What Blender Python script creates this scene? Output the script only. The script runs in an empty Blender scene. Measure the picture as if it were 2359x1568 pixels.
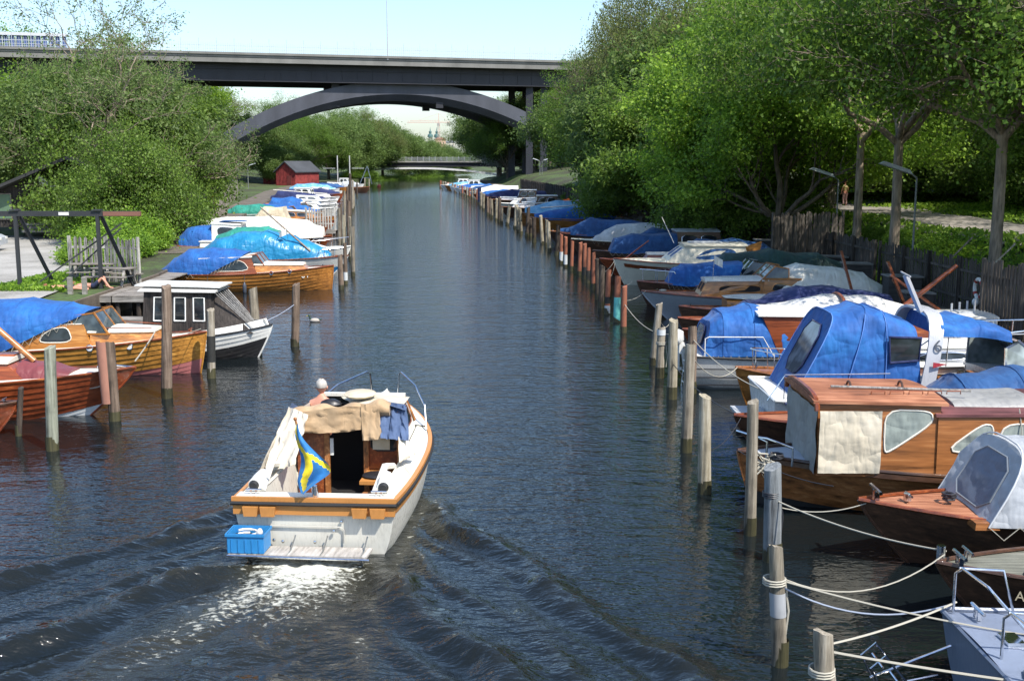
import bpy, math, random
import numpy as np
from mathutils import Vector, Matrix, noise
R=math.radians; PI=math.pi
sc=bpy.context.scene; COL=sc.collection
# ---------------- camera, sky, sun, exposure
F,VH=2600.0,370.0; TH=math.atan((784-VH)/F); CT,ST=math.cos(TH),math.sin(TH); CAMZ=6.0
cd=bpy.data.cameras.new('camera'); cam=bpy.data.objects.new('camera',cd); COL.objects.link(cam)
cd.sensor_width=36; cd.lens=F/2358*36; cd.clip_end=6000; cd.clip_start=.3
cam.location=(0,0,CAMZ); cam.rotation_euler=(PI/2-TH,0,0); sc.camera=cam
W=bpy.data.worlds.new('World'); sc.world=W; W.use_nodes=True
SUN=Vector((.42,-.44,.80)).normalized()
n=W.node_tree.nodes; n.clear()
sk=n.new('ShaderNodeTexSky'); sk.sky_type='NISHITA'; sk.sun_disc=False
sk.sun_elevation=math.asin(SUN.z); sk.sun_rotation=math.atan2(SUN.x,SUN.y); sk.air_density=1.1; sk.dust_density=1.3; sk.ozone_density=4.5
bg=n.new('ShaderNodeBackground'); bg.inputs[1].default_value=.15; wo=n.new('ShaderNodeOutputWorld')
W.node_tree.links.new(sk.outputs[0],bg.inputs[0]); W.node_tree.links.new(bg.outputs[0],wo.inputs[0])
sd=bpy.data.lights.new('sun','SUN'); sd.energy=4.15; sd.angle=R(.5); sd.color=(1,.95,.87)
so=bpy.data.objects.new('sun',sd); COL.objects.link(so); so.rotation_euler=SUN.to_track_quat('Z','Y').to_euler()
sc.view_settings.view_transform='Standard'; sc.view_settings.look='None'; sc.view_settings.gamma=1; sc.view_settings.exposure=0.74
sc.cycles.max_bounces=7; sc.cycles.transparent_max_bounces=8; sc.cycles.caustics_reflective=False; sc.cycles.caustics_refractive=False
rnd=random.Random(7)
def P(u,v,z=0,Y=None):
    """photo point (2358 px wide) -> world point at height z or depth Y"""
    dx=u-1179; dy=F*CT-(v-784)*ST; dz=-F*ST-(v-784)*CT
    t=(Y/dy) if Y is not None else (z-CAMZ)/dz
    return Vector((dx*t,dy*t,CAMZ+dz*t))
def lerp(tab,y):
    if y<=tab[0][0]: return tab[0][1]
    for (a,p),(b,q) in zip(tab,tab[1:]):
        if y<=b: return p+(q-p)*(y-a)/(b-a)
    return tab[-1][1]
def sstep(a,b,x):
    t=min(1,max(0,(x-a)/(b-a))); return t*t*(3-2*t)
# ---------------- materials
MATS={}
def newmat(name):
    m=bpy.data.materials.new(name); m.use_nodes=True; nt=m.node_tree
    return m,nt,nt.nodes['Principled BSDF']
def _noise(nt,scale,detail=3,vec=None,rough=.55):
    t=nt.nodes.new('ShaderNodeTexNoise'); t.inputs['Scale'].default_value=scale; t.inputs['Detail'].default_value=detail; t.inputs['Roughness'].default_value=rough
    if vec is not None: nt.links.new(vec,t.inputs['Vector'])
    return t
def _coord(nt,sx=1,sy=1,sz=1,kind='Object'):
    c=nt.nodes.new('ShaderNodeTexCoord'); mp=nt.nodes.new('ShaderNodeMapping'); mp.inputs['Scale'].default_value=(sx,sy,sz)
    nt.links.new(c.outputs[kind],mp.inputs[0]); return mp.outputs[0]
def _ramp(nt,fac,stops):
    r=nt.nodes.new('ShaderNodeValToRGB'); e=r.color_ramp.elements
    while len(e)<len(stops): e.new(.5)
    for k,(p,c) in enumerate(stops): e[k].position=p; e[k].color=(*c,1)
    nt.links.new(fac,r.inputs[0]); return r.outputs[0]
def _mul(nt,a,b,op='MULTIPLY'):
    m=nt.nodes.new('ShaderNodeMath'); m.operation=op
    for i,x in enumerate((a,b)):
        if hasattr(x,'links'): nt.links.new(x,m.inputs[i])
        else: m.inputs[i].default_value=x
    return m.outputs[0]
def _mix(nt,fac,a,b):
    m=nt.nodes.new('ShaderNodeMix'); m.data_type='RGBA'
    if hasattr(fac,'links'): nt.links.new(fac,m.inputs[0])
    else: m.inputs[0].default_value=fac
    for i,x in ((6,a),(7,b)):
        if hasattr(x,'links'): nt.links.new(x,m.inputs[i])
        else: m.inputs[i].default_value=(*x,1)
    return m.outputs[2]
def _bump(nt,bs,h,strength=.5,dist=.01):
    b=nt.nodes.new('ShaderNodeBump'); b.inputs['Strength'].default_value=strength; b.inputs['Distance'].default_value=dist
    nt.links.new(h,b.inputs['Height']); nt.links.new(b.outputs[0],bs.inputs['Normal']); return b
def c3(c,k): return tuple(max(0,min(1,x*k)) for x in c)
def M(name,col=(.5,.5,.5),kind='paint',rough=.5,metal=0,col2=None,sc_=1.0):
    if name in MATS: return MATS[name]
    m,nt,b=newmat(name); L=nt.links.new
    b.inputs['Roughness'].default_value=rough; b.inputs['Metallic'].default_value=metal
    if kind=='paint':
        t=_noise(nt,2.2*sc_,5,_coord(nt)); t2=_noise(nt,28*sc_,3,_coord(nt,1,1,.25))
        f=_mul(nt,_mul(nt,t.outputs[0],.65),_mul(nt,t2.outputs[0],.35),'ADD')
        L(_ramp(nt,f,[(.33,c3(col,.80)),(.47,c3(col,.97)),(.65,c3(col,1.05))]),b.inputs['Base Color'])
        L(_ramp(nt,t2.outputs[0],[(.3,(rough*.75,)*3),(.7,(min(1,rough*1.3),)*3)]),b.inputs['Roughness'])
        _bump(nt,b,t2.outputs[0],.25,.004)
    elif kind=='varnish':      # planks run along X
        g=_noise(nt,1,6,_coord(nt,1.6,26,26)); w=_noise(nt,.9,3,_coord(nt,1,1,1)); pl=_noise(nt,1,1,_coord(nt,.12,7,7))
        f=_mul(nt,_mul(nt,g.outputs[0],.42),_mul(nt,pl.outputs[0],.36),'ADD'); f=_mul(nt,f,_mul(nt,w.outputs[0],.24),'ADD')
        L(_ramp(nt,f,[(.34,c3(col,.28)),(.46,c3(col,.8)),(.56,c3(col,1.15)),(.66,col2 or c3(col,1.6))]),b.inputs['Base Color'])
        b.inputs['Coat Weight'].default_value=.35; b.inputs['Coat Roughness'].default_value=.12
        _bump(nt,b,g.outputs[0],.25,.004)
    elif kind=='weathered':    # vertical grain
        g=_noise(nt,1,7,_coord(nt,15,15,.8),.68); w=_noise(nt,1.6,5,_coord(nt),.6); 
        o=nt.nodes.new('ShaderNodeObjectInfo')
        f=_mul(nt,_mul(nt,g.outputs[0],.62),_mul(nt,w.outputs[0],.38),'ADD')
        f=_mul(nt,f,_mul(nt,_mul(nt,o.outputs['Random'],.5,'SUBTRACT'),.12),'ADD')
        L(_ramp(nt,f,[(.36,c3(col,.12)),(.45,c3(col,.62)),(.54,col),(.66,col2 or c3(col,1.45))]),b.inputs['Base Color'])
        _bump(nt,b,g.outputs[0],.9,.03)
    elif kind=='planks':       # deck boards / horizontal grain, mapping along X
        g=_noise(nt,1,6,_coord(nt,1.1,20,20)); w=_noise(nt,1.3,3,_coord(nt))
        f=_mul(nt,_mul(nt,g.outputs[0],.6),_mul(nt,w.outputs[0],.4),'ADD')
        L(_ramp(nt,f,[(.34,c3(col,.35)),(.5,c3(col,.9)),(.66,col2 or c3(col,1.35))]),b.inputs['Base Color'])
        _bump(nt,b,g.outputs[0],.6,.01)
    elif kind=='canvas':
        g=_noise(nt,1.0,4,_coord(nt,1,1,1.6),.6); w=_noise(nt,5,4,_coord(nt,.6,1.5,1)); d=_noise(nt,2.1,6,_coord(nt,1.2,1,.6),.7)
        L(_ramp(nt,_mul(nt,_mul(nt,g.outputs[0],.5),_mul(nt,d.outputs[0],.5),'ADD'),[(.3,c3(col,.62)),(.48,c3(col,.96)),(.68,col2 or c3(col,1.22))]),b.inputs['Base Color'])
        fo_=_noise(nt,1,3,_coord(nt,3.2,.7,.9),.5); cr_=_noise(nt,1,2,_coord(nt,1.3,1.1,2.3),.45); ab=_mul(nt,_mul(nt,cr_.outputs[0],.5,'SUBTRACT'),0,'ABSOLUTE'); cr2_=_noise(nt,1,2,_coord(nt,3.4,1.6,1.2),.45); ab2=_mul(nt,_mul(nt,cr2_.outputs[0],.5,'SUBTRACT'),0,'ABSOLUTE'); h=_mul(nt,_mul(nt,w.outputs[0],.16),_mul(nt,fo_.outputs[0],.5),'ADD'); h=_mul(nt,h,_mul(nt,_mul(nt,ab,ab2,'ADD'),1.9),'ADD'); _bump(nt,b,h,.65,.085)
        b.inputs['Sheen Weight'].default_value=.08; b.inputs['Roughness'].default_value=rough
    elif kind=='metal':
        t=_noise(nt,14,3,_coord(nt)); L(_ramp(nt,t.outputs[0],[(.35,c3(col,.75)),(.65,col)]),b.inputs['Base Color']); b.inputs['Metallic'].default_value=1
    elif kind=='glass':
        b.inputs['Base Color'].default_value=(*col,1); b.inputs['Roughness'].default_value=.04; b.inputs['IOR'].default_value=1.5
        t=_noise(nt,2.5,2,_coord(nt)); L(_ramp(nt,t.outputs[0],[(.4,c3(col,.6)),(.62,c3(col,1.5))]),b.inputs['Base Color'])
    elif kind=='concrete':
        t=_noise(nt,.35,6,_coord(nt,1,1,.3)); t2=_noise(nt,6,3,_coord(nt)); f=_mul(nt,_mul(nt,t.outputs[0],.7),_mul(nt,t2.outputs[0],.3),'ADD')
        L(_ramp(nt,f,[(.35,c3(col,.65)),(.6,col),(.7,c3(col,1.15))]),b.inputs['Base Color']); _bump(nt,b,t2.outputs[0],.4,.02)
    elif kind=='leaf':
        gi=nt.nodes.new('ShaderNodeNewGeometry'); o=nt.nodes.new('ShaderNodeObjectInfo')
        f=_mul(nt,_mul(nt,gi.outputs['Random Per Island'],.8),_mul(nt,o.outputs['Random'],.2),'ADD')
        cr=_ramp(nt,f,[(.0,c3(col,.55)),(.45,col),(1,col2 or c3(col,1.6))]); L(cr,b.inputs['Base Color'])
        b.inputs['Roughness'].default_value=.55; b.inputs['Specular IOR Level'].default_value=.35
        tr=nt.nodes.new('ShaderNodeBsdfTranslucent'); cr2=_ramp(nt,f,[(0,c3(col,1.1)),(1,c3(col2 or c3(col,1.6),1.5))]); L(cr2,tr.inputs[0])
        ms=nt.nodes.new('ShaderNodeMixShader'); ms.inputs[0].default_value=.45; out=nt.nodes['Material Output']
        L(b.outputs[0],ms.inputs[1]); L(tr.outputs[0],ms.inputs[2]); L(ms.outputs[0],out.inputs[0])
    elif kind=='bark':
        t=_noise(nt,1,5,_coord(nt,9,9,1.6)); t2=_noise(nt,.8,3,_coord(nt))
        f=_mul(nt,_mul(nt,t.outputs[0],.6),_mul(nt,t2.outputs[0],.4),'ADD')
        L(_ramp(nt,f,[(.36,c3(col,.35)),(.5,col),(.66,c3(col,1.6))]),b.inputs['Base Color']); _bump(nt,b,t.outputs[0],.9,.04)
    elif kind=='plain':
        b.inputs['Base Color'].default_value=(*col,1)
    MATS[name]=m; return m
# ---------------- mesh builder
class MB:
    def __init__(s): s.v=[]; s.f=[]; s.mi=[]
    def add(s,vs,fs,mi=0):
        k=len(s.v); s.v+=[tuple(x) for x in vs]; s.f+=[tuple(k+i for i in f) for f in fs]; s.mi+=[mi]*len(fs); return s
    def box(s,c,d,rz=0,mi=0,rx=0,ry=0,taper=1):
        m=Matrix.Translation(c)@Matrix.Rotation(rz,4,'Z')@Matrix.Rotation(ry,4,'Y')@Matrix.Rotation(rx,4,'X')
        vs=[m@Vector((x*d[0]/2*(taper if z>0 else 1),y*d[1]/2*(taper if z>0 else 1),z*d[2]/2)) for x in(-1,1) for y in(-1,1) for z in(-1,1)]
        return s.add(vs,[(0,1,3,2),(4,6,7,5),(0,4,5,1),(2,3,7,6),(0,2,6,4),(1,5,7,3)],mi)
    def bar(s,a,b,w,h=None,mi=0):
        a=Vector(a); b=Vector(b); d=(b-a); h=h or w; q=d.to_track_quat('X','Z'); m=Matrix.Translation((a+b)/2)@q.to_matrix().to_4x4()
        vs=[m@Vector((x*d.length/2,y*w/2,z*h/2)) for x in(-1,1) for y in(-1,1) for z in(-1,1)]
        return s.add(vs,[(0,1,3,2),(4,6,7,5),(0,4,5,1),(2,3,7,6),(0,2,6,4),(1,5,7,3)],mi)
    def tube(s,pts,r,n=8,mi=0,cap=True):
        pts=[Vector(p) for p in pts]; rs=r if isinstance(r,(list,tuple)) else [r]*len(pts); k=len(s.v); prev=None
        for i,p in enumerate(pts):
            d=(pts[min(i+1,len(pts)-1)]-pts[max(i-1,0)])
            if d.length<1e-6: d=Vector((0,0,1))
            d.normalize()
            if prev is None: a=d.orthogonal().normalized()
            else:
                a=prev-d*prev.dot(d)
                a=a.normalized() if a.length>1e-5 else d.orthogonal().normalized()
            prev=a; b=d.cross(a)
            for j in range(n):
                t=2*PI*j/n; s.v.append(tuple(p+(a*math.cos(t)+b*math.sin(t))*rs[i]))
        for i in range(len(pts)-1):
            for j in range(n):
                s.f.append((k+i*n+j,k+i*n+(j+1)%n,k+(i+1)*n+(j+1)%n,k+(i+1)*n+j)); s.mi.append(mi)
        if cap:
            s.f.append(tuple(k+j for j in range(n-1,-1,-1))); s.f.append(tuple(k+(len(pts)-1)*n+j for j in range(n))); s.mi+=[mi,mi]
        return s
    def grid(s,rows,mi=0,close=False):
        k=len(s.v); nc=len(rows[0])
        for r in rows: s.v+=[tuple(p) for p in r]
        for i in range(len(rows)-1):
            for j in range(nc if close else nc-1):
                j2=(j+1)%nc; s.f.append((k+i*nc+j,k+i*nc+j2,k+(i+1)*nc+j2,k+(i+1)*nc+j)); s.mi.append(mi)
        return s
    def poly(s,pts,mi=0): return s.add(pts,[tuple(range(len(pts)))],mi)
    def prism(s,pts,vec,mi=0):
        n=len(pts); a=[Vector(p) for p in pts]; b=[p+Vector(vec) for p in a]
        return s.add(a+b,[tuple(range(n-1,-1,-1)),tuple(range(n,2*n))]+[(i,(i+1)%n,n+(i+1)%n,n+i) for i in range(n)],mi)
    def ball(s,c,r,n=10,m=6,mi=0):
        rr=r if isinstance(r,(tuple,list)) else (r,r,r)
        rows=[[(c[0]+rr[0]*math.sin(PI*i/m)*math.cos(2*PI*j/n),c[1]+rr[1]*math.sin(PI*i/m)*math.sin(2*PI*j/n),c[2]+rr[2]*math.cos(PI*i/m)) for j in range(n)] for i in range(m+1)]
        return s.grid(rows,mi,True)
    def xf(s,m):
        s.v=[tuple(m@Vector(p)) for p in s.v]; return s
    def build(s,name,mat,parent=None,smooth=True,ang=.65,loc=None,rz=0):
        me=bpy.data.meshes.new(name); me.from_pydata(s.v,[],s.f)
        for m in (mat if isinstance(mat,(list,tuple)) else [mat]): me.materials.append(m)
        if any(s.mi): me.polygons.foreach_set('material_index',s.mi)
        if smooth:
            me.polygons.foreach_set('use_smooth',[True]*len(s.f)); me.set_sharp_from_angle(angle=ang)
        me.update(); o=bpy.data.objects.new(name,me); COL.objects.link(o)
        if parent: o.parent=parent
        if loc is not None: o.location=loc
        o.rotation_euler.z=rz
        return o
def tag(o,label=None,cat=None,group=None,kind=None):
    if label: o['label']=label
    if cat: o['category']=cat
    if group: o['group']=group
    if kind: o['kind']=kind
    return o
def empty(name,loc,label,cat,group=None,rz=0):
    o=bpy.data.objects.new(name,None); COL.objects.link(o); o.location=loc; o.rotation_euler.z=rz; o.empty_display_size=.2
    return tag(o,label,cat,group)
def copy_tree(o,parent=None):
    c=o.copy(); COL.objects.link(c)
    if parent: c.parent=parent
    for ch in [x for x in list(COL.objects) if x.parent==o]: copy_tree(ch,c)
    return c
ORD=['first','second','third','fourth','fifth','sixth','seventh','eighth','ninth','tenth','eleventh','twelfth','thirteenth','fourteenth','fifteenth','sixteenth','seventeenth','eighteenth','nineteenth','twentieth']
def ordw(i):
    if i<20: return ORD[i]
    t=['twenty','thirty','forty','fifty','sixty'][(i+1)//10-2]; k=(i+1)%10
    return (t+'-'+ORD[k-1]) if k else {'twenty':'twentieth','thirty':'thirtieth','forty':'fortieth','fifty':'fiftieth','sixty':'sixtieth'}[t]
# ================= THE SETTING =================
BR=[(-60,14.0),(28,13.9),(40,13.3),(66,12.0),(84,11),(125,6.5),(158,3.8),(213,-1),(289,-9),(350,-8),(450,0),(600,25),(900,120)]
BL=[(-60,-17.5),(20,-17.3),(37,-15.8),(50,-15.9),(62,-17),(80,-19.5),(105,-25),(158,-33),(190,-38),(265,-45),(310,-43),(350,-41),(454,-31),(600,-12),(900,80)]
def hgt(x,y):
    bl,br=lerp(BL,y),lerp(BR,y)
    if bl<x<br: return -1.6
    if x>=br:
        d=x-br; k=sstep(20,45,y)
        z=.85+sstep(2.5,7.5,d)*1.9+sstep(8,25,d)*.6+sstep(24,60,d)*9+.25*noise.noise((x*.15,y*.12,0))*sstep(2,6,d)
        return z+sstep(100,230,y)*sstep(3,20,d)*1.5
    d=bl-x
    z=.95+sstep(35,110,d)*7+sstep(90,215,y)*sstep(6,45,d)*4.5
    return z+.06*noise.noise((x*.4,y*.4,3))
ys=[-60,-30,-10]+[i*2.5 for i in range(0,52)]+[130+i*8 for i in range(40)]+[460,500,560,650,800,1100,1600,2600]
dl=[900,400,200,120,80,60,48,40,34,30,27,24,21,18,15,12,10,8,6,4.5,3,2,1,.4,.0]
dr=[0,.4,1,2,2.6,3.2,3.8,4.5,5.2,6,7,8,9,10,11,12,14,16,18,21,24,28,33,40,50,65,90,150,400,900]
rows=[]
for y in ys:
    bl,br=lerp(BL,y),lerp(BR,y)
    r=[(bl-d,y,hgt(bl-d,y)) for d in dl]+[(bl+.03,y,-1.6),((bl+br)/2,y,-1.8),(br-.03,y,-1.6)]+[(br+d,y,hgt(br+d,y)) for d in dr]
    rows.append(r)
m,nt,b=newmat('soil_and_grass'); L=nt.links.new
co=_coord(nt,kind='Object'); big=_noise(nt,.16,6,co); fin=_noise(nt,3.5,6,co)
f=_mul(nt,_mul(nt,big.outputs[0],.6),_mul(nt,fin.outputs[0],.4),'ADD')
L(_ramp(nt,f,[(.35,(.028,.022,.014)),(.46,(.045,.05,.018)),(.56,(.06,.10,.02)),(.7,(.11,.16,.035))]),b.inputs['Base Color']); b.inputs['Roughness'].default_value=.95; _bump(nt,b,fin.outputs[0],.8,.1)
tag(MB().grid(rows).build('ground',m,smooth=True),kind='structure')
# quay strip on the right bank, gravel yard on the left
def strip(name,pts_a,pts_b,mat,dz=.02,n=6):
    rows=[]
    for a,c in zip(pts_a,pts_b):
        rows.append([(a[0]+(c[0]-a[0])*k/n,a[1]+(c[1]-a[1])*k/n,hgt(a[0]+(c[0]-a[0])*k/n,a[1]+(c[1]-a[1])*k/n)+dz) for k in range(n+1)])
    return tag(MB().grid(rows).build(name,mat),kind='structure')
m_grav,nt,b=newmat('pale_gravel'); L=nt.links.new; co=_coord(nt); t1=_noise(nt,.5,5,co); t2=_noise(nt,9,6,co,.7)
f=_mul(nt,_mul(nt,t1.outputs[0],.5),_mul(nt,t2.outputs[0],.5),'ADD')
L(_ramp(nt,f,[(.34,(.17,.16,.14)),(.5,(.31,.295,.265)),(.66,(.42,.40,.37))]),b.inputs['Base Color']); b.inputs['Roughness'].default_value=.95; _bump(nt,b,t2.outputs[0],.7,.03)
ya=[40+i*2 for i in range(19)]
strip('gravel_yard',[(-52,y) for y in ya],[(lerp(BL,y)-lerp([(40,1.4),(50,2.4),(58,4),(66,5.5),(76,8)],y),y) for y in ya],m_grav,.05,16)
m_asph=M('path_asphalt',(.30,.27,.235),'concrete',.9)
yp=[20+i*3 for i in range(44)]
pc=lambda y: lerp(BR,y)+lerp([(20,8.5),(45,8.8),(60,9.2),(75,11),(100,17),(150,26)],y)
strip('path',[(pc(y)-2.3,y) for y in yp],[(pc(y)+3.4,y) for y in yp],m_asph,.1,8)
m_earth,nt,b=newmat('trodden_earth'); L=nt.links.new; co=_coord(nt); t1=_noise(nt,.8,5,co); t2=_noise(nt,7,6,co,.7)
f=_mul(nt,_mul(nt,t1.outputs[0],.5),_mul(nt,t2.outputs[0],.5),'ADD')
L(_ramp(nt,f,[(.34,(.05,.04,.03)),(.52,(.12,.10,.075)),(.66,(.2,.17,.13))]),b.inputs['Base Color']); b.inputs['Roughness'].default_value=.95
yq=[8+i*3 for i in range(100)]
strip('quay',[(lerp(BR,y)+.02,y) for y in yq],[(lerp(BR,y)+2.3,y) for y in yq],m_earth,.03,3)
strip('quay',[(lerp(BL,y)-3.2,y) for y in range(62,262,4)],[(lerp(BL,y)-.02,y) for y in range(62,262,4)],m_earth,.03,3)
# quay edge timbers
for side,tab,sg in (('right',BR,-1),('left',BL,1)):
    mb=MB(); yy=[10+i*4 for i in range(75)]
    mb.grid([[(lerp(tab,y)+sg*.06,y,1.02),(lerp(tab,y)+sg*.14,y,1.0),(lerp(tab,y)+sg*.14,y,-1)] for y in yy])
    tag(mb.build('quay_edge',M('quay_timber',(.12,.095,.07),'planks',.9)),kind='structure')
# ---------------- water: one sheet, real wake waves near the moving boat
STERN=Vector((-3.06,16.35,0)); HD=R(3.6)   # heading of the moving boat (clockwise from +Y)
FW=Vector((math.sin(HD),math.cos(HD))); RT=Vector((math.cos(HD),-math.sin(HD)))
def wake(x,y):
    d=Vector((x,y))-Vector((STERN.x,STERN.y)); a=-d.dot(FW); w=d.dot(RT)   # a: distance astern, w: to starboard
    z=0; foam=0
    aw=abs(w)
    for a0,w0,sl,amp,wd in ((-3.4,1.2,.60,.12,.28),(-2.9,.75,.60,.03,.16),(0.1,1.1,.58,.14,.33),(.9,.8,.56,.045,.2),(2.4,1.0,.50,.05,.30),(-.9,1.2,.66,.04,.16),(-2.2,1.3,.75,.025,.14)):
        s=a-a0
        if s>0:
            wc=w0+s*sl*(1.12 if w<0 else 1.0)+.16*math.sin(s*1.9+(0 if w<0 else 1.7)); g=(aw-wc)/wd; fade=math.exp(-s*.055)*min(1,s/.6)*(.8+.35*math.sin(s*2.7+a0*3+w0*5))
            z+=amp*fade*math.exp(-g*g)*(1-.9*g*.4)-amp*.6*fade*math.exp(-((aw-wc+wd*1.7)/wd)**2)
            z+=amp*fade*math.exp(-(g*.7)**2)*(.55*noise.noise((x*3.1+a0,y*3.1,a0))+.35*noise.noise((x*8,y*8,a0)))
            foam=max(foam,.24*math.exp(-g*g*.6)*fade)
            fo=math.exp(-((aw-wc-.02)/(wd*.75))**2)*math.exp(-max(0,s)*.42)*min(1,s/.3)
            foam=max(foam,.62*fo)
    if -.4<a:
        c=math.exp(-(w/(.75+.16*max(a,0)))**2); ed=math.exp(-max(a,0)*.16)
        z+=c*ed*.11*noise.noise((x*2.3,y*1.6,1))+c*ed*.06*noise.noise((x*6,y*5,2))+c*ed*.03*noise.noise((x*13,y*11,5))
        foam=max(foam,.97*math.exp(-(w/(1.1+.18*max(a,0)))**2)*math.exp(-max(a-.1,0)*.34)*min(1,(a+.4)/.4))
        foam=max(foam,.80*math.exp(-((w+.1+.33*a)/(.6+.08*a))**2)*math.exp(-max(a-.4,0)*.20)*min(1,max(a,0)),.5*math.exp(-((w-.5-.25*a)/.4)**2)*math.exp(-max(a,0)*.4)*min(1,max(a,0)))
    foam=max(foam,.47*math.exp(-((aw-1.34)/.18)**2)*sstep(-4.5,-3,a)*sstep(1,-.2,a)*(w>0 or 1))
    return z,foam
xs=list(np.arange(-60,-17,2.5))+list(np.arange(-17,-12,.6))+list(np.arange(-12,5.01,.075))+list(np.arange(5.5,9,.6))+list(np.arange(10,61,2.5))
yw=list(np.arange(-4,8,1.5))+list(np.arange(8,24.01,.075))+[25,27,30,34,40,50,65,90,130,190,300,500,900,1600]
vs=[];fo=[]
xs=np.array(xs);yw=np.array(yw)
for y in yw:
    for x in xs:
        z,q=(wake(x,y) if (-12<x<5 and 8<y<24) else (0,0)); e=min(1,(x+12)/2,(5-x)/2,(y-8)/1.5,(24-y)/2) if (-12<x<5 and 8<y<24) else 0
        X=x if abs(x)<13 else x*(1+max(0,y-60)/70)
        vs.append((X,y,z*max(0,e)))
        fo.append(q*max(0,e))
nx=len(xs); fs=[(i*nx+j,i*nx+j+1,(i+1)*nx+j+1,(i+1)*nx+j) for i in range(len(yw)-1) for j in range(nx-1)]
mb=MB(); mb.v=vs; mb.f=fs; mb.mi=[0]*len(fs)
m,nt,b=newmat('canal_water'); L=nt.links.new
b.inputs['Base Color'].default_value=(.006,.009,.010,1); b.inputs['Roughness'].default_value=.045; b.inputs['IOR'].default_value=1.42
co=_coord(nt,.75,1.5,1); w1=_noise(nt,2.3,3,co,.6); w2=_noise(nt,7.5,2,co,.55); w3=_noise(nt,.28,2,co,.5)
w4=_noise(nt,.8,2,_coord(nt,.6,1.4,1),.5); h=_mul(nt,_mul(nt,w1.outputs[0],_mul(nt,w2.outputs[0],.32),'ADD'),_mul(nt,w4.outputs[0],1.3),'ADD')
patch=_ramp(nt,w3.outputs[0],[(.35,(.55,)*3),(.65,(1,)*3)])
cal=nt.nodes.new('ShaderNodeAttribute'); cal.attribute_name='open_water'; h=_mul(nt,h,cal.outputs['Fac'])
at=nt.nodes.new('ShaderNodeAttribute'); at.attribute_name='foam'
ch=_noise(nt,3.4,5,_coord(nt),.65); hh=_mul(nt,_mul(nt,ch.outputs[0],_mul(nt,at.outputs['Fac'],1.8)),h,'ADD')
bp=_bump(nt,b,hh,1.0,.062)
fn=_noise(nt,7,8,_coord(nt,1,1.6,1),.72); ff=_mul(nt,_mul(nt,at.outputs['Fac'],.62),fn.outputs[0],'ADD')
msk=_ramp(nt,ff,[(.85,(0,0,0)),(1.14,(1,1,1))])
tint=_ramp(nt,at.outputs['Fac'],[(0,(.006,.009,.010)),(.3,(.012,.013,.010)),(.9,(.055,.052,.035))])
L(_mix(nt,msk,tint,(.58,.58,.50)),b.inputs['Base Color']); L(_ramp(nt,msk,[(0,(.045,)*3),(1,(.7,)*3)]),b.inputs['Roughness'])
wo_=mb.build('water',m,ang=3); tag(wo_,kind='structure')
ow=[]
for X,Y_,_ in vs:
    pl_=lerp([(20,-9),(37,-7.3),(60,-8.7),(80,-11.2),(158,-22.5),(265,-31)],Y_); pr_=lerp([(12,3.4),(40,4),(66,3.1),(84,2.3),(158,-4.8),(289,-18)],Y_)
    ow.append(.30+.70*sstep(-1.2,2.5,X-pl_)*sstep(-.8,3.0,pr_-X))
oa=wo_.data.attributes.new('open_water','FLOAT','POINT'); oa.data.foreach_set('value',np.array(ow,dtype=np.float32))
fa=wo_.data.attributes.new('foam','FLOAT','POINT'); fa.data.foreach_set('value',np.array(fo,dtype=np.float32))
# ================= BRIDGES =================
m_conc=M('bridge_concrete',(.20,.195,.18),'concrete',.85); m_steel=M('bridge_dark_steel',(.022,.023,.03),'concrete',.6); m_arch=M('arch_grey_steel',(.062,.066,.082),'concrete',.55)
m_rail=M('railing_grey_paint',(.45,.47,.5),'paint',.5)
bz=26.2
A=P(0,112,Y=216); B=P(1290,143,Y=246); A.z=B.z=bz
dv=(B-A); dv.z=0; dv.normalize(); nv=Vector((-dv.y,dv.x,0))   # nv points away from the camera
root=empty('arch_bridge',(A.x,A.y,0),'tall steel arch bridge with long dark deck crossing high over the canal','bridge')
T=Matrix.Translation(-Vector((A.x,A.y,0)))
def bp_(u,Y0=0,z=0,off=0):
    # point on the bridge front line seen at photo column u
    k=(u-1179)/ (F*CT-(140-784)*ST); t=(A.x-k*A.y)/(k*dv.y-dv.x); p=A+dv*t+nv*off; return Vector((p.x,p.y,z))
def slab(mb,o0,o1,z0,z1,ua=-900,ub=3200):
    a=bp_(ua); c=bp_(ub)
    q=[a+nv*o0,a+nv*o1,c+nv*o1,c+nv*o0]
    mb.prism([Vector((p.x,p.y,z0)) for p in q],(0,0,z1-z0))
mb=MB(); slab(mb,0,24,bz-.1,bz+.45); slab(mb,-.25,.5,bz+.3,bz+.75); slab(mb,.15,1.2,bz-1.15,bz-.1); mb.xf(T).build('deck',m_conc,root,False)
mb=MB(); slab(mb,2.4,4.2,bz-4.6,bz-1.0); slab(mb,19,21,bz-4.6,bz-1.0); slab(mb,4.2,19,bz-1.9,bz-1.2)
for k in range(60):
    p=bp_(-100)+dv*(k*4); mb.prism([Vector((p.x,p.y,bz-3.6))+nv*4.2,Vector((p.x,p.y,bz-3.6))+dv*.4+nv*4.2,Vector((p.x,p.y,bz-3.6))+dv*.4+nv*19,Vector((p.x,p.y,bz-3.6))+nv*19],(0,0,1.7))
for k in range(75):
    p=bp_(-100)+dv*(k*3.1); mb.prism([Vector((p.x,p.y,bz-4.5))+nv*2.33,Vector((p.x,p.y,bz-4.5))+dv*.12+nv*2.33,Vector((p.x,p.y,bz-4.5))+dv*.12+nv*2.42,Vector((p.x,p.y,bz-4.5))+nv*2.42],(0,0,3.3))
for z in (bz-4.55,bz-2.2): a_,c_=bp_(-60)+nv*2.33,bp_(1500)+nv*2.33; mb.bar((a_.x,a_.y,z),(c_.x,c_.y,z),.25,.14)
mb.xf(T).build('girder',m_steel,root,False); mb=MB()
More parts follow.
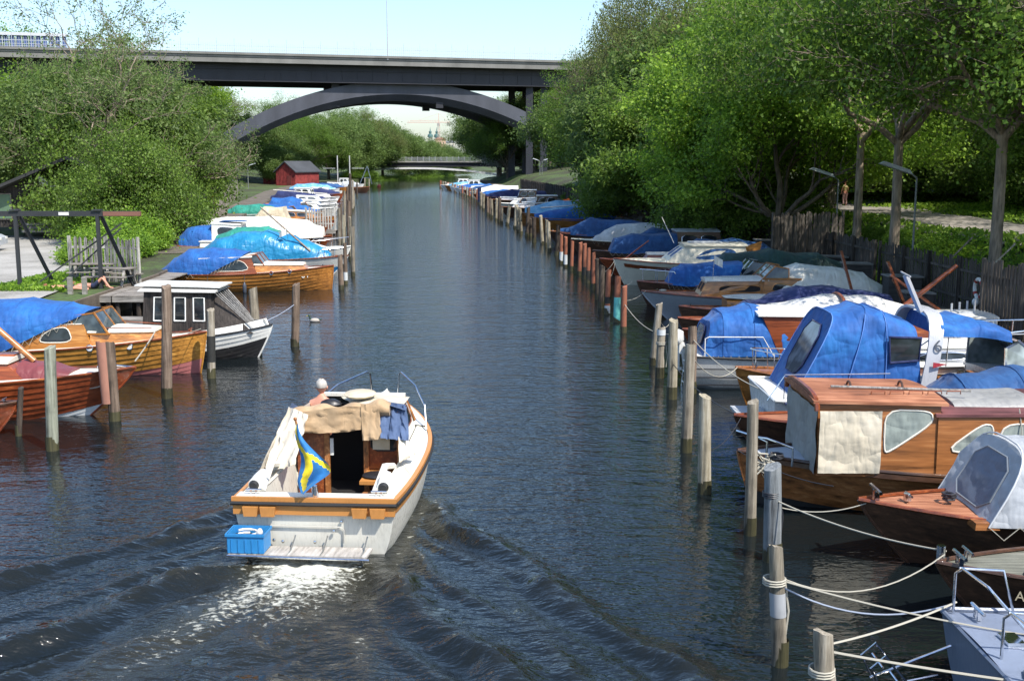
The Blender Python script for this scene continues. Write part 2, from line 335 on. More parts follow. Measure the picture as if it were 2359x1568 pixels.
for k in range(50):
    p=bp_(-100)+dv*(k*5.6); mb.prism([Vector((p.x,p.y,bz-.08))-nv*.02,Vector((p.x,p.y,bz-.08))+dv*.06-nv*.02,Vector((p.x,p.y,bz-.08))+dv*.06+nv*.02,Vector((p.x,p.y,bz-.08))+nv*.02],(0,0,.4))
mb.xf(T).build('expansion_joints',m_steel,[o for o in COL.objects if o.name=='deck'][0],False)
mb=MB(); a0=bp_(-60); c0=bp_(1500); Lr=(c0-a0).length
for zz,r in ((bz+2.0,.05),(bz+1.35,.035),(bz+.95,.03)):
    mb.bar(a0+Vector((0,0,zz)),c0+Vector((0,0,zz)),r*2)
k=0
while k*.42<Lr:
    p=a0+dv*(k*.42); big=(k%8==0); mb.bar(p+Vector((0,0,bz+.7)),p+Vector((0,0,bz+(3.35 if big else 2.55))),.09 if big else .045); k+=1
mb.xf(T).build('railing',m_rail,root,False)
# arch
ua,ub=905,0
cA=bp_(930); 
def arch_pt(t,lower,off):
    p=cA+dv*t+nv*off; half=37.0
    zt=(22.3 if not lower else 18.3)-(8.9 if not lower else 9.3)*(abs(t)/33.0)**2.0*(1.0)
    return Vector((p.x,p.y,zt))
for off,nm in ((3.5,'arch_rib'),(17.5,'arch_rib')):
    rows=[]
    for i in range(-24,25):
        t=i*2.0; a,b_=arch_pt(t,0,off),arch_pt(t,1,off); a2,b2=arch_pt(t,0,off+3),arch_pt(t,1,off+3)
        ln=b_+Vector((0,0,.55)); ln.z=b_.z+.32*(a.z-b_.z)
        rows.append([a,ln,ln-nv*.35,b_+nv*.9,b2,a2])
    MB().grid(rows,close=True).xf(T).build(nm,m_arch,root,True,.4)
for u in (777,1021):
    for off in (4.5,18.5):
        p=bp_(u,z=0,off=off); MB().box((p.x,p.y,bz-6.2),(1.5,1.0,6.2),math.atan2(dv.y,dv.x)).xf(T).build('spandrel_post',m_steel,root,False)
for u in (1232,1266):
    for off in (4,18): p=bp_(u,z=0,off=off); MB().box((p.x,p.y,bz/2-2),(1.5,1.5,bz),0).xf(T).build('spandrel_post',m_steel,root,False)
for u,rr,mm,off in ((10,.75,M('pillar_light_steel',(.27,.28,.31),'concrete',.5),2.6),(90,1.0,m_steel,14),(-330,.8,m_arch,2.6),(1640,1,m_steel,2.6),(1690,1,m_steel,18)):
    p=bp_(u,z=0,off=off); MB().tube([(p.x,p.y,-1),(p.x,p.y,bz-4.4)],rr,16).xf(T).build('pillar',mm,root)
p=bp_(893,z=bz); MB().tube([p,p+Vector((0,0,13.5))],[.14,.07],8).xf(T).build('lamp_pole',m_rail,root)
# bus-stop like blue and white shelter on the deck
q=bp_(55,z=bz+.45,off=5); sh=empty('shelter',q,'long white roofed shelter with blue panels standing on the high bridge deck','shelter',rz=math.atan2(dv.y,dv.x))
mb=MB(); mb.box((0,0,3.2),(15,2.6,.22)); mb.box((0,-1.3,3.0),(15,.1,.5)); mb.build('roof',M('shelter_white',(.5,.52,.56)),sh,False)
for k in range(13): MB().box((-6.9+k*1.15,-.9,1.65),(.75,.06,2.3)).build('panel',M('shelter_blue',(.06,.10,.24)),sh,False)
mb=MB()
for k in range(14): mb.box((-7.45+k*1.147,-1.1,1.5),(.09,.09,3))
mb.build('frame',m_rail,sh,False)
# far footbridge
yb=352; zz=P(900,374,Y=yb).z; fb=empty('footbridge',(P(900,374,Y=yb).x,yb,0),'low pale footbridge with white arched underside far down the canal','bridge')
xa,xb=P(760,374,Y=yb).x-fb.location.x,P(1230,378,Y=yb).x-fb.location.x
mb=MB(); mb.box(((xa+xb)/2,2,zz+.15),(xb-xa,4.6,.45)); mb.build('deck',M('footbridge_concrete',(.33,.32,.3),'concrete'),fb,False)
mb=MB(); mb.box(((xa+xb)/2,2,zz-.75),(xb-xa,3.6,1.3)); mb.build('beam',m_steel,fb,False)
rows=[]
for i in range(25):
    t=i/24; x=xa+(xb-xa)*t; z=zz-1.55-3.2*abs(2*t-.82)**2.2; rows.append([(x,-.3,z),(x,4.3,z),(x,4.3,z-.55),(x,-.3,z-.55)])
MB().grid(rows,close=True).build('arch',M('footbridge_white',(.68,.68,.66)),fb)
mb=MB(); Lx=xb-xa
for z in (1.45,.9): mb.bar((xa,-.2,zz+z),(xb,-.2,zz+z),.08)
for k in range(int(Lx/.3)): mb.bar((xa+k*.3,-.2,zz+.4),(xa+k*.3,-.2,zz+(1.55 if k%6 else 1.7)),.05 if k%6 else .13)
mb.build('railing',m_rail,fb,False)
# ================= FAR TOWN =================
def house(u0,u1,vt,vb,Y,col,roofc,label,nwx=4,nwz=4,roof='hip'):
    a=P(u0,vb,Y=Y); b=P(u1,vt,Y=Y); w=b.x-a.x; h=b.z; d=14
    r=empty('town_house',((a.x+b.x)/2,Y,0),label,'building')
    MB().box((0,d/2,h/2),(w,d,h)).build('wall',M('render_'+label[:9],col,'concrete',.9),r,False)
    mb=MB(); rh=w*.22
    mb.add([(-w/2-.4,-.4,h),(w/2+.4,-.4,h),(w/2+.4,d+.4,h),(-w/2-.4,d+.4,h),(-w/4,d/2,h+rh),(w/4,d/2,h+rh)],[(0,1,5,4),(2,3,4,5),(1,2,5),(3,0,4),(3,2,1,0)])
    mb.build('roof',M('roof_'+label[:9],roofc,'concrete',.8),r,False)
    for i in range(nwx):
        for j in range(nwz):
            MB().box((-w/2+(i+.5)*w/nwx,-.03,h*.35+(j+.5)*h*.6/nwz),(w/nwx*.38,.1,h*.6/nwz*.55)).build('window',M('far_window',(.12,.13,.15),'glass'),r,False)
    return r
house(962,995,336,352,820,(.62,.48,.33),(.16,.13,.12),'cream town house with grey roof beyond the footbridge')
house(1001,1024,322,352,860,(.70,.46,.32),(.3,.14,.1),'tall peach town house behind the construction crane mast')
house(1026,1045,328,352,900,(.66,.6,.5),(.2,.2,.22),'pale gabled house right of the crane mast',3,3)
house(935,965,330,352,1000,(.5,.42,.36),(.12,.14,.16),'low greyish house partly hidden by far willows',3,3)
for u,nm in ((991,'left'),(1006,'right')):
    p=P(u,330,Y=1400); top=P(u,299,Y=1400).z; r=empty('church_tower',(p.x,1400,0),'green copper church spire on the %s of the twin spires on the skyline'%nm,'church tower')
    MB().box((0,0,(top-9)/2),(5,5,top-9)).build('tower',M('far_plaster',(.42,.4,.37),'concrete'),r,False)
    MB().tube([(0,0,top-9),(0,0,top-8),(0,0,top-6),(0,0,top-5),(0,0,top-4),(0,0,top-2.5),(0,0,top-1.5),(0,0,top+3)],[3.4,3.4,3,1.4,1.5,1.9,.7,.1],10).build('spire',M('copper_green',(.09,.17,.16)),r)
p=P(1011,350,Y=760); r=empty('tower_crane',(p.x,760,0),'thin red and white tower crane on the far skyline','crane'); zt=P(1011,262,Y=760).z; zj=P(1011,283,Y=760).z
mb=MB()
for dx,dy in ((-.6,-.6),(.6,-.6),(.6,.6),(-.6,.6)): mb.bar((dx,dy,0),(dx,dy,zj),.2)
for k in range(int(zj/1.6)): s_=1 if k%2 else -1; mb.bar((-.6*s_,-.6,k*1.6),(.6*s_,-.6,k*1.6+1.6),.14); mb.bar((-.6,-.6*s_,k*1.6),(-.6,.6*s_,k*1.6+1.6),.14)
mb.build('mast',M('crane_paint',(.6,.36,.3)),r,False)
mb=MB(); mb.bar((-21,0,zj),(8,0,zj),.22); mb.bar((-21,.9,zj),(8,.9,zj),.22); mb.bar((-19,.4,zj+1.3),(0,.4,zj+1.5),.2)
for k in range(18): mb.bar((-21+k*1.6,0,zj),(-20.2+k*1.6,.4,zj+1.3),.12); mb.bar((-20.2+k*1.6,.4,zj+1.3),(-19.4+k*1.6,0,zj),.12)
mb.bar((0,.4,zj),(0,.4,zt),.35); mb.bar((0,.4,zt),(-14,.4,zj+1.3),.1); mb.bar((0,.4,zt),(7,.4,zj),.1); mb.build('jib',M('crane_paint'),r,False)
MB().box((6.5,.4,zj-1),(2.4,1.6,2)).build('counterweight',M('far_plaster'),r,False); MB().box((-.2,-1.2,zj-1.2),(1.6,1.4,1.8)).build('cab',M('far_plaster'),r,False)
# ================= TREES =================
def quads_mesh(name,cen,nrm,size,mat,asp=1.6,seed=0):
    rg=np.random.default_rng(seed); N=len(cen)
    nrm=nrm/np.linalg.norm(nrm,axis=1,keepdims=True)
    a=np.cross(nrm,rg.normal(size=(N,3))); a/=np.linalg.norm(a,axis=1,keepdims=True); b=np.cross(nrm,a)
    s=(size*rg.uniform(.6,1.35,N))[:,None]
    V=np.empty((N,4,3),np.float32)
    V[:,0]=cen-a*s*asp*.5; V[:,1]=cen+b*s*.5-nrm*s*.15; V[:,2]=cen+a*s*asp*.5; V[:,3]=cen-b*s*.5-nrm*s*.15
    me=bpy.data.meshes.new(name); me.vertices.add(N*4); me.vertices.foreach_set('co',V.ravel())
    me.loops.add(N*4); me.loops.foreach_set('vertex_index',np.arange(N*4,dtype=np.int32)); me.polygons.add(N); me.polygons.foreach_set('loop_start',np.arange(0,N*4,4,dtype=np.int32))
    me.update(calc_edges=True); me.materials.append(mat); return me
class Tree:
    def __init__(s,seed): s.r=random.Random(seed); s.mb=MB(); s.tips=[]
    def grow(s,p,d,L,r,depth,par):
        rr=s.r; pts=[p.copy()]; rs=[r]; n=4 if depth>1 else 3; q=p.copy(); dd=d.copy()
        for i in range(n):
            dd=(dd+Vector((rr.gauss(0,1),rr.gauss(0,1),rr.gauss(0,.7)))*par['wob']+Vector((0,0,par['up']))*.1).normalized()
            q=q+dd*L/n; pts.append(q.copy()); rs.append(r*(1-(i+1)/n*.45))
            if depth<=par['leafd']: s.tips.append((q.copy(),dd.copy(),depth))
        s.mb.tube(pts,rs,7 if r>.12 else (5 if r>.04 else 3),cap=False)
        if depth>0:
            k=rr.randint(*par['kids']); az=rr.uniform(0,2*PI)
            for j in range(k):
                i=n if j<2 else rr.randint(1,n); base=pts[i]; ax=dd.orthogonal().normalized(); ax.rotate(Matrix.Rotation(az+j*2*PI/k+rr.uniform(-.5,.5),3,dd))
                nd=(dd*math.cos(par['ang'])+ax*math.sin(par['ang']*rr.uniform(.7,1.3))).normalized()
                if nd.z<par.get('minz',-.3): nd.z=abs(nd.z)*.3; nd.normalize()
                s.grow(base,nd,L*rr.uniform(.62,.84),max(rs[i]*.68,par.get('rmin',.012)),depth-1,par)
def make_tree(name,h,seed,leafmat,barkmat,nleaf,lsize,par,trunk_r=.28,trunk_h=.25,spread=1.0,clump=.55,stems=1,asp=1.6,lean=0,flat=.7,droop=0):
    t=Tree(seed); rg=np.random.default_rng(seed)
    for k in range(stems):
        az=2*PI*k/stems+seed; d=Vector((math.cos(az)*(.35 if stems>1 else 0)+lean,math.sin(az)*(.35 if stems>1 else 0),1)).normalized()
        th=h*trunk_h; pts=[Vector((0,0,-.6)),Vector((0,0,0)),d*th*.5+Vector((.05,0,0)),d*th]; t.mb.tube(pts,[trunk_r*1.6,trunk_r*1.15,trunk_r*.95,trunk_r*.85],10,cap=False)
        kk=par.get('main',4)
        for j in range(kk):
            a2=2*PI*j/kk+rg.uniform(-.4,.4); el=par.get('el',.75)+rg.uniform(-.2,.2); dd=Vector((math.cos(a2)*math.cos(el)*spread,math.sin(a2)*math.cos(el)*spread,math.sin(el))).normalized()
            t.grow(d*th*rg.uniform(.8,1),dd,h*par['L'],trunk_r*.62,par['depth'],par)
        t.grow(d*th,Vector((rg.normal()*.15,rg.normal()*.15,1)).normalized(),h*par['L']*1.15,trunk_r*.75,par['depth'],par)
    r=bpy.data.objects.new(name,None); COL.objects.link(r)
    t.mb.build('trunk',barkmat,r,True,3.0)
    T_=np.array([tuple(x[0]) for x in t.tips]); D=np.array([tuple(x[1]) for x in t.tips]); idx=rg.integers(0,len(T_),nleaf)
    # dense and sparse clumps: bias sampling per tip
    wt=rg.gamma(1.3,1,len(T_)); wt/=wt.sum(); idx=rg.choice(len(T_),nleaf,p=wt)
    off=rg.normal(size=(nleaf,3))*clump*np.array([1,1,flat]); off[:,2]-=np.abs(rg.normal(size=nleaf))*droop
    C=T_[idx]+D[idx]*rg.uniform(-.5,.6,(nleaf,1))+off
    keep=C[:,2]>h*.06; C=C[keep]; ctr=T_.mean(axis=0)
    nr=rg.normal(size=C.shape)*.75+np.array([0,0,.55])+(C-ctr)/np.linalg.norm(C-ctr,axis=1,keepdims=True)*.45
    me=quads_mesh('crown',C,nr,lsize,leafmat,asp,seed); o=bpy.data.objects.new('crown',me); COL.objects.link(o); o.parent=r
    return r
g=lambda n,a,b: M(n,a,'leaf',col2=b)
LM=g('leaf_maple',(.125,.24,.022),(.31,.46,.05)); LD=g('leaf_dark',(.08,.16,.018),(.20,.31,.04)); LW=g('leaf_willow',(.10,.17,.035),(.20,.27,.07))
LB=g('leaf_brownish',(.12,.15,.035),(.22,.25,.07)); LS=g('leaf_sallow',(.11,.17,.045),(.2,.26,.08)); LY=g('leaf_yellowgreen',(.11,.19,.022),(.19,.28,.05))
BK=M('bark_grey',(.13,.105,.08),'bark',.95); BD=M('bark_dark',(.06,.05,.04),'bark',.95); BP=M('bark_pale',(.24,.19,.14),'bark',.9)
P1=dict(wob=.16,up=.5,leafd=2,kids=(3,4),ang=.62,L=.235,depth=4,main=5,el=.7)
P2=dict(wob=.20,up=.2,leafd=2,kids=(3,4),ang=.55,L=.25,depth=4,main=5,el=.85)
P3=dict(wob=.24,up=.1,leafd=1,kids=(3,4),ang=.6,L=.23,depth=5,main=4,el=.6,rmin=.016)
P4=dict(wob=.2,up=.3,leafd=2,kids=(3,4),ang=.7,L=.24,depth=3,main=7,el=.35)
PROTO={}
def proto(k,*a,**kw):
    r=make_tree(*a,**kw); PROTO[k]=r; r['_free']=1
proto('maple','maple_tree',15,3,LM,BK,66000,.15,P1,trunk_r=.26,trunk_h=.14,clump=.36,asp=1.15)
proto('maple2','maple_tree',15,11,LM,BK,60000,.16,P1,trunk_r=.28,trunk_h=.18,clump=.34,asp=1.15)
proto('dark','elm_tree',19,5,LD,BK,76000,.125,P2,trunk_r=.34,trunk_h=.15,clump=.42,asp=1.3)
proto('dark2','elm_tree',19,21,LD,BP,62000,.13,P2,trunk_r=.27,trunk_h=.34,clump=.40,asp=1.3)
proto('brown','alder_tree',20,8,LB,BK,40000,.13,P2,trunk_r=.3,trunk_h=.25,clump=.5)
proto('willow','willow_tree',15,9,LW,BK,64000,.15,P2,trunk_r=.35,trunk_h=.15,clump=.6,asp=2.6,droop=.5)
proto('yellow','willow_tree',14,14,LY,BK,60000,.15,P2,trunk_r=.3,trunk_h=.15,clump=.55,asp=2.2,droop=.3)
proto('bare','crack_willow',19,31,LS,BP,12000,.12,dict(P3,rmin=.03,depth=5,L=.25,kids=(2,3),leafd=1,wob=.28),trunk_r=.6,trunk_h=.34,clump=.36,asp=2.2,spread=1.25)
proto('twig','twiggy_tree',18,37,LB,BK,11000,.10,dict(P3,rmin=.022),trunk_r=.28,trunk_h=.34,clump=.4)
LO=g('leaf_olive',(.10,.17,.025),(.22,.33,.05)); proto('low','maple_tree',10,61,LO,BK,76000,.145,dict(P1,el=.25,main=8,minz=-.4),trunk_r=.2,trunk_h=.07,clump=.40,asp=1.2,stems=2)
proto('bush','bush',5,41,LM,BK,26000,.15,P4,trunk_r=.08,trunk_h=.08,clump=.32,stems=3,asp=1.3)
proto('bushy','bush',5,43,LD,BK,26000,.13,P4,trunk_r=.08,trunk_h=.08,clump=.32,stems=3,asp=1.3)
LF=g('leaf_blossom',(.42,.43,.36),(.7,.7,.66)); proto('blossom','blossoming_tree',9,51,LF,BK,22000,.2,P1,trunk_r=.18,trunk_h=.15,clump=.45)
BASEH_=dict(maple=15,maple2=15,dark=19,dark2=19,brown=20,willow=15,yellow=14,bare=19,twig=18,bush=5,bushy=5,blossom=9)
HT={}
bpy.context.view_layer.update()
for k,r in PROTO.items():
    ch=[o for o in COL.objects if o.parent==r and o.name.startswith('crown')][0]; HT[k]=max(c[2] for c in ch.bound_box)
def plant(k,x,y,h,label,cat='tree',rz=None,group=None,w=1.0,z=None):
    r=PROTO[k]
    o=r if r.get('_free') else copy_tree(r)
    if '_free' in o: del o['_free']
    PROTO[k]=o if r is o else r
    s=h/HT[k]; o.scale=(s*w,s*w,s); o.location=(x,y,(hgt(x,y) if z is None else z)-.1); o.rotation_euler.z=rz if rz is not None else (x*12.9898+y*4.1)%6.28
    tag(o,label,cat,group); return o
# right bank, near to far
RT_=[('dark',21.5,36,18,'tall dark leafy tree at the near right corner beside the path'),('twig',20.5,33.5,17,'twiggy half-bare tree reaching in at the upper right edge'),
('dark2',16.9,39.5,19,'forked dark tree behind the fence nearest the right edge'),('dark2',16.2,48,19,'dark crowned tree with a leaning bare trunk second from the right edge of the fence'),
('dark2',16.9,55.5,18.5,'tall tree with straight pale sunlit trunk behind the dark fence'),('maple2',19.6,70,17,'wide maple with a dark V-shaped trunk beside the path'),
('maple',14.3,61,13.5,'bright green maple in sun between the boats and the path'),('maple2',14.2,72,14.5,'large bright green maple overhanging the right row of boats'),
('yellow',13.2,82,13,'yellow-green tree standing left of the large bright maples'),('willow',13.6,92,17,'pale green willow rising above the light plank gate on the right'),
('brown',12.6,99,24,'tall brownish thin-leaved tree touching the bridge railing'),('willow',10.8,109,17,'drooping willow below the brownish tree on the right bank'),
('twig',12.4,105,23,'half-bare twiggy tree in front of the right end of the arch'),('yellow',12.5,122,15,'yellow-green willow on the right bank beneath the bridge end'),
('dark',12.5,140,17,'dense dark tree on the right bank below the arch foot'),('willow',12.5,158,17,'green willow nearest the right foot of the steel arch'),
('dark',45,44,20,'dense dark tree beyond the path at far right'),('dark',42,80,21,'big shaded tree rising beyond the path bend'),('maple',40,97,19,'tall leafy tree on the slope behind the V-shaped trunk'),
('dark',25,92,21,'tall shaded tree behind the bright maples'),('dark2',26,100,22,'high tree on the slope at the upper right centre'),('willow',20,112,21,'big green tree on the slope left of the bright maples'),
('dark',47,30,22,'darkest background tree at the right edge of the view'),('brown',14,116,25,'brownish background tree over the right bank'),('dark',15,150,21,'dark background tree on the slope by the bridge'),('dark2',36,80,23,'far background tree highest on the right slope'),('dark',40,60,23,'background tree on the hill crest at the right'),('dark',33,125,24,'background tree deep on the wooded right slope'),('low',32,64,8,'low spreading tree beyond the path at the right edge'),('low',34,76,9,'low spreading tree beyond the path behind the pale trunk'),('low',34,88,12,'low leafy tree beyond the path left of the pale trunk'),('low',29,86,12,'low leafy tree beyond the far part of the path'),('low',11.8,94,9,'low bright tree right behind the fence above the pale gate'),('low',13.5,67,7.5,'low bright maple just behind the fence above the navy tarpaulin')]
for k,x,y,h,l in RT_: plant(k,x,y,h,l,w=.82 if k=='dark2' and y<60 else (.62 if 95<y<120 and x<15 else 1))
q=[('willow',5,262,19),('dark',-1,262,19),('willow',-3,285,20),('dark2',-4,318,22),('brown',6,275,23),('willow',4,330,24),('dark',10,300,26),('willow',3,380,22),('dark',12,360,26),('twig',-2,345,25)]
for i,(k,x,y,h) in enumerate(q): plant(k,x,y,h,'green tree beyond the arch on the right bank, %s counting away from the bridge'%ordw(i),group='trees beyond the arch on the right bank')
plant('blossom',-3.5,288,13,'white blossoming tree hanging over the right bank beyond the arch'); plant('blossom',-1,272,9,'small white blossoming shrub tree close behind the right row of boats')
for i,(k,x,y,h) in enumerate([('low',-27.2,77,10.5),('willow',-30,84,14),('willow',-31.5,81,13),('brown',-31.5,90,13.5),('willow',-27,82,12)]): plant(k,x,y,h,'leafy green tree within the dense left clump, %s from the water'%ordw(i),group='dense left tree clump',w=.8 if k=='low' else .9)
# left bank
LT_=[('low',-23.4,70,8.3,'broad bright maple bush in front of the black cabin'),('low',-28.6,82,12.5,'leafy maple rising behind the black cabin roof'),('yellow',-27.5,87,12,'yellow-green tree at the right edge of the left tree clump'),
('willow',-28.8,88,12.5,'full green willow in the middle of the left tree clump'),('willow',-32,93,12,'green willow at the left end of the left tree clump'),('bare',-28.0,76.5,18.3,'crack willow with mostly bare grey limbs reaching above the bridge'),
('bare',-31,85,20.5,'tall sparse willow with fine grey branches at the left of the clump'),('bare',-25.6,85,17,'slender half-bare willow at the right of the clump'),('yellow',-38,110,13,'yellow-green tree above the far end of the plank fence'),('brown',-30.8,96,13.5,'smaller half-bare willow leaning right over the clump'),('dark',-40,116,14,'dark tree hidden deep behind the left clump')]
for k,x,y,h,l in LT_: plant(k,x,y,h,l,w=.8 if k=='low' else 1)
q=[('willow',-56,270,14),('dark',-62,255,17),('dark',-53,292,18),('willow',-49,305,18),('willow',-46,325,20),('brown',-43.5,338,21),('willow',-42.5,345,19),('willow',-41,362,20),('willow',-36.5,385,19),('willow',-33,410,18),('willow',-29,440,16),('dark',-50,350,24),('brown',-70,280,25),('dark2',-62,310,23),('willow',-24,470,14),('dark',-75,250,20),('willow',-50,243,9)]
for i,(k,x,y,h) in enumerate(q): plant(k,x,y,h,'willow or alder beyond the arch on the left bank, %s counting away from the bridge'%ordw(i),group='trees beyond the arch on the left bank')
q=[(-105,242,20),(-114,250,24),(-50,156,12),(-122,240,22),(-70,125,9),(-50,120,9),(-100,230,30),(-62,200,13),(-80,260,30),(-48,150,11),(-52,175,12)]
for i,(x,y,h) in enumerate(q): plant(('maple','dark')[i%2],x,y,h,'leafy tree under the left span of the bridge, %s outward from the left clump'%ordw(i),group='trees under the left span')
plant('blossom',-40,84,5.5,'white blossoming shrub at the left edge behind the black cabin')
# bushes behind the right fence
for i in range(46):
    y=22+i*3.1; x=lerp(BR,y)+rnd.uniform(3.0,5.8)
    plant(('bush','bushy')[i%2],x,y,rnd.uniform(1.0,1.7),'low leafy bush behind the right-bank fence, %s from the near end'%ordw(i),'bush',group='bushes behind the right fence',w=1.3)
for i,(x,y,h) in enumerate([(-18.6,52.5,1.3),(-19.6,54.5,1.8),(-20.5,56,2.4),(-21,60,2.6),(-19,49,.7),(-18.4,46.5,.45),(-17.8,50.3,.8),(-21.5,64,3),(-24,67,2.8)]):
    plant('bush',x,y,h,'small green bush by the left jetty gate, %s from the water'%ordw(i),'bush',group='bushes by the left jetty',w=1.2)
for i,(x,y,h) in enumerate([(-32,405,4),(-36,372,4),(-30.5,430,4),(-40,352,4),(-27,450,4),(-41.5,335,4),(-43,322,4)]):
    plant('bushy',x,y,h,'waterside bush on the far left shore, %s from the bridge'%ordw(i),'bush',group='bushes on the far left shore',w=2)
# ground cover blades on the right slope
rg=np.random.default_rng(5); N=60000; yy=24+rg.random(N)**1.3*110; dd=rg.uniform(2.5,8,N); dd[N//2:]=rg.uniform(13,24,N//2)
brx=np.interp(yy,[a for a,_ in BR],[b for _,b in BR]); X=brx+dd
Z=np.array([hgt(float(a),float(b)) for a,b in zip(X,yy)]); C=np.stack([X,yy,Z+rg.uniform(0,.28,N)],1)
me=quads_mesh('grass',C,rg.normal(size=(N,3))+np.array([0,0,.4]),.13,LM,2.0,3); o=bpy.data.objects.new('grass',me); COL.objects.link(o); tag(o,'green grass and weeds covering the right slope','grass',kind='stuff')
N=5000; C=np.stack([rg.uniform(-20.5,-17.4,N),rg.uniform(43.5,50,N),rg.uniform(.95,1.15,N)],1); C=C[(C[:,0]+18.9)*.6+(C[:,1]-46)*.25+rg.normal(size=N)*.5<.9]
me=quads_mesh('grass',C,rg.normal(size=(len(C),3))+np.array([0,0,.2]),.09,LM,2.4,3); o=bpy.data.objects.new('grass',me); COL.objects.link(o); tag(o,'patchy grass tufts at the edge of the gravel yard','grass',kind='stuff')
# ================= BOAT KIT =================
WH=M('gelcoat_white',(.74,.73,.68),'paint',.3); WH2=M('aged_cream_paint',(.66,.62,.50),'paint',.35); GR=M('light_grey_paint',(.42,.44,.46),'paint',.5)
MAH=M('mahogany',(.20,.050,.015),'varnish',.3,col2=(.42,.14,.04)); OAK=M('varnished_pine',(.36,.145,.03),'varnish',.3,col2=(.62,.31,.085)); TEK=M('oiled_teak',(.30,.115,.035),'varnish',.4,col2=(.5,.24,.09))
GOLD=M('golden_larch',(.46,.21,.04),'varnish',.25,col2=(.74,.43,.11)); RED=M('redbrown_mahogany',(.25,.055,.018),'varnish',.28,col2=(.46,.13,.04)); DKW=M('dark_varnish',(.075,.035,.018),'varnish',.4,col2=(.17,.08,.04))
MD=M('mahogany_deck',(.33,.125,.06),'planks',.6,col2=(.52,.24,.13)); CRM=M('cream_canvas_deck',(.72,.68,.58),'paint',.6)
BLK=M('black_paint',(.018,.018,.02),'paint',.4); CH=M('stainless',(.75,.76,.78),'metal',.14); GL=M('window_glass',(.02,.026,.03),'glass'); RUB=M('black_rubber',(.02,.02,.02),'plain',.6)
CB=M('blue_canvas',(.007,.085,.31),'canvas',.75,col2=(.012,.16,.45)); CT_=M('turquoise_tarp',(.01,.19,.38),'canvas',.35,col2=(.04,.30,.50)); CN=M('navy_canvas',(.010,.018,.085),'canvas',.8,col2=(.02,.035,.13)); CSB=M('slate_blue_canvas',(.009,.062,.19),'canvas',.7,col2=(.025,.11,.28))
CW=M('white_tarp',(.68,.66,.58),'canvas',.7,col2=(.78,.77,.7)); CE=M('beige_canvas',(.52,.44,.31),'canvas',.85,col2=(.64,.57,.43)); CG=M('grey_canvas',(.36,.38,.40),'canvas',.75,col2=(.48,.5,.51)); CGR=M('green_canvas',(.012,.20,.145),'canvas',.7,col2=(.03,.32,.24)); CDG=M('dark_green_tarp',(.004,.032,.028),'canvas',.6,col2=(.01,.07,.055)); CLB=M('pale_blue_tarp',(.12,.36,.55),'canvas',.4,col2=(.4,.6,.72))
CK=M('khaki_canvas',(.40,.27,.15),'canvas',.85,col2=(.53,.38,.23)); JN=M('denim_blue_cloth',(.05,.085,.17),'canvas',.85,col2=(.10,.15,.27)); CUR=M('pale_curtain',(.26,.30,.27),'canvas',.9); CUR.node_tree.nodes['Principled BSDF'].inputs['Coat Weight'].default_value=1; CUR.node_tree.nodes['Principled BSDF'].inputs['Coat Roughness'].default_value=.03
ANT=M('antifouling_pink',(.42,.14,.13),'paint',.6); ROPE=M('pale_rope',(.38,.355,.29),'plain',.9); ROPEB=M('blue_grey_rope',(.30,.34,.42),'plain',.9); DRK=M('interior_dark',(.012,.01,.009),'plain',.9)
SAP=M('boat_spar_wood',(.42,.17,.05),'varnish',.3,col2=(.55,.28,.1)); OR=M('orange_plastic',(.65,.10,.02),'paint',.4)
def chaikin(pts,k=2):
    for _ in range(k):
        o=[]
        for i in range(len(pts)):
            a=Vector(pts[i]); b=Vector(pts[(i+1)%len(pts)]); o+=[a*.8+b*.2,a*.2+b*.8]
        pts=o
    return pts
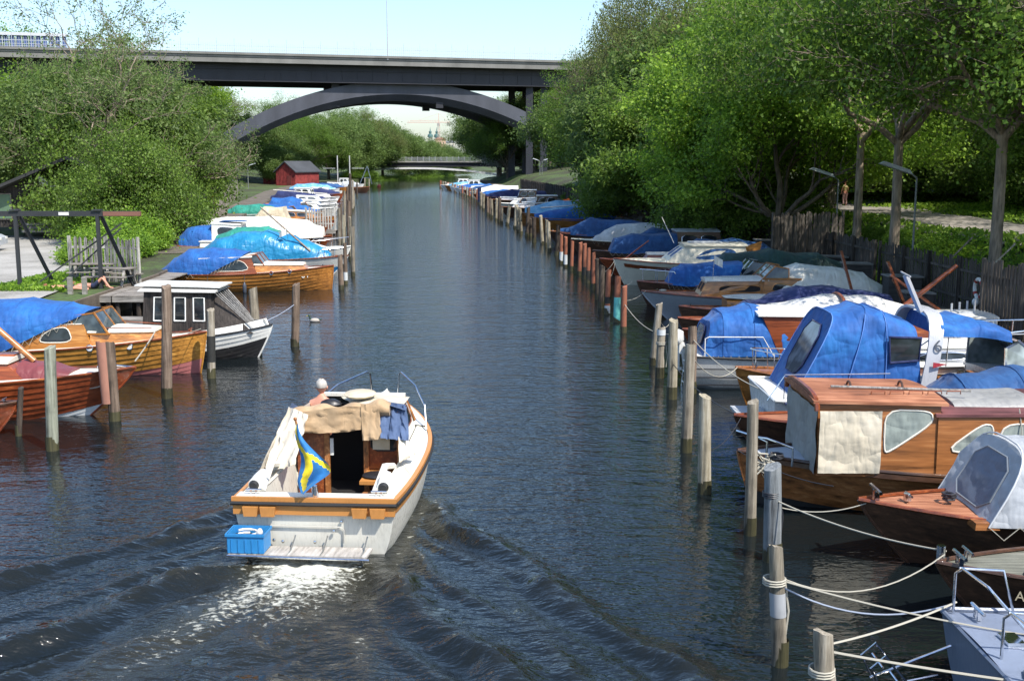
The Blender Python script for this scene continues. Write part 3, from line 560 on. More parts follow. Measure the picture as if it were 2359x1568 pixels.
class Boat:
    def __init__(s,name,label,x,y,rz,L,B,F,Fb,hm,dm,tr=.75,strakes=0,rake=.6,rail=None,boot=None,keel=-.32,group=None,cat='boat',deck=True,fl=.62,bp=2.2,camber=.07,e0=.36,bq=.42):
        s.L,s.B,s.F,s.Fb,s.tr,s.rake,s.keel,s.fl,s.bp=L,B,F,Fb,tr,rake,keel,fl,bp; s.rz=rz; s.camber=camber; s.e0=e0
        s.r=empty(name,(x,y,0),label,cat,group,rz)
        N=26; mb=MB(); mats=[hm,boot or hm]
        for side in(-1,1):
            if strakes:
                for k in range(strakes):
                    q0,q1=k/strakes,(k+1)/strakes; rows=[]
                    for i in range(N+1):
                        t=i/N; a=s.pt(t,q0,side); b=s.pt(t,q1,side); o=Vector((0,side*.028*(1-t**8),-.006)); rows.append([a+o,b+o*.15,s.pt(t,min(1,q1),side)+Vector((0,side*.028*(1-t**8),-.006)) if k<strakes-1 else b])
                    mb.grid(rows,1 if (boot and q1<bq) else 0)
            else:
                qs=[0,.12,.24,.34,.42,.5,.6,.7,.8,.9,1]
                for a,b in zip(qs,qs[1:]):
                    mb.grid([[s.pt(i/N,a,side),s.pt(i/N,b,side)] for i in range(N+1)],1 if (boot and s.pt(.5,b,1).z<.13) else 0)
        tp=[s.pt(0,q/8,-1) for q in range(8,-1,-1)]+[s.pt(0,q/8,1) for q in range(1,9)]
        mb.poly(tp)
        # stem piece
        mb.tube([s.pt(1,q/6,1) for q in range(7)],.028,6)
        mb.build('hull',mats,s.r,True,.5)
        if deck:
            mb=MB(); mb.grid([[s.dk(i/N,k/8) for k in range(-8,9)] for i in range(N+1)]); mb.build('deck',dm,s.r)
        if rail:
            for side in(-1,1):
                MB().tube([s.pt(i/N,1,side)+Vector((0,side*.012,.012)) for i in range(N+1)],.03,6).build('gunwale',rail,s.r)
            if tr>.15: MB().tube([s.pt(0,1,-1),s.pt(0,1,0)+Vector((0,0,.0)),s.pt(0,1,1)],.03,6).build('gunwale',rail,s.r)
    def hb(s,t):
        if t<.42: return s.B/2*(s.tr+(1-s.tr)*math.sin(PI/2*t/.42))
        k=(t-.42)/.58; return s.B/2*(1-k**s.bp)
    def zs(s,t): return s.F+(s.Fb-s.F)*max(0,(t-.25)/.75)**1.9+.06*max(0,(.25-t)/.25)**2
    def pt(s,t,q,side):
        z0=s.keel+(.1 if t<.05 else 0)+max(0,(t-.8)/.2)**2*.25; zz=s.zs(t); b=s.hb(t)
        e=s.e0+.5*sstep(.45,1,t)*s.fl/.62; y=side*b*(q**e if q>0 else 0); z=z0+(zz-z0)*q**(1.35-.35*sstep(.5,1,t))
        x=-s.L*(1-t)-s.rake*(1-q)**1.2*sstep(.55,1,t)+(.12*(1-q) if t<.02 else 0)
        return Vector((x,y,z))
    def dk(s,t,k):
        p=s.pt(t,1,1 if k>=0 else -1); return Vector((p.x,p.y*abs(k)*.985,p.z-.015+s.camber*(1-k*k)*s.hb(t)/(s.B/2)))
    def T(s,x): return 1+x/s.L
    def z(s,x): return s.zs(s.T(x))
    def y(s,x): return s.hb(s.T(x))
    def cover(s,st,mat,name='canvas_cover',wr=.02,n=18,sub=4,caps=(1,1),seams=False,smooth=True):
        rows=[]; S=[]
        for a,b in zip(st,st[1:]):
            for k in range(sub): S.append((a,b,k/sub))
        S.append((st[-1],st[-1],0)); sd=s.r.location.x*3.1+s.r.location.y
        for a,b,f in S:
            g=lambda i,d: (a[i] if len(a)>i else d)*(1-f)+(b[i] if len(b)>i else d)*f
            xb=g(0,0); w=g(1,0); zb=g(2,0); zt=g(3,0)-.03*math.sin(PI*f)*(1 if sub>1 else 0); xt=(a[4] if len(a)>4 and a[4] is not None else a[0])*(1-f)+(b[4] if len(b)>4 and b[4] is not None else b[0])*f; p=g(5,2.4)
            row=[]
            for j in range(n+1):
                t=PI*j/n; c,sn=math.cos(t),math.sin(t)
                y=w*(abs(c)**(2/p))*(1 if c>0 else -1); h=abs(sn)**(2/p); z=zb+(zt-zb)*h; x=xb+(xt-xb)*h
                nz=noise.noise((x*1.6+sd,y*.9,z*1.2))*wr*2.6+noise.noise((x*5+sd,y*.8,z*1.0))*wr*1.0-abs(noise.noise((x*2.6+sd,y*1.4+z*1.3,3.3)))*wr*2.4
                e=min(1,h*4+.15); row.append((x+nz*.3,y+(nz*e if c>0 else -nz*e),z+nz*.8*e))
            rows.append(row)
        mb=MB(); mb.grid(rows)
        for c_,row in ((caps[0],rows[0]),(caps[1],rows[-1])):
            if c_: mb.poly(row)
        o=mb.build(name,mat,s.r,smooth,.9)
        if wr>.015 and s.r.location.y<75 and name in('tarpaulin','canvas_cover','canvas_canopy','canvas_hood','sail_cover'):
            for sd_ in(-1,1):
                pts=[]; m_=len(rows)
                for k in range(m_*2-1):
                    i=k//2; r=rows[i][0 if sd_>0 else -1]
                    if k%2: r2=rows[min(i+1,m_-1)][0 if sd_>0 else -1]; pts.append(((r[0]+r2[0])/2,(r[1]+r2[1])/2+sd_*.03,(r[2]+r2[2])/2-.17))
                    else: pts.append((r[0],r[1]+sd_*.012,r[2]+.02))
                MB().tube(pts,.008,4).build('lashing_cord',ROPE,o)
            for k in range(sub,len(rows)-1,sub):
                r=rows[k]; c=sum((Vector(p) for p in r),Vector())/len(r); MB().tube([Vector(p)+(Vector(p)-c).normalized()*.006 for p in r],.009,4,cap=False).build('seam',mat,o)
        return o
    def hoop(s,x,w,zb,zt,mat,p=2.4,xt=None,r=.018,name='hoop'):
        pts=[]
        for j in range(17):
            t=PI*j/16; c,sn=math.cos(t),math.sin(t); h=abs(sn)**(2/p); pts.append((x+((xt if xt is not None else x)-x)*h,w*abs(c)**(2/p)*(1 if c>0 else -1),zb+(zt-zb)*h))
        return MB().tube(pts,r,6).build(name,mat,s.r)
    def cabin(s,x0,x1,w0,w1,z0,z1,fr,br,mat,roof,tum=.07,name='cabin',wins=(),z1f=None,over=.06,frame=None,glass=None,front=True,rooft=.05,cam=.07,rd=2):
        """x0 rear, x1 front; fr/br how far the top edge leans in at front/back; wins = list of polygons (t,h)"""
        z1f=z1 if z1f is None else z1f
        bt=[(x0,w0,z0),(x1,w1,z0)]; tp=[(x0+br,w0-tum,z1),(x1-fr,w1-tum,z1f)]
        mb=MB(); v=[]
        for sd in(-1,1): v+=[(bt[0][0],sd*bt[0][1],bt[0][2]),(bt[1][0],sd*bt[1][1],bt[1][2]),(tp[1][0],sd*tp[1][1],tp[1][2]),(tp[0][0],sd*tp[0][1],tp[0][2])]
        mb.add(v,[(0,1,2,3),(7,6,5,4),(1,5,6,2),(4,0,3,7)]); c=mb.build(name,mat,s.r,False)
        rows=[]
        for k in range(7):
            f=k/6; x=tp[0][0]-over+(tp[1][0]-tp[0][0]+2*over)*f; w=tp[0][1]+(tp[1][1]-tp[0][1])*f+over*.7; z=tp[0][2]+(tp[1][2]-tp[0][2])*f
            r=[(x,w*j/5,z+cam*(1-(j/5)**2)+rooft) for j in range(-5,6)]; r+= [(x,w*j/5,z+.004) for j in (5,-5)]; rows.append(r)
        mb=MB().grid(rows,close=True); mb.poly(rows[0]); mb.poly(rows[-1]); rf=mb.build('cabin_roof',roof,s.r,True,.5)
        def bil(sd,t,h,off):
            a=Vector((bt[0][0],sd*bt[0][1],bt[0][2])); b=Vector((bt[1][0],sd*bt[1][1],bt[1][2])); c_=Vector((tp[1][0],sd*tp[1][1],tp[1][2])); d=Vector((tp[0][0],sd*tp[0][1],tp[0][2]))
            p=(a*(1-t)+b*t)*(1-h)+(d*(1-t)+c_*t)*h; nn=(b-a).cross(d-a).normalized(); nn=nn if nn.y*sd>0 else -nn; return p+nn*off
        for w in wins:
            for sd in(-1,1): s.win([bil(sd,t,h,0) for t,h in w],(0,sd),frame,glass,rd)
        if front:
            a,b=Vector((bt[1][0],-bt[1][1],z0)),Vector((bt[1][0],bt[1][1],z0)); c_,d=Vector((tp[1][0],tp[1][1],z1f)),Vector((tp[1][0],-tp[1][1],z1f))
            for y0,y1 in ((.08,.46),(.54,.92)):
                q=[(a*(1-t)+b*t)*(1-h)+(d*(1-t)+c_*t)*h for t,h in ((y0,.35),(y1,.35),(y1,.88),(y0,.88))]; s.win(q,(1,0),frame,glass)
        return c
    def win(s,pts,out,frame=None,glass=None,rd=2):
        pts=list(pts)
        pts=[Vector(p) for p in pts]; c=sum(pts,Vector())/len(pts); nn=(pts[1]-pts[0]).cross(pts[2]-pts[0]).normalized(); o=Vector((*out,0)); nn=nn if nn.dot(o)>0 else -nn
        pp=chaikin(pts,rd); fr=[c+(p-c)*1.0+nn*.006 for p in pp]
        f=MB().tube([p for p in fr]+[fr[0],fr[1]],.016 if rd else .028,5,cap=False).build('window_frame',frame or CH,s.r)
        MB().prism([p-nn*.004 for p in fr],nn*.006).build('pane',glass or GL,f,False)
        return f
    def portholes(s,xs,z,r=.075,mat=None,glass=None):
        for x in xs:
            for sd in(-1,1):
                t=s.T(x); q=.80; p=s.pt(t,q,sd)
                for _ in range(30):
                    p=s.pt(t,q,sd)
                    if abs(p.z-z)<.005: break
                    q=min(1,max(.1,q+(z-p.z)*.6))
                d=Vector((0,sd,0)); ring=[p+Vector((r*math.cos(a*PI/8),sd*.012,r*math.sin(a*PI/8))) for a in range(16)]
                f=MB().tube(ring+[ring[0]],.014,5,cap=False).build('porthole',mat or CH,s.r); MB().prism([v+Vector((0,sd*.002,0)) for v in ring],(0,sd*.006,0)).build('pane',glass or GL,f,False)
    def pulpit(s,x0,x1,h=.5,mat=None,posts=3,mid=False,name='bow_rail',r=.014,inset=.1,gap=False):
        K=14; z_=[0,0]
        for sd in ((-1,1)):
            pts=[]
            for i in range(K+1):
                x=x0+(x1-x0)*i/K; yy=max(.02,s.y(x)-inset) if i<K or gap else .0; hh=h*min(1,i/1.5) ; pts.append((x,sd*yy,s.z(x)+.02+hh))
            mb=MB().tube(pts,r,6)
            for k in range(posts):
                i=int((k+1)*K/(posts+.2)); p=pts[min(i,K)]; mb.tube([p,(p[0]-.03,p[1],s.z(p[0]))],r*.9,6)
            if mid: mb.tube([(p[0],p[1],(p[2]+s.z(p[0]))/2+.01) for p in pts[1:]],r*.8,6)
            mb.build(name,mat or CH,s.r)
    def screen(s,x,w,z0,h,rake=.25,frame=None,glass=None,wing=.45,panes=2,wr=.0):
        fm=frame or MAH; A=[Vector((x,-w,z0)),Vector((x,w,z0))]; Bt=[Vector((x-rake,-w*.9,z0+h)),Vector((x-rake,w*.9,z0+h))]
        mb=MB(); mb.bar(A[0],A[1],.045); mb.bar(Bt[0],Bt[1],.045)
        for k in range(panes+1):
            f=k/panes; mb.bar(A[0].lerp(A[1],f),Bt[0].lerp(Bt[1],f),.045)
        for sd,i in((-1,0),(1,1)):
            e=Vector((x-wing-rake,sd*w*1.03,z0)); e2=Vector((x-wing-rake,sd*w*.95,z0+h*.85)); mb.bar(A[i],e,.045); mb.bar(Bt[i],e2,.04); mb.bar(e,e2,.045)
        o=mb.build('windscreen',fm,s.r,False); g=MB(); g.poly([A[0],A[1],Bt[1],Bt[0]])
        for sd,i in((-1,0),(1,1)):
            e=Vector((x-wing-rake,sd*w*1.03,z0)); e2=Vector((x-wing-rake,sd*w*.95,z0+h*.85)); g.poly([A[i],e,e2,Bt[i]])
        g.build('pane',glass or M('windscreen_glass',(.05,.065,.07),'glass'),o,False)
    def fender(s,x,side,mat=None,r=.09,l=.5):
        t=s.T(x); p=s.pt(t,.82,side); top=s.pt(t,1,side); y=top.y+side*(r+.01); zc=top.z-.62
        mb=MB().tube([(x,y,zc-l/2-.03),(x,y,zc-l/2+.02),(x,y,zc-l/2+.1),(x,y,zc+l/2-.12),(x,y,zc+l/2-.03),(x,y,zc+l/2+.03)],[.02,r*.7,r,r,r*.6,.025],12); mb.tube([(x,y,zc+l/2),(x,top.y,top.z+.03)],.008,5)
        mb.build('fender',mat or M('fender_blue_grey',(.06,.07,.09),'paint',.4),s.r)
    def cleat(s,x,y,mat=None,sc_=1):
        z=s.z(x)+s.camber*.7; mb=MB(); mb.box((x,y-.03*sc_,z+.02*sc_),(.03*sc_,.02*sc_,.06*sc_)); mb.box((x,y+.03*sc_,z+.02*sc_),(.03*sc_,.02*sc_,.06*sc_)); mb.tube([(x,y-.11*sc_,z+.06*sc_),(x,y+.11*sc_,z+.06*sc_)],.014*sc_,6); mb.build('cleat',mat or CH,s.r)
    def hatch(s,x,y,z,dx,dy,mat,h=.06):
        MB().box((x,y,z+h/2),(dx,dy,h),taper=.94).build('hatch',mat,s.r)
    def mast(s,a,b,r=.06,mat=None,name='mast',extras=True):
        mb=MB().tube([a,b],[r,r*.75],10)
        o=mb.build(name,mat or SAP,s.r)
        if extras:
            A,B_=Vector(a),Vector(b); d=(B_-A); 
            for f in(.55,.82): c=A+d*f; MB().tube([c+Vector((0,-.45,0)),c,c+Vector((0,.45,0))],[.014,.02,.014],6).build('crosstree',mat or SAP,o)
            MB().tube([A+d*.8,A+d*.5+Vector((.02,.09,-.02)),A+d*.1+Vector((0,.05,0))],.008,4).build('halyard',ROPE,o)
        return o
    def outboard(s,y=0,mat=None,x=None):
        x=-s.L-.16 if x is None else x; z=s.F+.12; mb=MB()
        mb.tube([(x-.02,y,z+.42),(x-.02,y,z+.36),(x-.02,y,z+.12),(x,y,z+.02)],[.06,.17,.19,.12],12); mb.box((x-.02,y,z-.3),(.14,.1,.75)); mb.box((x-.03,y,z-.68),(.3,.05,.08)); mb.box((x+.1,y,z-.1),(.14,.2,.3))
        mb.build('outboard_motor',mat or GR,s.r)
    def flag(s,x,y,z,h,mats,size=(.35,.25)):
        f=MB().tube([(x,y,z),(x-.05,y,z+h)],.009,6).build('flag_staff',CH,s.r)
        MB().grid([[(x-.05-size[0]*i/6,y+.05*math.sin(i*1.3),z+h-.02-size[1]*j/3-.16*i/6) for j in range(4)] for i in range(7)]).build('flag',mats,f)
def letters(txt,size,mat,parent,loc,rot,name='lettering',ext=.003):
    cu=bpy.data.curves.new(name,'FONT'); cu.body=txt; cu.size=size; cu.extrude=ext; cu.align_x='CENTER'
    o=bpy.data.objects.new(name,cu); COL.objects.link(o); bpy.context.view_layer.update()
    me=bpy.data.meshes.new_from_object(o.evaluated_get(bpy.context.evaluated_depsgraph_get())); bpy.data.objects.remove(o); bpy.data.curves.remove(cu)
    me.materials.clear(); me.materials.append(mat); q=bpy.data.objects.new(name,me); COL.objects.link(q); q.parent=parent; q.location=loc; q.rotation_euler=rot; return q
def bl(u,v,fb): p=P(u,v,fb); return p.x,p.y   # left boat: bow tip seen at u,v, height fb
def SL(u,v,z,L):                               # stern-out boats: stern centre at u,v -> bow tip position for a boat heading +X
    p=P(u,v,z); return p.x+L,p.y
def rope(a,b,sag,r,mat,label,n=14):
    a,b=Vector(a),Vector(b); pts=[]
    for i in range(n+1):
        t=i/n; p=a.lerp(b,t)-a; p.z-=sag*4*t*(1-t); pts.append(p)
    o=MB().tube(pts,r,5).build('mooring_rope',mat,None,loc=a); return tag(o,label,'rope')
# ================= LEFT ROW OF BOATS (bows to the canal, near to far) =================
# small dark red boat at the lower left corner
x,y=bl(42,925,.75); b=Boat('rowing_boat','dark reddish wooden boat bow at the lower left corner beside a black post',x,y,0,4.5,1.5,.5,.75,RED,MD,strakes=6,rail=DKW,tr=.6)
b.cleat(-.3,0); b.hatch(-1.6,0,.62,.8,.7,MAH)
# mahogany sloop, white deck
x,y=bl(312,846,1.15); b=Boat('sailing_boat','mahogany sailing boat with white deck and oval cabin windows at lower left',x,y,R(1),8.5,2.3,.85,1.15,RED,CRM,strakes=11,rail=MAH,rake=1.35,tr=.3,keel=-.45,boot=M('boot_white',(.6,.62,.62)),fl=.8)
b.cabin(-6.8,-2.3,.78,.62,.85,1.42,.5,.0,RED,CRM,tum=.05,wins=[[(.10,.3),(.28,.3),(.28,.75),(.10,.75)],[(.38,.3),(.56,.3),(.56,.75),(.38,.75)],[(.68,.32),(.86,.32),(.86,.75),(.68,.75)]],frame=CRM,front=False,z1f=1.34)
b.cover([(-2.6,.6,.95,1.36),(-2.0,.58,.98,1.3),(-1.45,.4,1.0,1.12)],M('maroon_hatch_cover',(.17,.035,.04),'canvas',.6),'hatch_cover',.008)
b.mast((-2.35,-.05,1.32),(-5.35,-.1,4.2),.075); b.hatch(-3.0,0,1.38,.5,.4,RED,.12)
MB().tube([(-3.5,-.35,1.45),(-3.5,-.35,1.72)],.035,8).tube([(-3.5,-.35,1.70),(-3.5,-.35,1.77)],.07,10).build('vent',CH,b.r)
b.cleat(-.5,0); MB().tube([(-.05,0,1.16),(-.45,.0,1.2),(-.9,0,1.17)],.025,6).build('stem_fitting',CH,b.r)
# varnished larch cabin boat with blue canvas
x,y=bl(475,767,1.15); b=Boat('cabin_boat','golden varnished wooden cabin boat under a big blue canvas, pink bottom paint',x,y,R(.5),9.2,2.7,.78,1.18,GOLD,CRM,strakes=10,rail=MAH,rake=.22,tr=.6,boot=ANT,fl=.5,bp=2.6)
b.cabin(-6.2,-2.9,1.02,.96,.82,1.50,.28,0,OAK,CRM,tum=.08,wins=[[(.57,.30),(.86,.32),(.86,.92),(.72,.86),(.61,.6)]],frame=CRM,z1f=1.52,front=False,over=-.04,rooft=.01)
b.cabin(-3.0,-.9,.88,.42,.9,1.28,.5,.0,OAK,CRM,tum=.06,z1f=1.24,front=False,name='trunk_cabin')
b.screen(-2.5,.80,1.25,.58,.4,OAK,wing=.6)
b.cover([(-9.0,.9,.75,1.15),(-8.2,1.22,.78,1.95),(-7.0,1.3,.8,2.12),(-5.2,1.26,.85,2.14,-5.0,2.8),(-4.2,.98,1.35,2.02,-3.8),(-3.3,.82,1.72,1.86,-3.1)],CB,wr=.022)
b.portholes([-2.9,-1.9],.92,.085,CH,CRM); b.cleat(-.45,0,MAH,1.5)
MB().tube([(-3.1,-.75,1.42),(-1.4,-.45,1.36)],.015,5).build('grab_rail',MAH,b.r); MB().tube([(-3.1,.75,1.42),(-1.4,.45,1.36)],.015,5).build('grab_rail',MAH,b.r)
MB().box((-6.0,-1.36,.72),(.62,.02,.12)).build('name_board',DKW,b.r)
# black and white boat with wooden deckhouse
x,y=bl(627,752,.95); b=Boat('deckhouse_boat','black hulled boat with white bulwark and flat roofed dark wooden deckhouse',x,y,R(-1),4.9,2.2,.68,1.0,WH,WH,strakes=9,boot=BLK,bq=.72,rail=BLK,rake=.5,tr=.7,bp=2.4)
for sd in(-1,1):
    rows=[[b.pt(i/20,1,sd)+Vector((-.02-.1*(i/20)**4,-sd*(.01+.05*(i/20)**3),.0)),b.pt(i/20,1,sd)+Vector((-.04-.16*(i/20)**4,-sd*(.02+.08*(i/20)**3),.20))] for i in range(21)]; MB().grid(rows).build('bulwark',WH,b.r)
WB=M('deckhouse_boards',(.05,.04,.034),'weathered',.8,col2=(.1,.085,.07)); WF=M('white_window_frame',(.72,.72,.68))
b.cabin(-3.75,-1.65,.86,.80,.75,2.12,.0,.1,WB,M('roof_felt_pale',(.50,.49,.46),'paint',.8),tum=.05,wins=[[(.16,.36),(.34,.36),(.34,.88),(.16,.88)],[(.46,.36),(.62,.36),(.62,.88),(.46,.88)],[(.74,.36),(.90,.36),(.90,.88),(.74,.88)]],frame=WF,rd=0,over=.16,front=False,z1f=2.08,rooft=.03)
b.cabin(-1.65,-.5,.80,.45,.8,2.06,1.1,0,WB,WB,tum=.04,front=False,name='sloping_front',z1f=2.0,over=.0,rooft=.01,cam=.0)
for k in range(7): MB().bar((-.47,-.36+k*.12,.92),(-1.56,-.66+k*.22,2.08),.05,.02).build('front_batten',M('grey_batten',(.3,.29,.27),'weathered'),b.r,False)
MB().box((-2.7,.1,2.25),(2.6,1.4,.04),ry=.02).build('roof_board',M('roof_board_pale',(.6,.6,.57),'planks',.8),b.r,False)
# clinker boat, blue canvas with windscreen
x,y=bl(768,612,1.12); b=Boat('cabin_boat','varnished clinker boat with rounded royal blue canvas and white bow number at the left posts',x,y,R(1),8.3,2.6,.78,1.12,OAK,CRM,strakes=9,rail=MAH,rake=.12,tr=.35,fl=.5,bp=2.6)
b.cabin(-6.0,-3.4,1.0,.96,.82,1.50,.3,.0,MAH,CRM,tum=.08,wins=[[(.10,.18),(.90,.2),(.84,.8),(.5,.95),(.28,.7)]],frame=CRM,z1f=1.58,front=False)
b.cabin(-3.5,-1.0,.9,.42,.9,1.22,.4,.0,OAK,CRM,tum=.05,z1f=1.18,front=False,name='trunk_cabin')
b.screen(-3.1,.78,1.22,.5,.35,MAH,wing=.5)
b.cover([(-8.1,.25,.85,.95),(-7.4,.85,.82,1.5),(-6.7,1.12,.82,1.92),(-5.6,1.15,.84,2.0),(-4.9,1.08,1.2,1.95,-4.6),(-4.2,.95,1.55,1.8,-3.9)],CB,wr=.02)
b.portholes([-2.7,-1.9],.95,.08); b.fender(-5.6,-1); b.fender(-3.9,-1)
letters('84',.34,WH,b.r,(-1.25,-.60,.62),(R(88),0,R(24)),'bow_number')
b.cleat(-.5,0)
# sailing boat under turquoise tarp
x,y=bl(792,597,.95); b=Boat('sailing_boat','white sailing boat under a shiny turquoise tarp with unstepped mast, just behind the clinker boat',x,y+1.6,R(0),8.4,2.5,.8,1.0,WH,CRM,rail=MAH,rake=.9,tr=.5,boot=M('boot_blue',(.02,.16,.36)))
b.cover([(-8.0,.5,.9,1.2),(-7.0,1.1,.85,1.95),(-5.6,1.25,.85,2.32),(-4.2,1.2,.88,2.38),(-2.8,1.0,.9,2.1),(-1.6,.65,.95,1.6),(-.9,.3,1.0,1.15)],CT_,'tarpaulin',.045)
b.mast((-1.9,-.7,1.3),(-4.4,-.9,3.6),.05,M('grey_spar',(.25,.19,.14),'varnish'))
b.flag(-3.0,-.95,1.9,.6,WH,(.4,.3)); b.pulpit(-1.6,-.1,.42)
# white motor cruiser with green canvas
x,y=bl(782,583,1.2); b=Boat('motor_cruiser','white plastic cruiser with sea-green canvas over its windscreen, bow at the left posts',x,y+4.2,R(1),7.6,2.8,.95,1.25,WH,WH,rake=.7,tr=.85,rail=WH,bp=2.8)
b.cabin(-5.0,-.8,1.12,.5,1.0,1.65,1.6,.1,WH,WH,tum=.15,wins=[[(.1,.35),(.5,.35),(.5,.8),(.1,.8)]],z1f=1.5,front=False)
b.cover([(-7.4,1.15,.98,1.9),(-6.3,1.22,1.0,2.35),(-4.6,1.15,1.1,2.4),(-3.4,.95,1.5,2.15,-4.0)],CGR,wr=.02); b.win([(-5.6,-1.21,1.5),(-4.9,-1.2,1.5),(-4.9,-1.18,1.95),(-5.6,-1.2,1.95)],(0,-1),CGR,CRM)
b.screen(-3.4,.9,1.55,.5,.55,GR,wing=.5); b.pulpit(-2.6,-.1,.5)
# white cabin with blue canvas behind
x,y=bl(730,575,1.1); b=Boat('motor_cruiser','white cruiser with blue aft canvas and blue hatch on its wheelhouse roof',x-.9,y+5.0,R(0),8.0,2.7,.95,1.2,WH,CRM,rake=.6,tr=.85,rail=MAH)
b.cabin(-6.0,-3.9,1.05,1.0,1.0,2.3,.5,0,WH,WH,tum=.12,wins=[[(.2,.45),(.85,.45),(.8,.88),(.2,.88)]],z1f=2.2)
b.hatch(-4.9,0,2.42,1.5,1.3,CSB,.03); b.cabin(-3.9,-1.0,.95,.45,1.0,1.5,.5,0,WH,CRM,tum=.06,wins=[[(.15,.35),(.4,.35),(.4,.8),(.15,.8)]],z1f=1.42,front=False,name='fore_cabin')
b.cover([(-8.0,.95,1.0,1.7),(-7.6,1.15,1.0,2.1),(-6.0,1.12,1.0,2.25)],CB,wr=.035)
# long white tent
x,y=bl(770,560,1.0); b=Boat('sailing_boat','long boat hidden under a ridge tent of white tarpaulin in the left row',x-1.2,y+6.6,R(0),9.5,2.5,.8,1.0,MAH,MD,rail=MAH,rake=.9,tr=.5)
b.cover([(-9.6,1.2,.8,2.05,-9.0,1.35),(-7,1.25,.85,2.3,None,1.35),(-4,1.2,.85,2.35,None,1.35),(-1.6,.8,.9,2.1,None,1.35),(-.5,.5,.95,1.6,None,1.35)],CW,'tarpaulin',.03,caps=(0,1)); b.cleat(-.3,0)
# mahogany boat with beige canvas box and blue tarp neighbour
x,y=bl(762,522,1.0); b=Boat('motor_boat','mahogany motor boat with tall square beige canvas shelter in the left row',x,y-2,R(0),7.5,2.4,.8,1.05,MAH,MD,strakes=8,rail=TEK,rake=.4,tr=.7)
b.cover([(-5.6,1.05,.9,1.6),(-4.9,1.05,.9,2.6,-4.6,5),(-3.0,.98,.95,2.6,-3.1,5),(-2.2,.8,1.0,1.1,-2.6,5)],CE,'canvas_shelter',.03); b.screen(-1.8,.7,1.05,.35,.2,MAH); b.cleat(-.4,0)
x,y=bl(700,533,1.0); b=Boat('motor_boat','boat with bright blue canvas canopy and square clear window in the left row',x,y-.5,R(0),7.0,2.3,.75,1.0,OAK,MD,strakes=8,rail=TEK,rake=.4,tr=.6)
b.cover([(-6.8,.6,.8,1.1),(-6.0,1.05,.8,1.8),(-4.4,1.12,.85,2.15),(-2.9,1.0,.9,1.85),(-1.6,.8,.95,1.05,-2.3)],CB,wr=.03); b.win([(-3.7,-1.08,1.2),(-2.9,-1.0,1.2),(-3.05,-.95,1.65),(-3.7,-1.0,1.75)],(0,-1),CB,CRM)
x,y=bl(640,530,1.05); b=Boat('sailing_boat','white decked boat with cream sail cover laid along its boom',x,y+.2,R(1),8.2,2.3,.75,1.05,DKW,CRM,strakes=8,rail=CRM,rake=.7,tr=.4)
b.cover([(-6.2,.15,1.1,1.5),(-5.4,.75,1.05,1.85),(-3.2,.8,1.05,1.8),(-1.3,.45,1.05,1.5)],CE,'sail_cover',.04); b.mast((-.8,0,1.2),(-6.8,.1,2.3),.05,CRM); b.pulpit(-8.0,-5.6,.5)
# ---------- far boats, both rows, one table each: (u,v at bow, length, beam, hull, style, cover colours, label)
def far_boat(name,u,v,L,B,hm,style,cm,label,side,F=.85,back=0,gr=None,dy=0):
    p=P(u,v,F+.2); rz=(0 if side<0 else PI)+R(rnd.uniform(-4,4)); b=Boat(name,label,p.x,p.y+dy,rz,L,B,F,F+.2,hm,MD if hm in(MAH,OAK,RED,DKW) else WH,strakes=7 if hm in(MAH,OAK,RED,DKW) else 0,rail=TEK if hm in (MAH,OAK,RED,DKW) else WH,rake=rnd.uniform(.4,.9),tr=rnd.uniform(.5,.85),group=gr)
    w=B*.44; z=F+.02
    if 'c' in style:
        b.cabin(-L*.62,-L*.2,w*.9,w*.5,z,F+.75,.7,0,hm if hm in(MAH,OAK) else WH,CRM if hm in(MAH,OAK) else WH,wins=[[(.1,.35),(.4,.35),(.4,.82),(.1,.82)],[(.48,.35),(.8,.35),(.78,.82),(.48,.82)]],rd=1,z1f=F+.6)
    if 'w' in style:
        b.cabin(-L*.72,-L*.42,w,w*.93,z,F+1.35,.45,.0,hm if hm in(MAH,OAK,DKW) else WH,WH,wins=[[(.1,.45),(.46,.45),(.46,.88),(.1,.88)],[(.54,.45),(.9,.45),(.86,.88),(.54,.88)]],rd=1)
        b.cabin(-L*.42,-L*.14,w*.85,w*.35,z,F+.42,.3,0,WH,WH,front=False)
    if 's' in style: b.screen(-L*.36,w*.85,z+.25,.5,.4,TEK)
    if 't' in style:   # full tarpaulin
        h=rnd.uniform(.85,1.25); b.cover([(-L*.98,w*.7,z-.1,F+.5),(-L*.85,w*1.1,z-.12,F+h*.9),(-L*.5,w*1.16,z-.1,F+h),(-L*.25,w*.85,z-.05,F+h*.75),(-L*.08,w*.3,F+.1,F+.4)],cm,'tarpaulin',.05)
    if 'r' in style:   # ridge tent
        b.cover([(-L*.97,w*1.1,z-.1,F+1.2,None,1.4),(-L*.5,w*1.15,z-.1,F+1.35,None,1.4),(-L*.12,w*.5,z,F+.7,None,1.4)],cm,'tarpaulin',.05)
    if 'h' in style:   # aft hood
        b.cover([(-L*.96,w*.95,z,F+.7,-L*.9),(-L*.86,w*1.02,z,F+1.25),(-L*.6,w,z,F+1.35),(-L*.45,w*.9,z+.3,F+1.15,-L*.5)],cm,'canvas_hood',.03)
    if 'm' in style:
        b.mast((-L*.15,-.1,F+1.0),(-L*1.0,.1,F+1.5),.055,CRM,extras=False)
    if 'p' in style: b.pulpit(-L*.25,-.1,.5)
    if 'o' in style:
        b.hatch(-L*.5,0,z,L*.3,w*1.2,DRK,.03); b.hatch(-L*.7,0,z,.4,w*1.3,TEK,.08)
    b.cleat(-.35,0,sc_=1.3)
    return b
GL_='boats far along the left row'; GR_='boats far along the right row'
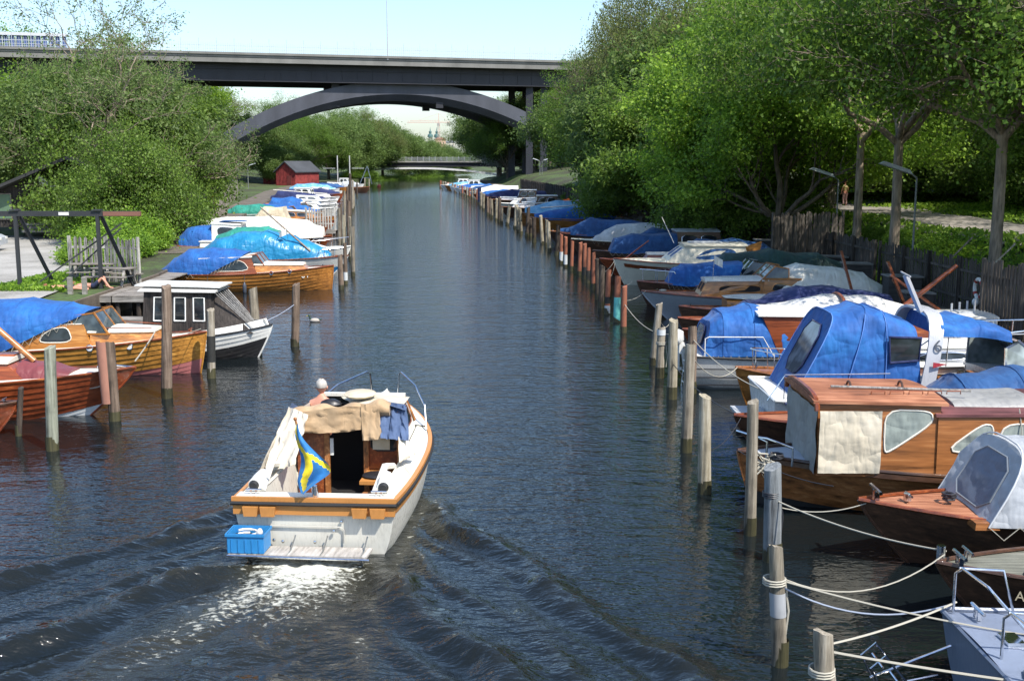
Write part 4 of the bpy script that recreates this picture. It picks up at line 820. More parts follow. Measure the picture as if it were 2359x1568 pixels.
for a in [
 ('motor_boat',668,489,6,2.2,WH,'t',CGR,'boat under a low sea-green tarpaulin by the plank fence'),
 ('motor_boat',772,507,6.5,2.2,RED,'o',CB,'open red-brown wooden boat moored before the small picket fence'),
 ('sailing_boat',774,499,7.5,2.3,OAK,'c',CB,'varnished boat with low cream cabin beside the small picket fence'),
 ('motor_boat',720,466,6,2.2,RED,'o',CB,'reddish open boat lying near the plank fence'),
 ('motor_cruiser',760,457,8,2.6,WH,'th',CN,'white boat with navy cover packed between the white cruisers'),
 ('motor_cruiser',748,487,7,2.6,OAK,'st',CB,'boat with a bright blue heaped tarpaulin behind the low green one'),
 ('motor_cruiser',778,478,8,2.8,WH,'cshp',CB,'white cruiser with blue aft hood and raised side windows in the left row'),
 ('motor_cruiser',779,470,8.5,2.8,WH,'cp',CB,'long white cabin boat with a red waterline boat in front'),
 ('sailing_boat',776,461,8,2.6,WH,'cm',CB,'white sailing boat with its mast lowered on deck in the left row'),
 ('motor_cruiser',782,453,8.5,2.8,WH,'wh',CN,'white wheelhouse boat with navy hood in the left row'),
 ('motor_boat',790,446,7,2.4,RED,'t',CN,'reddish boat under dark navy tarpaulin near the far left posts'),
 ('motor_cruiser',788,440,8,2.8,WH,'cs',CB,'white cruiser with dark windows before the red sheds'),
 ('motor_boat',782,435,9,2.8,WH,'t',CLB,'boat under pale blue and white tarpaulin before the red sheds'),
 ('motor_boat',800,431,8,2.6,OAK,'t',CSB,'boat with slate blue cover at the last left posts'),
 ('motor_cruiser',812,427,8,2.8,WH,'c',CB,'small white cruiser at the far end of the left row'),
 ('motor_boat',852,430,6,2.4,DKW,'h',CG,'dark open boat with grey cover moored alone beyond the left row'),
 ('motor_cruiser',838,424,7,2.6,WH,'w',CG,'last white wheelhouse boat beyond the left row')]:
    far_boat(a[0],*a[1:],-1,gr=GL_)
for a in [
 ('motor_boat',1262,532,8.2,2.8,DKW,'t',CSB,'boat under a large crumpled deep blue tarpaulin in the right row'),
 ('sailing_boat',1214,500,8,2.5,OAK,'tm',CB,'boat with round blue tarpaulin and white boom in the right row'),
 ('sailing_boat',1186,489,8,2.5,OAK,'rm',CLB,'boat under striped pale blue tarpaulin beside a long white mast'),
 ('motor_cruiser',1152,476,8.5,2.8,DKW,'wc',CG,'dark hulled cabin cruiser with white roof in the right row'),
 ('motor_cruiser',1140,467,8,2.8,WH2,'cs',CG,'grey cabin boat with dark windows behind the weathered posts'),
 ('motor_cruiser',1126,459,8.5,2.8,DKW,'wh',CN,'wooden wheelhouse boat with dark navy hood farther down the right row'),
 ('motor_boat',1106,452,9,3.0,DKW,'t',CN,'boat under a big dark navy tarpaulin by a thick dark blue post'),
 ('motor_boat',1090,447,9,3.2,MAH,'t',CB,'boat under a high bright blue and white cover in the right row'),
 ('motor_boat',1082,442,8,2.8,WH,'r',CW,'boat under a white tent cover beyond the high blue one'),
 ('motor_boat',1068,438,8,2.6,MAH,'t',CSB,'boat with slate blue cover near the far right posts'),
 ('motor_cruiser',1056,435,8,2.8,WH,'c',CB,'white cruiser near the far right posts'),
 ('motor_boat',1044,432,8,2.6,WH,'t',CB,'boat with blue cover near the end of the right row'),
 ('motor_cruiser',1036,429.5,8,2.8,WH,'wc',CB,'white wheelhouse boat near the end of the right row'),
 ('motor_boat',1024,427.5,8,2.6,OAK,'t',CLB,'boat with pale blue cover at the end of the right row'),
 ('motor_cruiser',1014,426,8,2.8,WH,'w',CB,'last white boat of the right row next to the footbridge')]:
    far_boat(a[0],*a[1:],1,gr=GR_)
# ================= RIGHT ROW, near boats =================
def RB(name,label,x,y,*a,**k): return Boat(name,label,x,y,k.pop('rz',PI),*a,**k)
# grey boat, stern to the canal, lower right corner
b=Boat('motor_cruiser','grey-blue painted boat with chrome rails in the lower right corner',5.0+7,11.45,0,7,2.3,.78,1.1,M('grey_blue_paint',(.16,.19,.25),'paint',.4),M('grey_blue_deck',(.19,.225,.30),'paint',.4),tr=.9,rail=M('grey_blue_paint'))
b.hatch(-5.9,-.25,.84,.9,1.0,M('grey_blue_deck'),.05); b.hatch(-5.9,-.25,.9,.35,.3,CH,.04); b.hatch(-4.6,0,.84,1.2,1.5,M('grey_blue_deck'),.35)
for y0,y1 in ((.95,.25),(-.35,-1.0)):
    MB().tube([(-6.9,y0,.8),(-6.9,y0,1.32),(-6.85,y0*.9+y1*.1,1.4),(-6.8,y1+.05,1.4),(-6.75,y1,1.34),(-6.3,y1,.84)],.018,8).tube([(-6.2,y0,.84),(-6.35,y0,1.35),(-6.86,y0,1.38)],.016,8).build('stern_rail',CH,b.r)
MB().tube([(-5.6,.98,.84),(-5.6,.98,1.45),(-5.2,1.0,1.5),(-3,1.05,1.5)],.018,8).build('side_rail',CH,b.r)
b.cleat(-6.7,.75,sc_=1.6); b.hatch(-6.6,.1,.84,.2,.3,CH,.07)
mb=MB()
for yy in (.55,.9): mb.tube([(-7.05,yy,.1),(-7.75,yy,-.05),(-7.95,yy,.35),(-7.8,yy,.5),(-7.15,yy,-.3)],.016,6)
for k in range(3): mb.tube([(-7.82+k*.2,.54,.36-k*.2),(-7.82+k*.2,.91,.36-k*.2)],.014,6)
mb.build('boarding_ladder',CH,b.r)
for p_,q_ in (((-7.0,.7,.55),(-7.9,.72,.16)),((-7.0,-.5,.45),(-7.9,-.3,.1))): MB().tube([p_,q_],.016,6).build('ladder_strut',CH,b.r)
mb=MB()
for k in range(7): mb.box((-7.35,-.9+k*.2,.12),(.6,.17,.04))
mb.build('bathing_platform',M('dark_platform',(.09,.08,.07),'planks'),b.r,False)
for k in range(3): MB().tube([(-6.65+.03*math.cos(a*.8)*(4+k),-.75+.03*math.sin(a*.8)*(4+k),.86+.01*k) for a in range(9)],.014,5).build('rope_coil',ROPE,b.r)
# dark boat with lettering
b=RB('sailing_boat','dark wooden bow with grey planked deck and pale name letters, just above the grey boat',5.5,14.0,7.2,2.2,.72,.86,DKW,M('grey_green_planks',(.17,.17,.13),'planks',.8,col2=(.26,.25,.2)),strakes=9,rake=.75,rail=DKW,tr=.4,fl=.8)
b.cover([(-7,.8,.7,1.2),(-3.2,.95,.7,1.5),(-2.0,.85,.72,1.3),(-1.35,.35,.8,.98)],CB,'canvas_cover',.03); b.cleat(-.25,.12,sc_=1.8); b.cleat(-.45,-.12,sc_=1.5); MB().tube([(-.1,-.12,.84),(-.1,-.12,1.05)],.06,10).build('bollard',CH,b.r)
b.hatch(-1.2,.4,.84,.5,.06,BLK,.03)
letters('ARIEL',.17,M('letter_faded_gold',(.34,.30,.2),'paint'),b.r,(-1.0,.615,.56),(R(76),0,R(180-24)),'name_lettering')
# mahogany boat, grey canopy
b=RB('motor_boat','dark mahogany boat with a peaked grey canvas canopy and chrome deck fittings',5.2,16.35,8.0,2.5,.78,.98,DKW,MD,strakes=9,rake=.85,rail=MAH,tr=.6,fl=.8)
b.cover([(-1.55,.95,.86,1.92,-2.15,3.4),(-3.3,1.08,.84,1.98,None,3.2),(-6.5,1.1,.8,1.9,None,3)],CG,'canvas_canopy',.03); b.hoop(-1.56,.96,.86,1.935,M('canopy_seam',(.55,.56,.56),'plain'),3.4,-2.16,.014)
b.win([(-1.62,-.62,.98),(-1.62,.62,.98),(-2.04,.56,1.72),(-2.04,-.56,1.72)],(1,0),M('canopy_seam_dark',(.2,.22,.24),'plain'),M('canopy_panel',(.13,.155,.20),'canvas',.8),1)
b.cleat(-.25,0,sc_=2.2); b.cleat(-.75,0,sc_=1.3); MB().tube([(-.72,.0,.97),(-.72,.0,1.08)],.05,10).build('bollard',CH,b.r)
MB().tube([(-1.35+.09*math.cos(a),.0+.12*math.sin(a),1.0+.006*a) for a in range(16)],.02,5).build('rope_coil',M('dark_rope',(.03,.03,.035),'plain'),b.r)
b.hatch(-1.55,.8,.82,.35,.3,TEK,.1)
# large wooden cabin cruiser
b=RB('cabin_cruiser','large varnished wooden cabin cruiser with beige canvas side panel and curtained windows',3.98,19.35,9.6,2.65,.76,.95,TEK,GR,strakes=9,rake=.3,rail=DKW,tr=.7,bp=2.9,fl=.5,boot=M('boot_dark',(.03,.03,.03)))
b.cabin(-3.15,-1.12,1.05,1.0,.78,1.98,.0,.0,TEK,MD,tum=.04,wins=[[(.455,.93),(.455,.36),(.42,.33),(.06,.76),(.08,.93)]],frame=CRM,glass=CUR,front=False,over=.1,z1f=2.02)
b.cabin(-7.4,-3.1,1.06,1.08,.78,1.80,.0,.0,TEK,M('purple_brown_roof',(.16,.06,.06),'planks',.5),tum=.03,name='fore_cabin',wins=[[(.975,.42),(.79,.42),(.785,.86),(.83,.88)],[(.765,.42),(.56,.42),(.58,.88),(.75,.88)],[(.53,.42),(.24,.42),(.3,.8),(.5,.86)]],frame=CRM,glass=CUR,front=False,over=.05)
# canvas panels
rows=[[(-1.13-1.03*i/10,1.075+.035*noise.noise((i*.35,j*.3,1))+.02*abs(noise.noise((i*.5+j*.3,j*.2,4)))*2-.02,.84+1.06*j/10) for j in range(11)] for i in range(11)]
mb=MB().grid(rows); mb.grid([[(p[0],p[1]-.012,p[2]) for p in r] for r in rows]); mb.build('canvas_panel',M('cream_canvas',(.60,.53,.40),'canvas',.85,col2=(.70,.64,.52)),b.r)
rows=[[(-1.09+.015*math.sin(i*2+j),-1.0+2.0*i/10,.80+1.12*j/10) for j in range(11)] for i in range(11)]
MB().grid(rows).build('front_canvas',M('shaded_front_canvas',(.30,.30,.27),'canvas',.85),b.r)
b.hoop(-1.08,1.04,1.9,2.16,MAH,3,None,.045,'roof_beam')
for i,yy in enumerate((-.55,-.05)): b.hoop(-1.9-i*.9,.12,2.08,2.2,DKW,2,None,.02,'roof_handle')
MB().tube([(-1.5,.3,2.17),(-3.9,.34,2.10)],.022,6).build('roof_pole',M('grey_batten',(.3,.29,.27),'weathered'),b.r)
for k in range(5): MB().tube([(-2.1-k*.32,.62,2.1),(-2.1-k*.32,.62,2.15),(-2.33-k*.32,.62,2.15),(-2.33-k*.32,.62,2.1)],.012,5).build('grab_rail',MAH,b.r)
b.cover([(-3.5,.7,1.84,1.98,None,3),(-4.9,.72,1.84,2.02,None,3)],M('grey_hatch_canvas',(.27,.265,.25),'canvas'),'hatch_cover',.008)
MB().tube([(-.35,.65,.93),(-.36,.66,1.28),(-.2,.55,1.34),(.05,.1,1.34)],.02,8).build('bow_rail',CH,b.r); MB().tube([(-.75,.85,.9),(-.75,.86,1.22),(-.35,.66,1.34),(-.1,.5,1.34)],.02,8).build('bow_rail',CH,b.r)
MB().tube([(-.55+.12*math.cos(a),.55+.1*math.sin(a),.97+.004*a) for a in range(19)],.018,5).build('rope_coil',M('dark_rope'),b.r)
mb=MB(); mb.tube([(-4.45,1.0,1.93),(-4.47,1.1,1.6),(-4.47,1.13,1.2)],.01,5); mb.build('hanging_cord',ROPE,b.r); MB().ball((-5.15,1.15,1.66),(.14,.06,.06)).build('cabin_lamp',BLK,b.r)
MB().grid([[b.pt(i/26,1,1)+Vector((0,.035,-.02)),b.pt(i/26,1,1)+Vector((0,.045,-.10))] for i in range(2,26)]).build('rub_strake',DKW,b.r)
# mahogany bow with blue tarp aft
b=RB('motor_boat','mahogany decked boat with bow between two posts and blue tarpaulin over its stern half',4.4,21.85,8.6,2.2,.82,1.02,DKW,MD,strakes=8,rake=.75,rail=MAH,tr=.6,fl=.8)
b.cover([(-3.6,.85,.86,1.25),(-4.3,1.05,.82,1.85),(-5.4,1.12,.8,2.0),(-6.6,1.12,.8,1.95),(-8.4,1.0,.8,1.7)],CSB,'tarpaulin',.05); b.cleat(-.3,0,sc_=1.6)
for k in range(3): MB().tube([(-1.35+.1*math.cos(a+k),.1*k+.12*math.sin(a),1.04+.01*k) for a in range(8)],.018,5).build('rope_coil',M('dark_rope'),b.r)
# big blue canopy cruiser, stern out
b=Boat('motor_cruiser','white cruiser under a tall royal blue canopy with white radar arch, stern to the canal',5.6+8.4,24.9,0,8.4,3.0,.88,1.15,WH,WH,rake=.6,tr=.9,rail=WH,bp=2.6,boot=M('boot_navy',(.02,.03,.09)))
b.cover([(-7.95,1.12,.95,2.72,-7.05,5),(-6.9,1.16,.95,2.85,-6.4,5),(-6.0,1.2,.95,2.8,None,5),(-5.25,1.22,.95,2.55,-5.35,5)],CB,'canvas_canopy',.028,n=26)
b.hoop(-7.96,1.13,.95,2.735,M('seam_pale_blue',(.12,.25,.6),'plain'),5,-7.06,.011); b.hoop(-6.9,1.17,.95,2.865,M('seam_pale_blue'),5,-6.4,.008); b.hoop(-6.02,1.21,.95,2.815,M('seam_pale_blue'),5,None,.008)
b.win([(-7.78,-.62,1.35),(-7.78,.55,1.35),(-7.22,.55,2.45),(-7.22,-.62,2.45)],(-1,0),CN,M('plastic_window_grey',(.14,.16,.19),'glass'),1)
b.win([(-5.95,-1.235,1.75),(-5.35,-1.24,1.8),(-5.3,-1.2,2.28),(-5.98,-1.2,2.3)],(0,-1),CN,GL,0)
AR=M('radar_arch_white',(.42,.43,.45),'paint',.3); rows=[]
for j in range(15):
    t=PI*j/14; c,sn=math.cos(t),math.sin(t); y=1.32*abs(c)**.55*(1 if c>0 else -1); z=.95+1.85*abs(sn)**.5; f=(z-.95)/1.85
    rows.append([(-5.2+.3*f-.15,y,z),(-5.2+.3*f+.15,y,z),(-5.2+.3*f+.15,y*.95,z-.05),(-5.2+.3*f-.15,y*.95,z-.05)])
MB().grid(rows,close=True).build('radar_arch',AR,b.r,True,.5)
letters('6',.36,M('emblem_dark',(.06,.07,.09),'paint'),b.r,(-4.97,-1.315,2.0),(R(80),0,0),'arch_number')
MB().prism([(-5.08,-1.37,1.78),(-4.78,-1.37,1.74),(-5.08,-1.37,1.66)],(0,.012,0)).build('pennant_mark',M('pennant_red',(.35,.03,.04),'paint'),b.r,False)
mb=MB(); mb.bar((-5.1,-.5,2.75),(-5.5,-.6,3.55),.13,.07); mb.bar((-5.5,-.9,3.55),(-5.5,-.3,3.6),.03); mb.build('aerial_arm',AR,b.r,False)
b.cover([(-4.85,1.15,2.3,2.62,None,5),(-4.0,1.12,2.28,2.62,None,5),(-3.25,1.0,2.15,2.4,None,5)],CB,'sun_canopy',.03)
FS=M('windscreen_glass',(.05,.065,.07),'glass')
b.screen(-1.9,1.05,1.22,.95,1.2,CH,M('milky_screen',(.25,.29,.28),'glass'),wing=.3)
b.cabin(-3.4,-.9,1.1,.5,.95,1.3,.5,0,WH,WH,front=False,name='fore_cabin'); MB().ball((-1.9,.2,1.55),(.16,.16,.1)).build('fender_ball',M('lifebuoy_blue',(.1,.15,.4),'paint'),b.r)
b.hatch(-4.2,-.2,.95,1.3,1.6,DRK,.05); b.hatch(-4.5,-.6,1.0,.5,.4,TEK,.35); b.hatch(-3.7,.1,1.0,.4,.5,TEK,.3)
mb=MB(); mb.tube([(-8.2,-1.3,.95),(-8.2,-1.3,1.5),(-6.0,-1.42,1.55)],.012,6); mb.tube([(-8.55,-1.3,.95),(-8.2,-1.3,1.48)],.012,6); mb.build('side_rail',CH,b.r)
for k in range(2): MB().box((-8.42,-.85+k*.62,.42),(.03,.46,.22)).build('vent_plate',BLK if k==0 else GR,b.r,False)
MB().box((-8.62,0,.28),(.5,2.2,.06)).build('bathing_platform',GR,b.r,False)
MB().box((-7.4,-1.33,.9),(1.6,.2,.03)).build('deck_pad',CN,b.r,False)
# white boat rails behind
b=Boat('motor_cruiser','white cruiser with high stainless bow rail beside the bank behind the blue canopy boat',14.6,28.3,0,6.6,2.5,1.0,1.3,WH,WH,rake=.7,tr=.85,rail=BLK)
b.pulpit(-5.0,-.2,.75,posts=4,mid=True,r=.02); b.cabin(-5.5,-1.5,.95,.5,1.0,1.4,.6,0,WH,WH,wins=[[(.2,.3),(.6,.3),(.6,.75),(.2,.75)]],front=False,name='cabin'); b.hatch(-5.6,.1,1.1,.9,1.2,TEK,.12)
# small wooden bow
b=RB('wooden_dinghy','small golden brown wooden boat bow between the two blue canopy boats',5.5,27.3,5.0,1.8,.72,.98,OAK,TEK,strakes=7,rake=.35,rail=TEK,tr=.6)
b.pulpit(-1.5,-.35,.5,r=.016); b.cleat(-.5,0); b.hatch(-2.6,0,.8,1.2,1.0,DRK,.02)
# white boat with blue hood, stern out, mahogany side
b=Boat('motor_cruiser','white boat with rounded bright blue hood, mahogany cabin side and white outboard',4.75+8,30.3,0,8,2.6,.86,1.1,WH,WH,rake=.6,tr=.9,rail=BLK,boot=M('boot_grey',(.25,.27,.28)))
b.cover([(-7.7,1.02,.92,1.75,-7.5,3.6),(-7.2,1.12,.92,2.05,None,3.2),(-6.4,1.15,.92,2.16,None,3),(-5.5,1.12,.92,2.0,-5.2,3)],CB,'canvas_hood',.03,n=24)
b.win([(-7.71,-.5,1.1),(-7.71,.5,1.1),(-7.58,.5,1.62),(-7.58,-.5,1.62)],(-1,0),CN,M('plastic_window_grey'),1)
b.cabin(-5.7,-1.2,1.12,.95,.9,1.98,.4,-.5,MAH,WH,tum=.08,wins=[[(.3,.62),(.5,.62),(.5,.86),(.3,.86)]],over=.12,front=False,z1f=1.9)
for z in (.62,.40,.2): MB().grid([[b.pt(i/20,1,-1)+Vector((0,-.012-.0*z,z-b.pt(i/20,1,-1).z)),b.pt(i/20,1,-1)+Vector((0,-.015,z-.03-b.pt(i/20,1,-1).z))] for i in range(14)]).build('hull_stripe',BLK,b.r)
b.outboard(.55,WH); MB().tube([(-7.7,-1.15,.9),(-7.7,-1.15,1.4),(-7.6,-1.15,1.45),(-6.2,-1.2,1.45),(-5.9,-1.2,.95)],.014,6).build('side_rail',WH,b.r)
mb=MB(); mb.tube([(-8.1,-.7,.9),(-8.2,-.7,-.3)],.014,6); mb.tube([(-8.1,-.35,.9),(-8.2,-.35,-.3)],.014,6)
for k in range(4): mb.tube([(-8.12-.02*k,-.7,.7-.28*k),(-8.12-.02*k,-.35,.7-.28*k)],.014,6)
mb.build('boarding_ladder',CH,b.r)
# sailing boat under whitish cover
b=RB('sailing_boat','long boat under whitish streaked cover with a brown strap and dark bow cloth',5.1,33.4,9.2,2.6,.82,1.02,MAH,MD,strakes=8,rake=.7,rail=MAH,tr=.6)
SC_=M('streaked_white_cover',(.50,.49,.46),'canvas',.8,col2=(.72,.71,.68))
b.cover([(-1.6,.55,.95,1.35),(-2.6,.95,.88,1.8),(-4.2,1.15,.85,2.08),(-5.8,1.18,.85,1.98),(-7.4,1.0,.9,1.6)],SC_,'tarpaulin',.05); b.hoop(-4.6,1.17,.85,2.09,M('strap_brown',(.25,.07,.03),'canvas'),2.4,-4.6,.05,'strap')
b.cover([(-.9,.35,.98,1.15),(-1.5,.6,.9,1.5),(-2.1,.8,.88,1.62,-2.3)],CN,'bow_cloth',.05)
b.cabin(-9.0,-6.9,1.0,.95,.85,1.45,.3,0,WH,WH,front=False,tum=.1); b.hatch(-8.3,.2,1.55,.5,.5,GR,.06)
for k in range(4): MB().tube([(-8.9+k*.35,-.5+.3*k,1.5),(-8.9+k*.35,-.5+.3*k,1.85)],.03,6).build('deck_fitting',GR,b.r)
b.mast((-6.5,-.1,1.6),(-8.2,-.3,2.9),.085,MAH,extras=False); b.mast((-7.9,-.6,1.5),(-6.3,-.5,2.6),.05,MAH,extras=False)
MB().prism([(-9.3,.3,.95),(-9.75,.3,1.2),(-9.6,.3,.3),(-9.25,.3,.2)],(0,.07,0)).build('rudder',GOLD,b.r,False); b.pulpit(-9.1,-7.0,.45,r=.014)
b=RB('motor_boat','long low boat under a dark navy tarpaulin rising to a peak behind the whitish cover',5.4,36.4,7.2,2.2,.75,.95,DKW,MD,strakes=7,rake=.6,rail=MAH,tr=.6)
b.cover([(-1.2,.4,.9,1.05),(-2.2,.9,.85,1.5),(-3.8,1.0,.82,2.05),(-5.0,1.0,.82,2.0),(-6.8,.9,.82,1.75)],CN,'tarpaulin',.045)
# rudderless boat w white foredeck
b=RB('motor_boat','dark brown boat with round white foredeck lid beside the varnished cabin boat',5.9,39.6,6.8,2.0,.72,.92,DKW,MD,strakes=7,rake=.4,rail=MAH,tr=.6)
b.cover([(-1.6,.5,.85,1.2,None,7),(-2.0,.8,.83,1.22,None,7),(-3.2,.85,.83,1.24,None,7)],OAK,'cabin_side',.0,caps=(1,1)); MB().grid([[(-1.55-1.75*i/8,(.86*math.sin(PI*min(1,(i+.6)/9)*.62+.3))*j/4,1.26) for j in range(-4,5)] for i in range(9)]).build('cabin_lid',WH,b.r); b.cleat(-.4,0)
# varnished boat with white roof and white tarp
b=RB('cabin_boat','orange varnished boat with white cabin roof, raked windscreen and white tarpaulin aft',4.95,42.9,9.4,2.6,.84,1.08,M('bow_grey_paint',(.30,.33,.36),'paint',.4),MD,rake=1.1,rail=MAH,tr=.6,fl=.8,bp=2.4)
b.cabin(-4.6,-2.1,.9,.6,.92,1.55,.3,0,OAK,WH,tum=.05,wins=[[(.1,.3),(.75,.3),(.75,.75),(.1,.75)]],frame=OAK,glass=DRK,z1f=1.5); b.screen(-4.3,.85,1.5,.6,.6,OAK,wing=.5)
b.cabin(-5.8,-4.4,1.0,.95,.88,1.6,.1,.0,OAK,OAK,front=False,wins=[[(.2,.4),(.8,.4),(.7,.85),(.2,.7)]],frame=GOLD,name='coaming')
b.cover([(-5.1,1.0,1.0,1.9),(-5.9,1.12,.9,2.15),(-7.2,1.15,.85,2.05),(-8.4,1.1,.85,1.8),(-9.3,.9,.85,1.2)],CW,'tarpaulin',.035); b.flag(-2.6,.6,1.6,.9,WH,(.3,.3)); b.cleat(-.6,0)
MB().tube([(-.8+.12*math.cos(a),.1+.1*math.sin(a),1.12) for a in range(9)],.03,5).build('rope_coil',ROPE,b.r)
# blue tarp + green tarp
b=RB('motor_boat','wooden boat with blue bow canopy and low bow rail in front of the cream cruiser',5.25,47.2,8.6,2.5,.82,1.0,DKW,MD,strakes=8,rake=.5,rail=MAH,tr=.6)
b.cover([(-1.2,.6,.92,1.55,-1.5,3.6),(-1.9,.95,.88,1.75,None,3.2),(-3.9,1.08,.86,1.85,-4.3,3.2)],CB,'canvas_canopy',.04); b.pulpit(-1.7,-.1,.5); b.screen(-4.2,.85,1.3,.6,.5,CH,wing=.5); b.cabin(-4.2,-2.4,.9,.8,.9,1.3,.1,0,M('aged_white',(.55,.54,.5),'paint'),M('aged_white'),front=False)
b=RB('motor_boat','boat beneath a very dark green tarpaulin close to the tall dark gate',7.8,49.6,7.4,2.6,.85,1.0,DKW,MD,rake=.5,rail=MAH,tr=.6)
b.cover([(-.4,.5,.95,1.3),(-1.5,1.1,.9,2.0),(-3.6,1.2,.85,2.15),(-5.6,1.2,.85,2.0),(-7.2,.9,.85,1.4)],CDG,'tarpaulin',.05)
# cream cruiser
b=RB('motor_cruiser','cream coloured cruiser with blue curtained side window and white whip aerial',4.95,55.0,8.4,2.9,1.08,1.28,WH2,WH2,rake=.6,rail=MAH,tr=.85,bp=3.0,camber=.18)
b.cabin(-6.4,-2.3,1.15,1.05,1.12,1.95,1.1,.2,WH2,WH2,tum=.12,wins=[[(.12,.22),(.72,.22),(.60,.88),(.18,.88)]],frame=CRM,glass=CSB,over=.12); b.mast((-2.9,.2,2.05),(-2.3,.1,3.3),.02,WH,'whip_aerial',False)
b.hatch(-4.4,.1,2.08,1.6,.8,GR,.05); MB().grid([[b.pt(i/20,.88,1)+Vector((0,.02,0)),b.pt(i/20,.76,1)+Vector((0,.025,0))] for i in range(1,20)]).build('hull_stripe',MAH,b.r)
b=RB('motor_boat','boat under dappled pale blue tarpaulin by the bank beyond the cream cruiser',8.2,58.4,6.0,2.5,.85,1.0,WH,WH,rake=.5,rail=WH,tr=.8)
b.cover([(-.3,.7,.95,1.6),(-1.4,1.1,.9,2.0),(-3.2,1.15,.85,2.05),(-4.8,1.1,.85,1.8),(-5.9,.8,.85,1.2)],CSB,'tarpaulin',.05)
b=RB('sailing_boat','narrow mahogany boat with white cabin top between the rust coloured posts',4.6,59.2,7,2.1,.72,.92,RED,MD,strakes=7,rake=1.0,rail=MAH,tr=.4); b.cabin(-5,-2.2,.75,.55,.8,1.15,.3,0,RED,WH,front=False,wins=[[(.3,.3),(.6,.3),(.6,.75),(.3,.75)]],frame=CRM); b.mast((-1.3,.1,.9),(-2.5,.5,1.9),.04,RED,extras=False)
b=RB('cabin_boat','boat with slate blue canvas forward and dark wooden deckhouse aft',4.55,63.6,8.8,2.8,.85,1.0,DKW,MD,strakes=8,rake=.5,rail=DKW,tr=.7)
b.cover([(-.9,.7,.92,1.7,-1.2,4),(-2.2,1.1,.88,1.95,None,4),(-4.6,1.2,.86,2.0,None,4)],CSB,'canvas_canopy',.03); b.cabin(-7.2,-4.6,1.2,1.15,.88,2.1,.0,.3,DKW,CG,tum=.05,wins=[[(.1,.45),(.45,.45),(.45,.85),(.1,.85)],[(.55,.45),(.9,.45),(.9,.85),(.55,.85)]],front=False,rd=1)
b=RB('motor_boat','long boat under a deep navy tarpaulin lying along the dark fence',6.9,68.0,7.4,2.7,.9,1.0,DKW,MD,rake=.5,tr=.7,rail=DKW)
b.cover([(-.3,.7,.95,1.5),(-1.6,1.2,.9,2.05),(-3.2,1.25,.88,1.95),(-5.4,1.25,.85,2.05),(-7.2,1.0,.85,1.5)],CSB,'tarpaulin',.05)
b=RB('motor_boat','boat with greyish white ridge tarpaulin and pale deck edge behind the grey posts',3.8,72.5,8.2,2.5,.85,1.05,DKW,WH2,strakes=7,rake=.6,rail=WH2,tr=.6)
b.cover([(-1.3,.6,.95,1.25,-1.5,2),(-2.4,.95,.9,2.0,-2.9,2),(-5.0,1.1,.88,2.1,None,2),(-7.6,1.0,.86,1.8,None,2)],M('greyish_white_tarp',(.47,.47,.45),'canvas',.8,col2=(.6,.6,.57)),'tarpaulin',.045)
b=RB('motor_boat','dark boat half hidden beneath a rumpled deep blue tarpaulin between two tall posts',3.2,78.2,8.0,2.6,.85,1.05,DKW,MD,strakes=7,rake=.6,rail=MAH,tr=.7)
b.cover([(-.8,.5,.95,1.5),(-2.2,1.1,.88,2.1),(-5.0,1.2,.86,2.0),(-7.6,1.0,.86,1.5)],CSB,'tarpaulin',.06)
# ================= THE MOVING BOAT =================
x,y=(STERN+Vector((FW.x,FW.y,0))*6.95).x,(STERN+Vector((FW.x,FW.y,0))*6.95).y
ORB=M('orange_brown_band',(.50,.22,.06),'paint',.4); WH3=M('warm_white_gelcoat',(.68,.655,.57),'paint',.3)
b=Boat('motor_cruiser','white motor boat driving away up the canal with beige canopy rolled up and a flag',x,y,PI/2-HD,6.6,2.72,.80,1.18,WH3,WH3,tr=.93,rake=.5,e0=.15,rail=None,deck=False,bp=2.5,fl=.55,keel=-.35)
MV=b; b.r.name='moving_motor_cruiser'; b.r.name='motor_cruiser'
N=30
for sd in(-1,1):
    def band(q0z,q1z,off,mat,nm):
        rows=[]
        for i in range(N+1):
            p=b.pt(i/N,1,sd); q=b.pt(i/N,.84,sd); f=lambda dz:p.lerp(q,dz/max(.05,(p.z-q.z))); o=Vector((0,sd*off,0)); rows.append([f(q0z)+o,f(q1z)+o])
        return MB().grid(rows).build(nm,mat,b.r)
    band(.07,.20,.012,ORB,'side_band')
    MB().tube([b.pt(i/N,1,sd)+Vector((0,sd*.02,-.045)) for i in range(N+1)],.028,8).build('rub_rail',RUB,b.r)
    MB().grid([[b.pt(i/N,1,sd)+Vector((0,sd*.01,-.02)),b.pt(i/N,1,sd)+Vector((0,sd*.01,.03)),b.pt(i/N,1,sd)+Vector((-.02*(i/N),-sd*.06,.035))] for i in range(N+1)]).build('gunwale',ORB,b.r)
    # side decks
    MB().grid([[b.pt(i/N,1,sd)+Vector((0,-sd*.05,.012)),Vector((b.pt(i/N,1,sd).x,sd*max(0,min(b.hb(i/N)-.06,max(.0,(.93 if i<N*.72 else .93-(i/N-.72)*3.4)))),b.zs(i/N)+.05))] for i in range(N+1)]).build('side_deck',WH3,b.r)
mb=MB(); mb.grid([[Vector((b.pt(.68+.32*i/14,1,1).x,k/6*max(0,b.hb(.68+.32*i/14)-.05),b.zs(.68+.32*i/14)+.055+.05*(1-(k/6)**2))) for k in range(-6,7)] for i in range(15)]); mb.build('foredeck',WH3,b.r)
